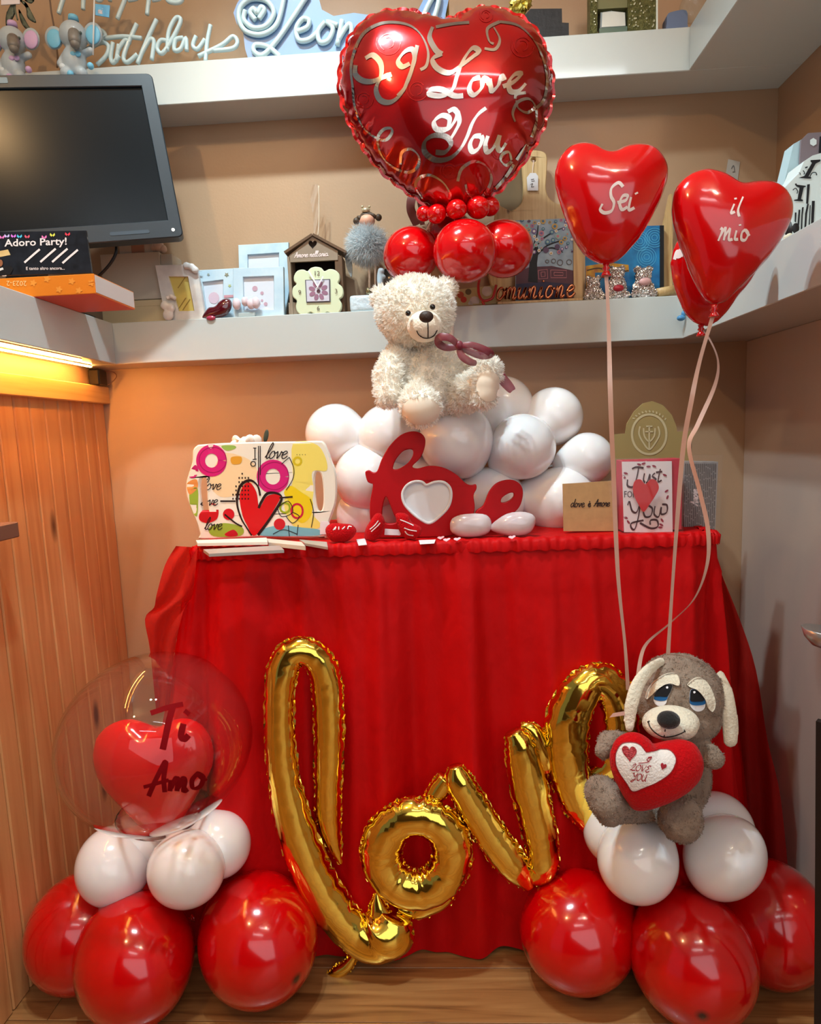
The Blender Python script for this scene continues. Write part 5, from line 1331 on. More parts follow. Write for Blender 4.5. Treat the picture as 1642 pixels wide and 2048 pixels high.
part('stitching', strokes_on(pt, [ZD(wh + wh[:1])], 1.8, .0026), mat('stitch_red', (150, 10, 24), .7), t2)
M_emb = mat('embroidery_red', (160, 14, 34), .6)
part('little_heart', fill_on(pt, [(p[0], p[1]) for p in ZD([(515 + x * 130 + y * -6, 985 - y * 135 + x * 14) for x, y in heart2(26)])], .0026, 3), mat('glitter_red', (176, 20, 34), .4, bump=.8, bscale=400, c2=(216, 90, 96), vscale=160), ap, True)
part('little_heart', fill_on(pt, [(p[0], p[1]) for p in ZD([(800 + x * 55 + y * 20, 1095 - y * 55 + x * 20) for x, y in heart2(18)])], .0026, 3), M_emb, ap, True)
x0, y0 = ZD([(640, 1055)])[0]
part('lettering', strokes_on(pt, [ZD(q) for q in ([(590,1062),(640,1058),(675,1050),(660,1030),(700,1010),(668,1015)], [(700,1012),(676,1050)])], 1.6, .0028), M_emb, ap, label='red lettering I')
x0, y0 = ZD([(518, 1118)])[0]; part('lettering', strokes_on(pt, word('LOVE', x0, y0, 6.6, .15, .14, 1.55), 2.0, .0028, nib=(2.2, .45)), M_emb, ap, label='red lettering LOVE')
x0, y0 = ZD([(530, 1202)])[0]; part('lettering', strokes_on(pt, word('YOU', x0, y0, 7.0, .12, .10, 1.45), 2.0, .0028, nib=(2.2, .45)), M_emb, ap, label='red lettering YOU')
# loose ribbon end beside the dog's ear
part('ribbon_end', (np.array([dp(340, 670, 1.10), dp(372, 632, 1.10), dp(470, 615, 1.10), dp(475, 650, 1.10)]), [(0, 1, 2, 3)]), M_ribbon, t)
# ================================================================ things on the middle shelf
ZMT = ZM1 + 0.0005
ZA, ZC, ZW, ZN, ZQ, ZR, ZS, ZO = zoomer(0, 430, 4.561), zoomer(300, 440, 4.105), zoomer(560, 340, 6.315), zoomer(0, 0, 4.691), zoomer(890, 500, 3.2196), zoomer(1000, 0, 4.105), zoomer(1540, 240, 7.314), zoomer(0, 0, 2.3457)
def pbox(x0, y0, x1, y1, Y, th, bev=.001, z0=None):
    xm, ym = (x0 + x1) / 2, (y0 + y1) / 2
    a, b = at(x0, ym, Y), at(x1, ym, Y); c, d = at(xm, y0, Y), at(xm, y1, Y)
    return box((a[0], Y, d[2] if z0 is None else z0), (b[0], Y + th, c[2]), bev)
# --- monitor
BR, TR, BL, TL = at(367, 473, 1.515), at(322, 147, 1.545), at(-170, 512, 1.345), at(-170, 150, 1.375)
Uv = BR - BL; mw = np.linalg.norm(Uv); Uv /= mw; Wv = ((TL - BL) + (TR - BR)) / 2; Wv -= Uv * (Wv @ Uv); mh = np.linalg.norm(Wv); Wv /= mh; Nv = np.cross(Uv, Wv)
def mq(u, w, d=0): return BL + Uv * u + Wv * w + Nv * d
M_bez = mat('monitor_bezel', (34, 44, 52), .35); M_scr = mat('monitor_screen', (6, 16, 22), .22, spec=.25)
t = thing('computer_monitor', 'black computer monitor switched off on the left shelf arm', 'monitor', tuple(mq(mw / 2, 0) - [0, 0, 0.03]))
bz = .028
part('bezel', prism(rrect(mw, mh, .012, (mw / 2, mh / 2)), mq(0, 0), Uv, Wv, Nv, .03, [[(bz, bz + .012), (mw - bz, bz + .012), (mw - bz, mh - bz), (bz, mh - bz)]], .002), M_bez, t, 30)
part('screen', prism([(bz - .002, bz + .01), (mw - bz + .002, bz + .01), (mw - bz + .002, mh - bz + .002), (bz - .002, mh - bz + .002)], mq(0, 0, -.006), Uv, Wv, Nv, .01), M_scr, t)
part('power_light', prism(disc(10, .0035, (mw - .02, .017)), mq(0, 0, .0008), Uv, Wv, Nv, .001), mat('power_led', (255, 250, 240), .3, emit=(255, 244, 230), estr=3), t)
part('button_strip', prism(rrect(.085, .008, .003, (mw - .115, .017)), mq(0, 0, .0008), Uv, Wv, Nv, .001), mat('buttons_grey', (52, 66, 78), .4), t)
part('badge', prism(rrect(.06, .012, .002, (mw - .33, mh - .012)), mq(0, 0, .0008), Uv, Wv, Nv, .001), mat('badge_grey', (110, 130, 140), .35), t)
part('stand_neck', box((-0.98, 1.455, ZMT), (-0.90, 1.495, 1.66), .003), M_bez, t)
part('stand_foot', box((-1.1, 1.43, ZMT), (-0.84, 1.58, ZMT + .012), .003), M_bez, t)
cb = part('cable', tube(cr([at(232, 484, 1.53), at(232, 505, 1.53), at(222, 525, 1.53), at(205, 545, 1.53), at(190, 558, 1.53)], 6), .0035, 8), M_blackp, t, True)
# --- orange box and black party card
P1, P2 = atZ(191, 587, ZMT), atZ(216, 622, ZMT); hz = at(188.5, 547, P1[1])[2]
t = thing('catalogue_box', 'flat orange catalogue box printed 2023 upside down on the left shelf', 'box', (-0.95, P1[1], ZMT))
ob = box((-1.2, P1[1], ZMT), (P1[0], P2[1], hz), .001)
part('body', ob, mat('box_orange', (228, 124, 22), .45), t)
part('end_paper', box((P1[0] - .001, P1[1] + .003, ZMT + .003), (P1[0] + .0006, P2[1] - .003, hz - .002)), mat('paper_edge', (214, 204, 200), .7), t)
part('underside', box((-1.2, P1[1] + .001, ZMT - .0004), (P1[0] - .001, P2[1] - .001, ZMT + .0006)), mat('box_red_orange', (206, 78, 54), .5), t)
tr = bvh(ob)
part('lettering', print_on(tr, '2023-2', 54, 562, 10, flip=True), mat('print_pale_orange', (246, 196, 130), .5), t, label='pale lettering 2023 upside down')
for x, y in ((305, 620), (430, 585), (655, 605), (835, 620), (540, 680), (720, 690)):
    part('flower_print', fill_on(tr, ZA([(x + (26 + 8 * math.cos(5 * a)) * math.cos(a), y + (26 + 8 * math.cos(5 * a)) * math.sin(a)) for a in np.linspace(0, 2 * PI, 21)[:-1]]), .0006), mat('print_orange_light', (238, 146, 50), .5), t)
CYp = P1[1] + .012
t = thing('party_card', 'black display card printed Adoro Party standing on the orange box', 'card', tuple(at(90, 548, CYp)))
vf = px_plate(ZA([(-300, 160), (785, 142), (838, 528), (-300, 560)]), CYp, .004); part('card', vf, mat('card_black', (20, 20, 24), .3, coat=.3, c2=(34, 36, 44), vscale=50), t); tr = bvh(vf)
M_w = mat('print_white', (0, 0, 0))
part('lettering', print_on(tr, 'Adoro Party!', 10, 493, 14, rot=-.03, sx=1.16, bold=.018), M_w, t, label='white lettering Adoro Party')
for x, y in ((225, 435), (370, 430), (478, 430), (572, 440)):
    part('lettering', strokes_on(tr, [ZA([(x, y), (x + 70, y - 62), (x + 140, y - 122)])], 5.2, .0008, nib=(2.4, .8)), M_w, t, label='slanted white word')
part('lettering', print_on(tr, 'E tanto altro ancora...', 52, 540, 6, rot=-.01, sx=1.02, bold=.01), M_w, t, label='white lettering E tanto altro ancora')
for x, y, c in ((20, 205, (236, 120, 190)), (65, 195, (210, 190, 240)), (125, 195, (220, 120, 220)), (180, 198, (80, 190, 220)), (250, 200, (230, 90, 110)), (405, 205, (240, 120, 180)), (480, 185, (240, 230, 90)), (618, 178, (230, 60, 80))):
    for sg in (-1, 1): part('butterfly', fill_on(tr, ZA([(x, y), (x + sg * 20, y - 20), (x + sg * 24, y), (x + sg * 8, y + 14)]), .0008), mat('bf_%d_%d_%d' % c, c, .5), t)
part('photo', fill_on(tr, ZA([(-100, 350), (75, 315), (185, 550), (-100, 560)]), .0008), mat('photo_tan', (214, 166, 96), .5, c2=(236, 200, 140), vscale=40), t)
part('photo', fill_on(tr, ZA([(-60, 470), (20, 475), (60, 470), (95, 460), (125, 490), (110, 520), (95, 545), (-60, 556)]), .0012), mat('photo_black', (22, 18, 20), .5), t)
part('photo', fill_on(tr, ZA([(0, 490), (30, 480), (60, 550), (20, 552)]), .0016), mat('photo_white', (236, 230, 226), .5), t)
part('photo', fill_on(tr, ZA(circ(8, 440, 22, 32)), .0014), mat('photo_skin', (150, 92, 60), .5), t)
# --- boxes in the corner
M_gbox = mat('box_greige', (190, 180, 164), .7); M_cbox = mat('box_cream', (198, 178, 140), .7)
t = thing('storage_box', 'large pale grey box in the shelf corner under the monitor', 'box', tuple(at(265, 600, 1.64)))
part('body', pbox(204, 506, 322, 600, 1.64, .07), M_gbox, t); part('lid_flap', pbox(322, 508, 346, 560, 1.645, .06), M_gbox, t)
t = thing('storage_box', 'cream low box under the grey box beside the white photo frame', 'box', tuple(at(295, 645, 1.58)))
part('body', pbox(204, 602, 330, 647, 1.636, .074, z0=ZMT), M_cbox, t); part('lid_line', pbox(203, 601, 331, 614, 1.635, .076), M_cbox, t)
for i, (x0, x1, c, l) in enumerate(((238, 262, (206, 196, 184), 'cream'), (262, 288, (186, 140, 120), 'dusty pink'), (288, 305, (210, 200, 190), 'off white'))):
    oo = part('small_box', pbox(x0, 484, x1, 505, 1.655, .04, z0=at(263, 506, 1.64)[2] + .0005), mat('sbox%d' % i, c, .6)); tag(oo, l + ' small box standing on the grey storage box', 'box', 'small boxes on the grey box')
t = thing('rose_ornament', 'pale rose ornament on the grey storage box', 'ornament', tuple(at(322, 505, 1.52)))
for dx, dy, r in ((0, 0, 11), (-8, 3, 8), (8, 4, 8), (2, -6, 7)):
    part('petal', ell(at(318 + dx, 494 + dy, 1.66), r * mpp(318, 494, 1.66), nu=10, nv=7), mat('rose_pale', (214, 190, 176), .6), t, True)
# --- photo frames
def pframe(label, outer, inner, Y, th, m, minner, name='photo_frame', lean=.02):
    t = thing(name, label, 'photo frame', tuple(at(sum(p[0] for p in outer) / len(outer), max(p[1] for p in outer), Y)))
    vf = px_plate(outer, Y, th, [inner], .0012); part('frame', vf, m, t)
    v2 = px_plate(inner, Y + th * .55, th * .35); part('picture', v2, minner, t)
    part('easel', px_plate([outer[0], ((outer[0][0] + outer[1][0]) / 2, outer[0][1]), ((outer[2][0] + outer[3][0]) / 2, outer[2][1])], Y + th + .004, .003), M_gbox, t)
    return t, vf, v2
M_cer = mat('ceramic_white', (226, 220, 212), .3, coat=.5, c2=(206, 200, 196), vscale=30)
M_blue = mat('frame_pale_blue', (206, 226, 236), .5, c2=(184, 212, 228), vscale=24)
t, vf, v2 = pframe('white ceramic photo frame with a swan and yellow striped picture', ZC([(40,370),(290,365),(390,420),(455,810),(130,838)]), ZC([(150,462),(310,465),(362,745),(235,748)]), 1.615, .012, M_cer, mat('pic_yellow', (206, 184, 96), .6))
tr = bvh(v2)
part('stripes', strokes_on(tr, [ZC([(x, y), (x + 60, y - 90)]) for x, y in ((175,560),(195,620),(210,680),(235,730),(270,740),(310,742),(230,560),(260,560))], 1.5, .0008, smooth=0), mat('stripe_olive', (140, 110, 40), .6), t, kind='stuff')
part('swan', remesh(join(*[ell(at(*ZC([(x, y)])[0], 1.607), (r / 4.1 * .0012 * 1.0 + 0, .006, r / 4.1 * .0012)) for x, y, r in ((120, 700, 38), (170, 720, 40), (150, 780, 50), (200, 640, 20), (175, 625, 20), (145, 640, 16))]), .0025, 3), M_cer, t, True)
part('shell', remesh(join(*[ell(at(*ZC([(x, y)])[0], 1.610), (.010, .006, .009)) for x, y in ((300, 375), (340, 385), (370, 410))]), .0025, 2), M_cer, t, True)
t, vf, v2 = pframe('small pale blue photo frame with stars beside the ceramic frame', ZC([(395,412),(690,396),(700,810),(460,815)]), ZC([(430,510),(600,490),(600,760),(465,770)]), 1.640, .010, M_blue, mat('pic_pale', (216, 222, 232), .5))
tr = bvh(vf)
for x, y, r, c in ((480, 448, 14, (150, 160, 150)), (630, 450, 22, (140, 140, 120)), (655, 540, 16, (190, 196, 130))):
    part('star', fill_on(tr, ZC([(x + (r if k % 2 else r * .45) * math.sin(k * PI / 5), y - (r if k % 2 else r * .45) * math.cos(k * PI / 5)) for k in range(10)]), .001), mat('star%d' % x, c, .5), t)
part('dot', fill_on(bvh(v2), ZC(circ(525, 640, 45, 48)), .0008), mat('dot_rose', (214, 190, 206), .5), t)
part('bar', fill_on(tr, ZC([(608, 618), (685, 615), (685, 635), (608, 640)]), .001), mat('bar_rose', (206, 150, 160), .5), t)
t, vf, v2 = pframe('tall pale blue photo frame standing behind, next to the birdhouse', ZC([(724,205),(1137,182),(1143,590),(1100,820),(740,820)]), ZC([(800,285),(1058,268),(1060,600),(805,600)]), 1.680, .012, M_blue, mat('pic_pale', (0, 0, 0)))
t, vf, v2 = pframe('pale blue photo frame with pink dots and tiny booties in front', ZC([(682,395),(1095,382),(1100,795),(685,815)]), ZC([(762,468),(1016,458),(1018,735),(770,740)]), 1.620, .012, M_blue, mat('pic_pale', (0, 0, 0)))
tr = bvh(v2)
for x, y, r in ((862, 563, 22), (920, 600, 14), (950, 690, 16), (920, 660, 10)): part('dot', fill_on(tr, ZC(circ(x, y, r)), .0008), mat('dot_dusk', (196, 160, 176), .5), t)
M_glassy = mat('resin_pink', (226, 208, 214), .2, coat=.6)
for x, y, rx, ry in ((712, 690, 36, 50), (780, 670, 30, 40), (830, 690, 34, 45), (870, 680, 38, 50)):
    part('bootie', ell(at(*ZC([(x, y)])[0], 1.608), (rx / 4.1 * .0012, .010, ry / 4.1 * .0012)), M_glassy, t, True)
part('bootie_base', pbox(*ZC([(725, 760)])[0], *ZC([(862, 810)])[0], 1.608, .011, z0=ZMT), mat('resin_grey', (176, 190, 190), .3), t)
# --- maroon glass shoe
t = thing('glass_shoe', 'small dark red glass shoe at the front edge of the shelf', 'ornament', tuple(at(*ZC([(545, 825)])[0], 1.612)))
O = np.array([(at(x, y, 1.612)[0], at(x, y, 1.612)[2]) for x, y in cr(ZC([(420,825),(440,780),(480,735),(530,725),(560,690),(610,662),(650,668),(668,710),(655,760),(620,800),(560,822),(480,832)]), 4, True)])
V, F, nf = inflate(O, .0035, .8); Vs_ = stand(V, 1.618); Vs_[:, 2] += ZMT - Vs_[:, 2].min()
part('body', (Vs_, F), mat('glass_maroon', (84, 10, 22), .08, coat=1, spec=.8), t, True)
part('buckle', ell(at(*ZC([(500, 805)])[0], 1.603), (.012, .005, .006)), mat('gem_pink', (170, 50, 80), .15, coat=1), t, True)
# --- birdhouse
HYb = 1.62
t = thing('birdhouse', 'brown grey wooden birdhouse lettered Amore nell aria', 'ornament', tuple(at(*ZW([(430, 1830)])[0], HYb)))
M_bh = mat('wood_taupe', (150, 132, 112), .7, var=.1, vscale=40); M_roof = mat('wood_brown', (104, 76, 52), .7, var=.15, vscale=40)
hpx = [(p[0], p[1]) for p in ZW([(412 + x * 118, 945 - y * 112) for x, y in heart2(20)])]
vf = px_plate(ZW([(112,1080),(408,840),(728,1020),(730,1135),(125,1165)]), HYb, .008, [hpx]); part('gable', vf, M_bh, t); tr = bvh(vf)
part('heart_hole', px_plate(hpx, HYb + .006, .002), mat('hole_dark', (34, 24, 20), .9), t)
part('lettering', strokes_on(tr, word("Amore nell'aria", 560 + 180 / 6.315, 340 + 1108 / 6.315, 5.6, .12, -.05, 1.12), 1.3, .0008), M_w, t, label='white lettering Amore nell aria')
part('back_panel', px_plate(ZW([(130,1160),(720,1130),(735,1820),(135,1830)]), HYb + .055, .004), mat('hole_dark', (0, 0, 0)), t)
part('side_panel', pbox(*ZW([(110, 1090)])[0], *ZW([(150, 1828)])[0], HYb, .055, z0=ZMT), M_bh, t)
part('side_panel', pbox(*ZW([(705, 1080)])[0], *ZW([(800, 1815)])[0], HYb + .002, .055, z0=ZMT), M_roof, t)
def roofp(a, b):
    A, B = at(*ZW([a])[0], HYb - .006), at(*ZW([b])[0], HYb - .006); d = B - A; L = np.linalg.norm(d); d /= L; n = np.array([-d[2], 0, d[0]]); n = n if n[2] > 0 else -n
    V = np.array([A, B, B + n * .006, A + n * .006]); V = np.concatenate([V, V + [0, .07, 0]])
    return V, [(0, 1, 2, 3), (7, 6, 5, 4), (0, 4, 5, 1), (1, 5, 6, 2), (2, 6, 7, 3), (3, 7, 4, 0)]
part('roof', roofp((62, 1055), (412, 825)), M_roof, t); part('roof', roofp((405, 825), (828, 1050)), M_roof, t)
part('front_rail', pbox(*ZW([(108, 1660)])[0], *ZW([(720, 1830)])[0], HYb + .003, .006, z0=ZMT), M_bh, t)
t = thing('scent_bottle', 'brown scent bottle with pale cap inside the birdhouse', 'bottle', tuple(at(*ZW([(430, 1800)])[0], HYb + .03)))
cc = at(*ZW([(400, 1800)])[0], HYb + .035)
part('bottle', lathe([(.0, 0), (.021, .001), (.021, .085), (.018, .098), (.012, .1), (0, .1)], 20, (cc[0], cc[1], ZMT)), mat('bottle_brown', (128, 98, 74), .4), t, True)
cc = at(*ZW([(625, 1800)])[0], HYb + .03)
oo = part('scent_vial', lathe([(0, 0), (.011, .001), (.011, .085), (.013, .086), (.013, .104), (.011, .108), (0, .108)], 16, (cc[0], cc[1], ZMT)), mat('vial_white', (216, 210, 214), .3), None, True); tag(oo, 'thin vial with white cap inside the birdhouse at right', 'bottle')
# cellophane wisp
t = thing('cellophane_bag', 'clear cellophane twist standing up behind the birdhouse', 'wrapper', tuple(at(*ZW([(470, 840)])[0], HYb + .04)))
V = []; K = 8
pa = cr([(420, 850), (425, 700), (410, 540), (385, 380), (400, 190)], 5); pb = cr([(500, 840), (492, 700), (495, 520), (490, 350), (480, 180)], 5)
for a, b in zip(pa, pb):
    for k in range(K + 1):
        q = k / K; x, y = a * (1 - q) + b * q; V.append(at(*ZW([(x, y)])[0], HYb + .045 + .006 * math.sin(q * 7 + y * .02)))
part('film', (V, [(i * (K + 1) + k, i * (K + 1) + k + 1, (i + 1) * (K + 1) + k + 1, (i + 1) * (K + 1) + k) for i in range(len(pa) - 1) for k in range(K)]), clear_mat('cello', (250, 246, 240), .08, .12, 1.5), t, True)
part('fold', tube(cr([at(*ZW([p])[0], HYb + .04) for p in ((488, 200), (492, 420), (492, 640), (480, 830))], 5), .0016, 6), mat('cello_edge', (226, 206, 180), .2, coat=.6), t, True)
# --- mint flower clock
FYc = 1.607
t = thing('flower_clock', 'mint scalloped clock with framed flower picture leaning on the birdhouse', 'clock', tuple(at(*ZW([(490, 1830)])[0], FYc)))
o = ZW([(360,1262),(390,1235),(450,1220),(520,1235),(560,1275),(620,1250),(690,1260),(745,1310),(752,1380),(735,1430),(780,1470),(800,1540),(785,1600),(750,1630),(778,1690),(770,1760),(720,1815),(660,1825),(600,1795),(560,1820),(490,1830),(420,1812),(385,1795),(330,1830),(270,1832),(215,1790),(198,1720),(210,1650),(165,1605),(152,1540),(165,1480),(205,1440),(175,1400),(178,1330),(220,1270),(290,1255),(340,1275)])
vf = px_plate(cr(o, 4, True), FYc, .01, [], .002); part('face', vf, mat('mint_wood', (216, 226, 190), .5), t, 40)
tr = bvh(vf)
v2 = px_plate(ZW([(316,1388),(632,1376),(636,1665),(332,1675)]), FYc - .003, .003); part('picture_frame', v2, mat('frame_dusk', (88, 84, 96), .4), t)
v3 = px_plate(ZW([(328,1396),(618,1388),(622,1652),(342,1662)]), FYc - .0042, .002); pc = part('picture', v3, mat('pic_lilac', (206, 204, 216), .5), t); tr3 = bvh(v3)
for a in range(8):
    ax = a * PI / 4 + .3; part('flower_petal', fill_on(tr3, ZW([(485 + 85 * math.cos(ax) + 42 * math.cos(q) * math.cos(ax) - 28 * math.sin(q) * math.sin(ax), 1525 + 85 * math.sin(ax) + 42 * math.cos(q) * math.sin(ax) + 28 * math.sin(q) * math.cos(ax)) for q in np.linspace(0, 2 * PI, 10)[:-1]]), .0008), mat('petal_mauve', (150, 106, 130), .5), pc)
part('flower_heart', fill_on(tr3, ZW(circ(488, 1530, 24)), .001), mat('plum_dark', (84, 50, 66), .5), pc)
M_num = mat('numeral_wood', (92, 64, 44), .6)
for n_, x, y, h in (('12', 425, 1335, 9), ('3', 690, 1560, 9), ('6', 465, 1775, 9), ('9', 230, 1575, 9)):
    q = ZW([(x, y)])[0]; part('numeral', print_on(tr, n_, q[0], q[1], h, .0022), M_num, t, label='brown numeral ' + n_)
M_hand = mat('hand_white', (240, 240, 240), .3)
part('clock_hand', px_plate(ZW([(350,1275),(368,1268),(480,1460),(462,1468)]), FYc - .008, .001), M_hand, t); part('clock_hand', px_plate(ZW([(535,1340),(552,1348),(470,1490),(452,1500)]), FYc - .0095, .001), M_hand, t)
# --- feather skirted doll lamp
AYd = 1.63
t = thing('doll_figurine', 'doll figurine with brown bun hair and grey feather skirt on glass legs', 'figurine', tuple(at(*ZW([(1130, 1800)])[0], AYd)))
def wp(x, y, Y=AYd): return at(*ZW([(x, y)])[0], Y)
wr = mpp(740, 470, AYd) / 6.315
part('head', ell(wp(1100, 645), (100 * wr, 80 * wr, 78 * wr)), mat('doll_skin', (232, 170, 140), .5), t, True)
M_hair = mat('doll_hair', (84, 66, 50), .5)
part('hair', remesh(join(ell(wp(1100, 585, AYd + .008), (95 * wr, 80 * wr, 55 * wr)), ell(wp(1010, 615), (50 * wr, 50 * wr, 30 * wr), rotm(0, .6, 0)), ell(wp(1180, 580), (55 * wr, 50 * wr, 26 * wr), rotm(0, .5, 0))), .002, 2), M_hair, t, True)
part('bun', ell(wp(965, 645), 42 * wr), M_hair, t, True); part('bun', ell(wp(1245, 600), 42 * wr), M_hair, t, True)
part('crown', join(lathe([(.009, 0), (.011, .008), (.0105, .008), (.0085, 0)], 10, wp(1085, 540)), *[ell(wp(x, 465), 16 * wr, nu=8, nv=6) for x in (1040, 1128)]), mat('doll_crown', (220, 206, 170), .25, metal=.5), t, True)
bod = ell(wp(1100, 950), (200 * wr, 150 * wr, 190 * wr)); part('torso', ell(wp(1110, 800), (60 * wr, 50 * wr, 70 * wr)), mat('doll_dress', (206, 206, 212), .6), t, True)
part('feather_skirt', fur(bod, 5200, .022, .0012, .9, .25, 8), fuzz_mat('feather_grey', (226, 232, 234)), t, kind='stuff')
part('skirt_core', ell(wp(1100, 960), (175 * wr, 120 * wr, 165 * wr)), mat('doll_dress', (0, 0, 0)), t, True)
M_tubeg = clear_mat('doll_glass', (240, 240, 236), .05, .15, 1.5)
for x in (1125, 1200): part('leg', tube([wp(x, 1100), wp(x + 5, 1540)], 14 * wr, 10), mat('doll_leg', (220, 206, 190), .3), t, True)
for x in (1115, 1205): part('shoe', ell(wp(x, 1530, AYd - .004), (36 * wr, 40 * wr, 44 * wr)), mat('shoe_gold', (150, 136, 100), .25, metal=.7), t, True)
part('plinth', remesh(pbox(*ZW([(878, 1570)])[0], *ZW([(1330, 1815)])[0], AYd - .018, .05, .004, z0=ZMT), .004, 2), mat('plinth_ice', (206, 222, 230), .5, bump=.4, bscale=60), t, True)
part('grey_cape', px_plate(cr(ZW([(830,1000),(900,1100),(905,1350),(850,1250),(820,1120)]), 3, True), AYd + .01, .006), mat('cape_grey', (140, 146, 146), .7), t)
t = thing('ice_figurine', 'small pale blue figurine beside the glass legs of the doll', 'figurine', tuple(wp(1270, 1560)))
part('body', remesh(join(ell(wp(1265, 1400, 1.60), (40 * wr, 40 * wr, 160 * wr)), ell(wp(1280, 1280, 1.60), 42 * wr), ell(wp(1290, 1350, 1.60), (50 * wr, 30 * wr, 30 * wr))), .0025, 2), mat('ice_blue', (190, 214, 228), .4), t, True)
t = thing('round_mirror', 'dark rimmed round mirror behind the bear head', 'mirror', tuple(wp(1400, 1560, 1.66)))
part('glass', lathe([(0, 0), (.028, 0), (.028, .004), (0, .004)], 24, wp(1410, 1390, 1.66), frame_to((0, -1, 0))), mat('mirror_grey', (130, 122, 118), .2, metal=.6), t, True)
part('rim', tube([wp(1410, 1390, 1.656) + np.array([.03 * math.cos(a), 0, .03 * math.sin(a)]) for a in np.linspace(0, 2 * PI, 25)[:-1]], .002, 8, (0, -1, 0), closed=True), mat('rim_dark', (40, 36, 36), .4), t, True)
# pink ribbon thing behind the foil heart's neck
t = thing('ribbon_bunch', 'dusty pink ribbon bunch behind the red balloons', 'ribbon', tuple(at(835, 440, 1.66)))
ribbon('strand', [at(835, 450, 1.66), at(822, 420, 1.655), at(824, 395, 1.66), at(836, 380, 1.66)], .022, mat('ribbon_dusk', (170, 110, 104), .4), t, .3)
ribbon('strand', [at(845, 450, 1.65), at(842, 420, 1.65), at(838, 400, 1.65)], .012, mat('ribbon_dusk', (0, 0, 0)), t, .3)

# ================================================================ right half of the middle shelf
M_lw = wood_mat('wood_light', (214, 180, 128), (200, 164, 110), (176, 136, 84), 'z', 2.0, .45)
CYb = 1.675
t = thing('cutting_board', 'pale wooden chopping board with round handle and price tag behind the balloons', 'chopping board', (at(1070, 590, CYb)[0], CYb, ZMT))
o = [(1040,320),(1048,305),(1068,300),(1088,303),(1098,318),(1096,350),(1092,375),(1096,395),(1112,408),(1140,412),(1152,440),(1152,600),(1000,600),(1000,440),(1012,412),(1032,405),(1042,385),(1044,350)]
o = ZH([(318,95),(330,72),(370,66),(415,74),(430,100),(428,180),(425,240),(440,280),(480,305),(560,320),(560,720),(200,740),(200,340),(270,335),(315,300),(325,240),(320,160)])
vf = px_plate(cr(o, 3, True), CYb, .014, [ZH(circ(371, 110, 11, n=10))], .002); part('board', vf, M_lw, t, 40)
part('shaded_board', px_plate(cr(ZH([(180,240),(330,130),(330,250),(315,310),(280,335),(220,335),(190,300)]), 3, True), CYb + .016, .01), mat('wood_shaded', (112, 88, 56), .6), t)  # piece behind the board, the shadow there put into its dark olive colour
part('tag_string', tube([at(*ZH([(370, 112)])[0], CYb - .003), at(*ZH([(364, 170)])[0], CYb - .004)], .0006, 5), M_w, t)
vt = px_plate(ZH([(340,188),(355,168),(380,168),(390,182),(390,246),(343,246)]), CYb - .005, .001); tg = part('price_tag', vt, mat('tag_paper', (222, 216, 214), .7), t)
part('lettering', strokes_on(bvh(vt), [ZH(q) for q in ([(358,198),(372,195)], [(360,205),(375,203)], [(356,220),(366,215),(360,230),(372,228)])], 1.3, .0006), mat('ink_grey', (0, 0, 0)), tg)
# tree of life picture
PYt = 1.645
t = thing('tree_picture', 'mosaic tree picture with round coloured leaves in a wooden frame', 'picture', (at(1100, 590, PYt)[0], PYt, ZMT))
vf = px_plate(ZH([(290,378),(545,368),(548,735),(290,735)]), PYt, .006); part('panel', vf, mat('sky_dusk', (168, 186, 196), .5, c2=(130, 150, 170), vscale=30), t); tr = bvh(vf)
part('frame_side', px_plate(ZH([(545,368),(585,366),(588,735),(548,735)]), PYt - .004, .012), M_lw, t)
part('hill', fill_on(tr, ZH([(292,610),(350,585),(450,580),(545,600),(547,700),(292,700)]), .0006), mat('hill_plum', (86, 50, 62), .6), t)
part('hill', fill_on(tr, ZH([(292,660),(420,650),(547,660),(547,730),(292,730)]), .0009), mat('hill_dark', (46, 40, 70), .6), t)
part('trunk', fill_on(tr, ZH([(345,650),(352,560),(350,500),(370,505),(385,480),(392,510),(385,570),(388,655)]), .0012), mat('ink_black', (16, 12, 16), .6), t)
for q in ([(365,520),(350,460),(345,400)], [(370,515),(400,470),(440,440),(500,410)], [(380,540),(430,490),(520,460)], [(365,500),(385,440),(390,395)], [(385,520),(450,500),(500,520)]):
    part('branch', strokes_on(tr, [ZH(q)], 3, .0012, taper=True), mat('ink_black', (0, 0, 0)), t)
part('squares', strokes_on(tr, [ZH([(390,600),(430,595),(432,635),(392,638),(390,600)]), ZH([(402,608),(420,606),(421,626),(404,628),(402,608)]), ZH([(445,598),(515,600),(515,632),(446,632),(445,598)]), ZH([(460,608),(500,610),(500,622),(460,622),(460,608)])], 1.6, .0013, smooth=0), mat('line_rose', (176, 110, 116), .6), t)
g5 = np.random.default_rng(11); lc = [(196, 120, 130), (226, 220, 214), (120, 90, 140), (70, 110, 140), (150, 180, 170), (200, 160, 80), (90, 60, 90)]
pts_ = []
for i in range(400):
    x, y = 295 + g5.random() * 250, 375 + g5.random() * 150; r = 7 + g5.random() * 7
    if y - 375 > 150 - abs(x - 440) * .35 - 20 or (x > 480 and y > 480) : pass
    if any((x - a) ** 2 + (y - b) ** 2 < (r + c) ** 2 for a, b, c in pts_): continue
    pts_.append((x, y, r)); l1 = part('leaf_disc', fill_on(tr, ZH(circ(x, y, r, n=10)), .0016), mat('lf_%d' % (i % 7), lc[i % 7], .5), t)
    part('leaf_centre', fill_on(tr, ZH(circ(x, y, r * .5, n=7)), .0020), mat('lf_%d' % ((i * 3 + 2) % 7), lc[(i * 3 + 2) % 7], .5), l1)
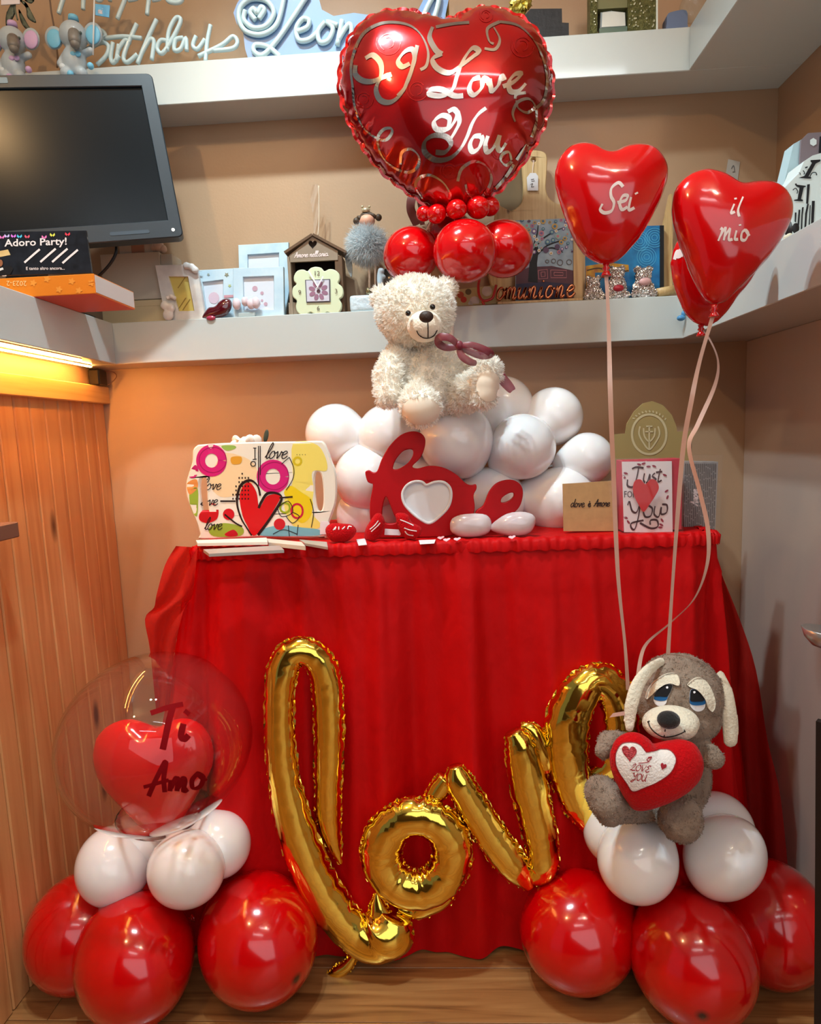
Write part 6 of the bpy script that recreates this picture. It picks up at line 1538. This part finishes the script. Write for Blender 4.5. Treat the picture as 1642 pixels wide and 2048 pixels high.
for x, y, r in ((458, 558, 9), (487, 565, 12), (527, 563, 11), (430, 560, 7)): part('leaf_disc', strokes_on(tr, [ZH(circ(x, y, r, n=10) + [(x + r, y)])], 1.5, .0014), mat('ink_grey', (0, 0, 0)), t)
# blue landscape picture
PYb_ = 1.66
t = thing('landscape_picture', 'blue sky and yellow field painting in a wooden frame behind the silver figures', 'picture', (at(1250, 590, PYb_)[0], PYb_, ZMT))
vf = px_plate(ZH([(598,410),(945,400),(945,715),(598,725)]), PYb_, .006); part('panel', vf, mat('paint_blue', (30, 130, 186), .45, c2=(20, 90, 140), vscale=26), t); tr = bvh(vf)
part('frame_side', px_plate(ZH([(560,400),(598,398),(598,728),(560,730)]), PYb_ - .005, .014), M_lw, t)
part('frame_side', px_plate(ZH([(945,402),(975,260),(985,262),(985,690),(945,690)]), PYb_ + .012, .014), M_lw, t)
part('dark_edge', px_plate(ZH([(930,400),(947,400),(947,675),(930,675)]), PYb_ - .003, .004), mat('ink_black', (0, 0, 0)), t)
part('field', fill_on(tr, ZH([(600,580),(700,565),(790,575),(800,720),(600,722)]), .0006), mat('paint_yellow', (214, 170, 40), .5, c2=(170, 90, 40), vscale=50), t)
for k, (cx, cy) in enumerate(((905, 455), (870, 540), (840, 470))):
    for r in (12, 22, 32, 42): part('swirl', strokes_on(tr, [ZH(circ(cx, cy, r, n=14) + [(cx + r, cy)])], 1.0, .0008), mat('paint_sky', (80, 170, 210), .5), t)
for q in ([(605,600),(660,590),(720,610),(790,600)], [(605,640),(680,630),(780,650)], [(700,570),(720,620),(700,700)]): part('field_line', strokes_on(tr, [ZH(q)], 2.4, .0009), mat('ink_umber', (70, 46, 20), .5), t)
# silver figures
M_chrome = mat('chrome_foil', (226, 220, 216), .12, metal=1.0, bump=.6, bscale=90)
for i, (x, y, r, lab) in enumerate(((635, 680, 40, 'silver wrapped figure at the left of three on the shelf edge'), (740, 640, 42, 'taller silver wrapped figure in the middle of the three'), (855, 650, 48, 'silver wrapped figure at the right of three, pink patch on it'))):
    t = thing('silver_figure', lab, 'figurine', tuple(at(*ZH([(x, 730)])[0], 1.618)), 'silver wrapped figures'); c0 = at(*ZH([(x, y)])[0], 1.632); k = mpp(1250, 570, 1.63) / 2.213
    b_ = ZMT + .001
    bodyv = join(ell((c0[0], 1.632, (b_ + c0[2]) / 2), (r * k, r * k * .55, max((c0[2] - b_) * .75, r * k))), ell(c0 + [0, 0, r * k * .5], r * k * .72), ell(c0 + [-r * k * .55, 0, r * k * 1.1], r * k * .3), ell(c0 + [r * k * .55, 0, r * k * 1.1], r * k * .3), ell((c0[0] - r * k * .8, 1.622, b_ + r * k * .4), r * k * .4), ell((c0[0] + r * k * .8, 1.622, b_ + r * k * .4), r * k * .4))
    vv, ff = remesh(bodyv, .0024, 2); vv = vv + .0012 * g5.standard_normal(vv.shape); vv[:, 2] = np.maximum(vv[:, 2], ZMT + .0005)
    part('body', (vv, ff), M_chrome, t)
    if i: part('patch', ell(c0 + [0, -r * k * .55, -r * k * .1 if i == 2 else -r * k], (r * k * .55, .006, r * k * .35)), mat('patch%d' % i, (206, 160, 156) if i == 2 else (170, 30, 46), .4), t, True)
# Comunione topper
t = thing('cake_topper', 'mirror copper topper spelling Comunione on the shelf edge', 'topper', tuple(at(1070, 600, 1.612)))
M_cop = mat('copper_mirror', (196, 122, 84), .15, metal=1.0, bump=.2, bscale=30)
def wstrokes(sts, Y, r, n=6): return join(*[tube(np.array([at(x, y, Y) for x, y in cr(s_, 5)]), r, n) for s_ in sts])
xx = 992
for ch, adv in (('o', 14), ('m', 24), ('u', 19), ('n', 18), ('i', 12), ('o', 19), ('n', 19), ('e', 16)):
    part('letter', wstrokes(word(ch, xx, 599 - (xx - 992) * .035, 23, .2, -.03, .92), 1.614, .0036), M_cop, t, True, 'copper letter ' + ch); xx += adv + 2
part('letter', wstrokes([ZQ([(330,225),(310,300),(285,320),(245,325),(220,290),(215,230),(225,180)]), ZQ([(240,330),(255,360)])], 1.612, .0034), mat('topper_red', (186, 36, 30), .3, coat=.4), t, True, 'red loop letter C')
part('base', box((at(995, 605, 1.61)[0], 1.609, ZMT), (at(1165, 590, 1.61)[0], 1.622, ZMT + .006), .001), M_lw, t)
t = thing('floral_card', 'small white and green floral card left of the copper topper', 'card', tuple(at(945, 612, 1.63)))
vf = px_plate(ZQ([(75,255),(330,225),(330,345),(75,360)]), 1.632, .003); part('card', vf, mat('card_olive', (206, 196, 140), .6), t); tr = bvh(vf)
for x, y, r, c in ((190, 330, 32, (222, 222, 216)), (270, 265, 34, (226, 222, 214)), (100, 290, 22, (190, 90, 60)), (120, 320, 20, (206, 70, 50)), (150, 270, 20, (120, 110, 80)), (165, 345, 16, (214, 214, 206))):
    part('blossom', fill_on(tr, ZQ(circ(x, y, r)), .001), mat('bl_%d_%d_%d' % c, c, .5), t)
# log and blue bead
oo = part('wood_slice', tube([at(*ZQ([(1368, 285)])[0], 1.62), at(*ZQ([(1485, 262)])[0], 1.64)], .011, 14), M_lw, None, True); oo.location.z += ZMT - oo.location.z; tag(oo, 'short piece of branch wood on the shelf corner', 'wood')
oo = part('blue_bead', join(ell((at(*ZQ([(1520, 438)])[0], 1.585)), (.010, .008, .007)), ell(at(*ZQ([(1535, 412)])[0], 1.585), (.005, .005, .008))), mat('bead_blue', (70, 140, 190), .25, coat=.5), None, True); tag(oo, 'small blue bead charm hanging at the shelf corner', 'ornament')
# paper note on the wall
t = thing('paper_note', 'small grey paper note stuck on the back wall above the heart balloon', 'note', tuple(at(1465, 365, YB - .002)))
vf = px_plate(ZI([(712,310),(820,335),(798,510),(690,450)]), YB - .0015, .001); part('paper', vf, mat('paper_grey', (186, 178, 168), .7), t)
part('scribble', strokes_on(bvh(vf), [ZI(q) for q in ([(740,400),(760,370),(770,420)], [(750,430),(775,425)])], 1.6, .0006), mat('ink_grey', (0, 0, 0)), t)

# ================================================================ right arm of the middle shelf
t = thing('striped_box', 'black and white striped gift box with big letter I on the right shelf', 'gift box', tuple(atX(1610, 480, .66)))
M_wb = mat('card_icewhite', (222, 236, 236), .4); M_ink2 = mat('ink_navy', (20, 24, 30), .5)
SXY = 1.18
vf = px_plate(ZS([(205,1000),(430,770),(500,600),(620,520),(760,480),(900,480),(900,1500),(720,1560),(400,1720),(330,1730),(330,1200),(250,1010)]), SXY, .05); part('body', vf, M_wb, t); tr = bvh(vf)
def solid(name, pts, lab=None): part(name, fill_on(tr, ZS(pts), .0008), M_ink2, t, label=lab)
solid('letter', [(590,590),(735,580),(735,605),(665,640),(560,830),(600,840),(595,860),(410,850),(500,820),(610,630),(590,610)], 'black letter I'); solid('letter', [(360,945),(520,965),(520,980),(490,990),(450,1160),(480,1170),(478,1190),(345,1185),(350,1170),(400,1160),(430,990),(385,975)], 'black letter I')
for q in ([(540,945),(580,940),(555,1230),(525,1225)], [(360,1355),(385,1355),(375,1500),(358,1490)], [(415,1315),(440,1315),(410,1690),(385,1700)], [(465,1280),(490,1275),(475,1400),(465,1670),(442,1680),(455,1400)], [(540,1230),(565,1230),(540,1370),(520,1640),(495,1645),(510,1370)], [(580,1250),(592,1245),(575,1605),(555,1612)], [(610,1185),(652,1185),(632,1575),(595,1590)]): solid('stripe', q)
solid('scroll', [(510,690),(550,680),(545,700),(512,712)]); solid('scroll', [(360,935),(385,930),(390,945),(365,950)])
part('scroll', strokes_on(tr, [ZS(q) for q in ([(580,835),(610,780),(660,770),(680,800),(670,810)], [(480,740),(500,770),(490,800)], [(330,1030),(370,1000),(400,1040),(390,1080)], [(440,800),(430,770)])], 1.6, .0009), M_ink2, t)
oo = part('gift_bag', px_plate(ZS([(345,350),(460,285),(440,500),(425,700),(210,990),(200,950)]), SXY + .06, .03), mat('bag_ice', (186, 216, 224), .4)); tag(oo, 'pale blue gift bag behind the striped box', 'bag')
t = thing('grey_box', 'grey box with a white hexagon behind the striped box', 'box', tuple(at(*ZS([(650, 600)])[0], SXY + .055)))
vf = px_plate(ZS([(560,190),(720,180),(900,175),(900,560),(440,700),(440,560),(460,290)]), SXY + .053, .004); part('body', vf, mat('card_grey', (130, 118, 124), .5), t)
part('hexagon', fill_on(bvh(vf), ZS([(630 + 55 * math.sin(k * PI / 3), 325 - 60 * math.cos(k * PI / 3)) for k in range(6)]), .0008), M_wb, t)
part('dark_edge', px_plate(ZS([(720,470),(735,240),(760,240),(760,480)]), SXY + .051, .002), M_ink2, t)
oo = part('black_pouch', remesh(ell(at(*ZS([(330, 1610)])[0], 1.19), (.012, .012, .017)), .002, 2), mat('pouch_black', (24, 22, 24), .5), None, True); tag(oo, 'small black pouch at the foot of the striped box', 'pouch')
oo = part('silk_flower', join(*[ell(at(*ZS([(x, y)])[0], 1.18), (.006, .005, .005)) for x, y in ((250, 1720), (285, 1700), (310, 1720), (240, 1760), (275, 1745))]), mat('flower_cream', (216, 206, 180), .6), None, True); tag(oo, 'tiny cream silk flower beside the black pouch', 'flower')

# ================================================================ things on the top shelf
ZUT = ZU1 + 0.0005; UY = 1.625
M_neon = mat('neon_tube', (200, 222, 224), .35, coat=.5)
M_acr = clear_mat('acrylic_clear', (254, 255, 255), .04, .01, 1.05)
t = thing('neon_sign', 'clear acrylic neon sign reading Happy Birthday on the top shelf', 'sign', (at(290, 130, UY)[0], UY, ZUT))
part('acrylic_panel', px_plate([(105, -70), (500, -70), (482, 60), (478, 118), (190, 145), (120, 60)], UY + .01, .004), M_acr, t)
for q in ([(345,-130),(302,-20),(275,65)], [(425,-130),(395,-20),(390,45)], [(295,-45),(430,-50)], [(510,-65),(465,-60),(442,-25),(468,2),(508,-50),(516,5)], [(610,-60),(590,-10),(550,90)], [(585,-20),(622,-70),(656,-50),(642,-10),(600,0)], [(716,-60),(700,-10),(690,70)], [(702,-20),(738,-70),(768,-50),(752,-10),(714,0)], [(785,-65),(780,-15),(800,10),(850,5),(866,-60)],
          [(455,135),(485,150),(490,175),(440,215),(395,245)], [(400,240),(470,200),(508,215),(500,260),(455,305)], [(530,200),(520,270),(532,295),(560,262)], [(558,210),(545,290)], [(552,240),(585,192),(612,200)], [(642,112),(595,220),(580,275),(600,292),(645,255)], [(490,180),(580,172),(665,180)],
          [(735,92),(690,190),(645,300)], [(660,260),(700,190),(722,195),(712,282)], [(795,195),(755,190),(738,228),(762,250),(805,190),(848,100),(825,86),(792,150),(785,238)], [(860,178),(825,188),(818,235),(848,230),(872,180),(876,240)], [(920,170),(905,215),(928,230),(962,185)], [(988,118),(972,200),(964,290)], [(930,265),(1040,212),(1092,172),(1114,198),(1090,228),(1000,238)]):
    part('tube_stroke', tube(np.array([at(x, y, UY) for x, y in cr(ZO(q), 6)]), .0052, 8), M_neon, t, True)
t = thing('neon_sign', 'pale blue backed neon name sign with a spiral and heart on the top shelf', 'sign', (at(640, 110, UY)[0], UY, ZUT))
part('backing', px_plate(ZO([(1095,60),(1110,20),(1140,-30),(1490,-30),(1510,45),(1565,75),(1660,60),(1800,80),(1950,70),(2000,-30),(2110,-30),(2080,120),(2000,210),(1640,255),(1400,262),(1165,278),(1150,230),(1140,150),(1110,110)]), UY + .006, .004), mat('backing_blue', (132, 162, 202), .3, coat=.4), t)
for q in ([(1200,95),(1175,62),(1190,42),(1208,62),(1225,35),(1240,50),(1215,90)], [(1150,50),(1145,95),(1190,132),(1250,120),(1285,60),(1250,5),(1180,-5),(1128,35),(1122,95),(1155,148),(1230,162),(1300,112),(1335,-20)], [(1445,-25),(1370,90),(1300,190),(1235,258),(1192,242),(1200,212),(1260,222),(1315,268)],
          [(1392,150),(1440,130),(1450,98),(1420,90),(1390,135),(1402,188),(1450,186),(1492,150)], [(1525,105),(1492,150),(1502,198),(1540,190),(1562,135),(1535,105),(1585,120)], [(1605,95),(1582,215)], [(1586,190),(1632,118),(1650,135),(1640,215),(1670,200)], [(1940,220),(1985,80),(2030,-10),(2060,-20),(2045,60),(2000,180)]):
    part('tube_stroke', tube(np.array([at(x, y, UY) for x, y in cr(ZO(q), 6)]), .0062, 8), M_neon, t, True)
# elephants
def elephant(label, cx, cy, s, earc, Y, both=True, flag=False):
    t = thing('elephant_figurine', label, 'figurine', (at(cx, 150, Y)[0], Y, ZUT), 'baby elephant figurines')
    k = mpp(cx, cy, Y) * s
    def q(x, y, dy=0): return at(cx + x * s, cy + y * s, Y + dy)
    M_e = mat('elephant_grey', (186, 198, 204), .4, coat=.3); M_ec = mat('ear_%d_%d_%d' % earc, earc, .4)
    zb = ZUT
    part('body', remesh(join(ell(q(0, 0), (27 * k, 24 * k, 27 * k)), ell(q(2, 52), (24 * k, 20 * k, 30 * k)), ell(q(-14, 75, -.01), 12 * k), ell(q(16, 75, -.01), 12 * k), limb([q(16, 38), q(34, 30, -.01)], 7 * k), limb([q(-16, 38), q(-26, 56, -.01)], 7 * k)), .0028, 2), M_e, t, True)
    part('trunk', limb([q(2, -2, -.022), q(2, 8, -.034), q(3, 16, -.036)], [12 * k, 11 * k, 9 * k]), mat('trunk_grey', (134, 126, 116), .4, coat=.2), t, True)
    for sg in ((-1, 1) if both else (1,)):
        e = part('ear', ell(q(sg * 39, 4 if sg < 0 else -4, .004), (19 * k, 5 * k, 22 * k)), M_e, t, True)
        part('ear_lining', ell(q(sg * 39, 5 if sg < 0 else -3, -.002), (15 * k, 4 * k, 18 * k)), M_ec, e, True)
    for sg in (-1, 1): part('eye', ell(q(sg * 14, -6, -.019), 3 * k, nu=8, nv=6), mat('eye_green', (60, 80, 72), .1, coat=1), t, True)
    part('cap', lathe([(0, 9 * k), (9 * k, 8 * k), (10 * k, 0), (0, 0)], 14, q(0, -31)), M_ec, t, True)
    for x, y in ((-22, 62), (34, 60), (-6, 76)): part('foot_pad', ell(q(x, y, -.016), 6.5 * k, nu=10, nv=7), M_ec if x > -10 else mat('pad_white', (226, 234, 236), .4), t, True)
    part('bow_tie', join(ell(q(-2, 36, -.02), (6 * k, 3 * k, 5 * k)), ell(q(9, 36, -.02), (6 * k, 3 * k, 5 * k))), M_ec, t, True)
    if flag:
        part('flag_pole', tube([q(39, 38, -.012), q(42, -90, -.012)], .0018, 8), mat('pole_white', (238, 238, 236), .4), t, True)
        vf = px_plate(ZN([(893,35),(1030,50),(1022,162),(895,140)]), Y - .012, .002); f_ = part('flag', vf, mat('flag_blue', (90, 170, 220), .4, c2=(120, 196, 236), vscale=60), t)
        part('lettering', strokes_on(bvh(vf), word('ni', 196, 27, 7, .1, .05), 1.6, .0006), M_w, f_)
    return t
elephant('grey elephant figurine with blue ears holding a small blue flag', 147, 72, 1.0, (130, 206, 240), 1.60, True, True)
elephant('grey elephant figurine with pink ears at the left edge of the top shelf', 25, 82, .95, (222, 184, 226), 1.60)
# hanging leaves
t = thing('leaf_garland', 'dull green leaves hanging at the upper left corner', 'plant', tuple(at(28, 30, 1.62)))
M_leaf = mat('leaf_sage', (112, 118, 98), .5, c2=(86, 92, 76), vscale=40)
for pts in ([(135,0),(90,60),(55,150),(60,240),(110,180),(140,90)], [(150,60),(160,150),(200,230),(300,300),(345,300),(260,240),(190,120)], [(180,0),(240,70),(260,170),(340,215),(300,120),(240,20)], [(230,0),(290,35),(320,0)], [(10,60),(60,60),(100,50),(60,140),(5,200)]):
    O = [(at(x, y, 1.62)[0], at(x, y, 1.62)[2]) for x, y in cr(ZN(pts), 4, True)]; V, F, nf = inflate(O, .006, .12); part('leaf', (stand(V, 1.62 + .01 * (len(pts) % 3)), F), M_leaf, t, True)
part('stem', tube(cr([at(40, -40, 1.62), at(30, 10, 1.62), at(35, 40, 1.62)], 5), .002, 6), M_leaf, t, True)
oo = part('white_card', px_plate(ZN([(10,-60),(180,-60),(185,35),(10,45)]), 1.612, .002), mat('card_white', (0, 0, 0))); tag(oo, 'white card at the upper left corner above the leaves', 'card')
oo = part('twine', tube(cr([at(98, -20, 1.66), at(102, 20, 1.66), at(108, 55, 1.66), at(115, 110, 1.66), at(114, 135, 1.66)], 5), .0022, 6), mat('twine_brown', (120, 96, 80), .7), None, True); tag(oo, 'brown twine hanging on the wall left of the blue eared elephant', 'twine')
# brass rods
t = thing('brass_stand', 'thin brass stand with two rods behind the foil heart', 'stand', (at(889, 60, 1.65)[0], 1.65, ZUT))
for x in (884, 894): part('rod', tube([(at(x, 40, 1.65)[0], 1.65, ZUT), at(x, -40, 1.65)], .004, 10), mat('brass', (176, 150, 84), .25, metal=1), t, True)
part('foot', box((at(870, 40, 1.65)[0], 1.63, ZUT), (at(908, 40, 1.65)[0], 1.67, ZUT + .006), .001), mat('brass', (0, 0, 0)), t)
# award
t = thing('award_trophy', 'crumpled gold figure on a black stepped base on the top shelf', 'trophy', (at(1080, 70, UY)[0], UY, ZUT))
M_bw = mat('wood_black', (28, 28, 32), .5, bump=.2, bscale=50)
part('base', px_plate(ZR([(180,150),(250,72),(508,70),(510,185),(565,188),(566,330),(180,330)]), UY, .05), M_bw, t)
g6 = np.random.default_rng(4); vv, ff = remesh(join(ell(at(*ZR([(150, 60)])[0], UY + .02), (.022, .018, .028)), ell(at(*ZR([(190, -20)])[0], UY + .02), (.022, .016, .03))), .006, 1); vv += .003 * g6.standard_normal(vv.shape)
part('gold_figure', (vv, ff), mat('gold_crumple', (206, 190, 96), .3, metal=.9), t)
# glitter frame with glass candle
t = thing('glitter_lantern', 'green gold glitter lantern with a glass block on the top shelf', 'lantern', (at(1250, 60, UY)[0], UY, ZUT))
M_glit = mat('glitter_olive', (134, 130, 78), .35, metal=.5, c2=(92, 92, 52), vscale=120, bump=.8, bscale=300)
part('panel', px_plate(ZR([(740,-80),(800,-80),(800,340),(740,340)]), UY, .03), M_glit, t); part('panel', px_plate(ZR([(1050,-80),(1282,-80),(1282,340),(1050,340)]), UY, .03), M_glit, t)
part('crossbar', px_plate(ZR([(800,-80),(1050,-80),(1050,60),(800,75)]), UY + .004, .02), mat('olive_card2', (120, 118, 76), .5), t)
part('recess', px_plate(ZR([(790,60),(1055,55),(1055,340),(790,340)]), UY + .028, .003), mat('recess_dark', (60, 56, 36), .7), t)
part('white_edge', px_plate(ZR([(1282,-80),(1296,-80),(1296,340),(1282,340)]), UY - .001, .03), mat('edge_white', (226, 234, 226), .4), t)
part('glass_block', px_plate(ZR([(830,92),(920,78),(1035,92),(1040,220),(825,235)]), UY + .002, .022, (), .004), mat('glass_grey', (190, 200, 204), .06, coat=1, metal=.35), t)
part('green_base', px_plate(ZR([(815,232),(1045,215),(1045,340),(815,340)]), UY + .002, .022), mat('glass_green', (50, 92, 80), .15, coat=.8), t)
g7 = np.random.default_rng(12); gt = [ell(at(*ZR([(x, y)])[0], UY - .0005), .0016 + .0012 * g7.random(), nu=6, nv=4) for x, y in zip(list(1060 + 215 * g7.random(42)) + list(745 + 50 * g7.random(8)), list(-20 + 250 * g7.random(50)))]
part('sequins', join(*gt), mat('sequin', (244, 240, 206), .12, metal=.8), t, kind='stuff')
# blue thing and clear sphere, film
t = thing('snow_globe', 'clear globe on a dusty blue base at the right end of the top shelf', 'ornament', (at(1365, 45, UY)[0], UY, ZUT))
part('base', px_plate(cr(ZR([(1370,190),(1375,120),(1420,95),(1530,85),(1540,195),(1540,330),(1370,330)]), 3, True), UY + .01, .03), mat('base_blue', (104, 122, 156), .5), t, 40)
part('globe', ell(at(*ZR([(1590, 60)])[0], UY + .02), .032), clear_mat('globe_glass', (246, 250, 250), .03, .06, 1.5), t, True)
# ================================================================ black display stand at the right edge
t = thing('display_stand', 'black metal display stand with a silver dish at the right edge', 'stand', (0.765, 1.02, 0))
sx_ = at(1636, 1700, 1.05)[0]
part('post', tube([at(1643, 1442, 1.0), at(1641, 1760, 1.0), atZ(1640, 2110, .006) * [0, 0, 1] + at(1640, 2110, 1.0) * [1, 1, 0]], .009, 4), mat('stand_black', (26, 20, 20), .4), t)
part('foot', box((sx_ + .002, .95, 0), (sx_ + .08, 1.04, .006), .001), mat('stand_black', (0, 0, 0)), t)
dc = at(1650, 1268, 1.0)
part('dish', lathe([(.002, -.024), (.016, -.02), (.028, -.008), (.034, .006), (.032, .007), (.02, -.008), (.0, -.012)], 24, dc, rotm(0, .12, 0)), mat('dish_silver', (186, 180, 176), .3, metal=.8), t, True)
part('arm', tube(cr([dc + [.01, .0, -.02], dc + [.03, .0, -.05], at(1646, 1446, 1.0)], 5), .003, 8), mat('stand_black', (0, 0, 0)), t, True)
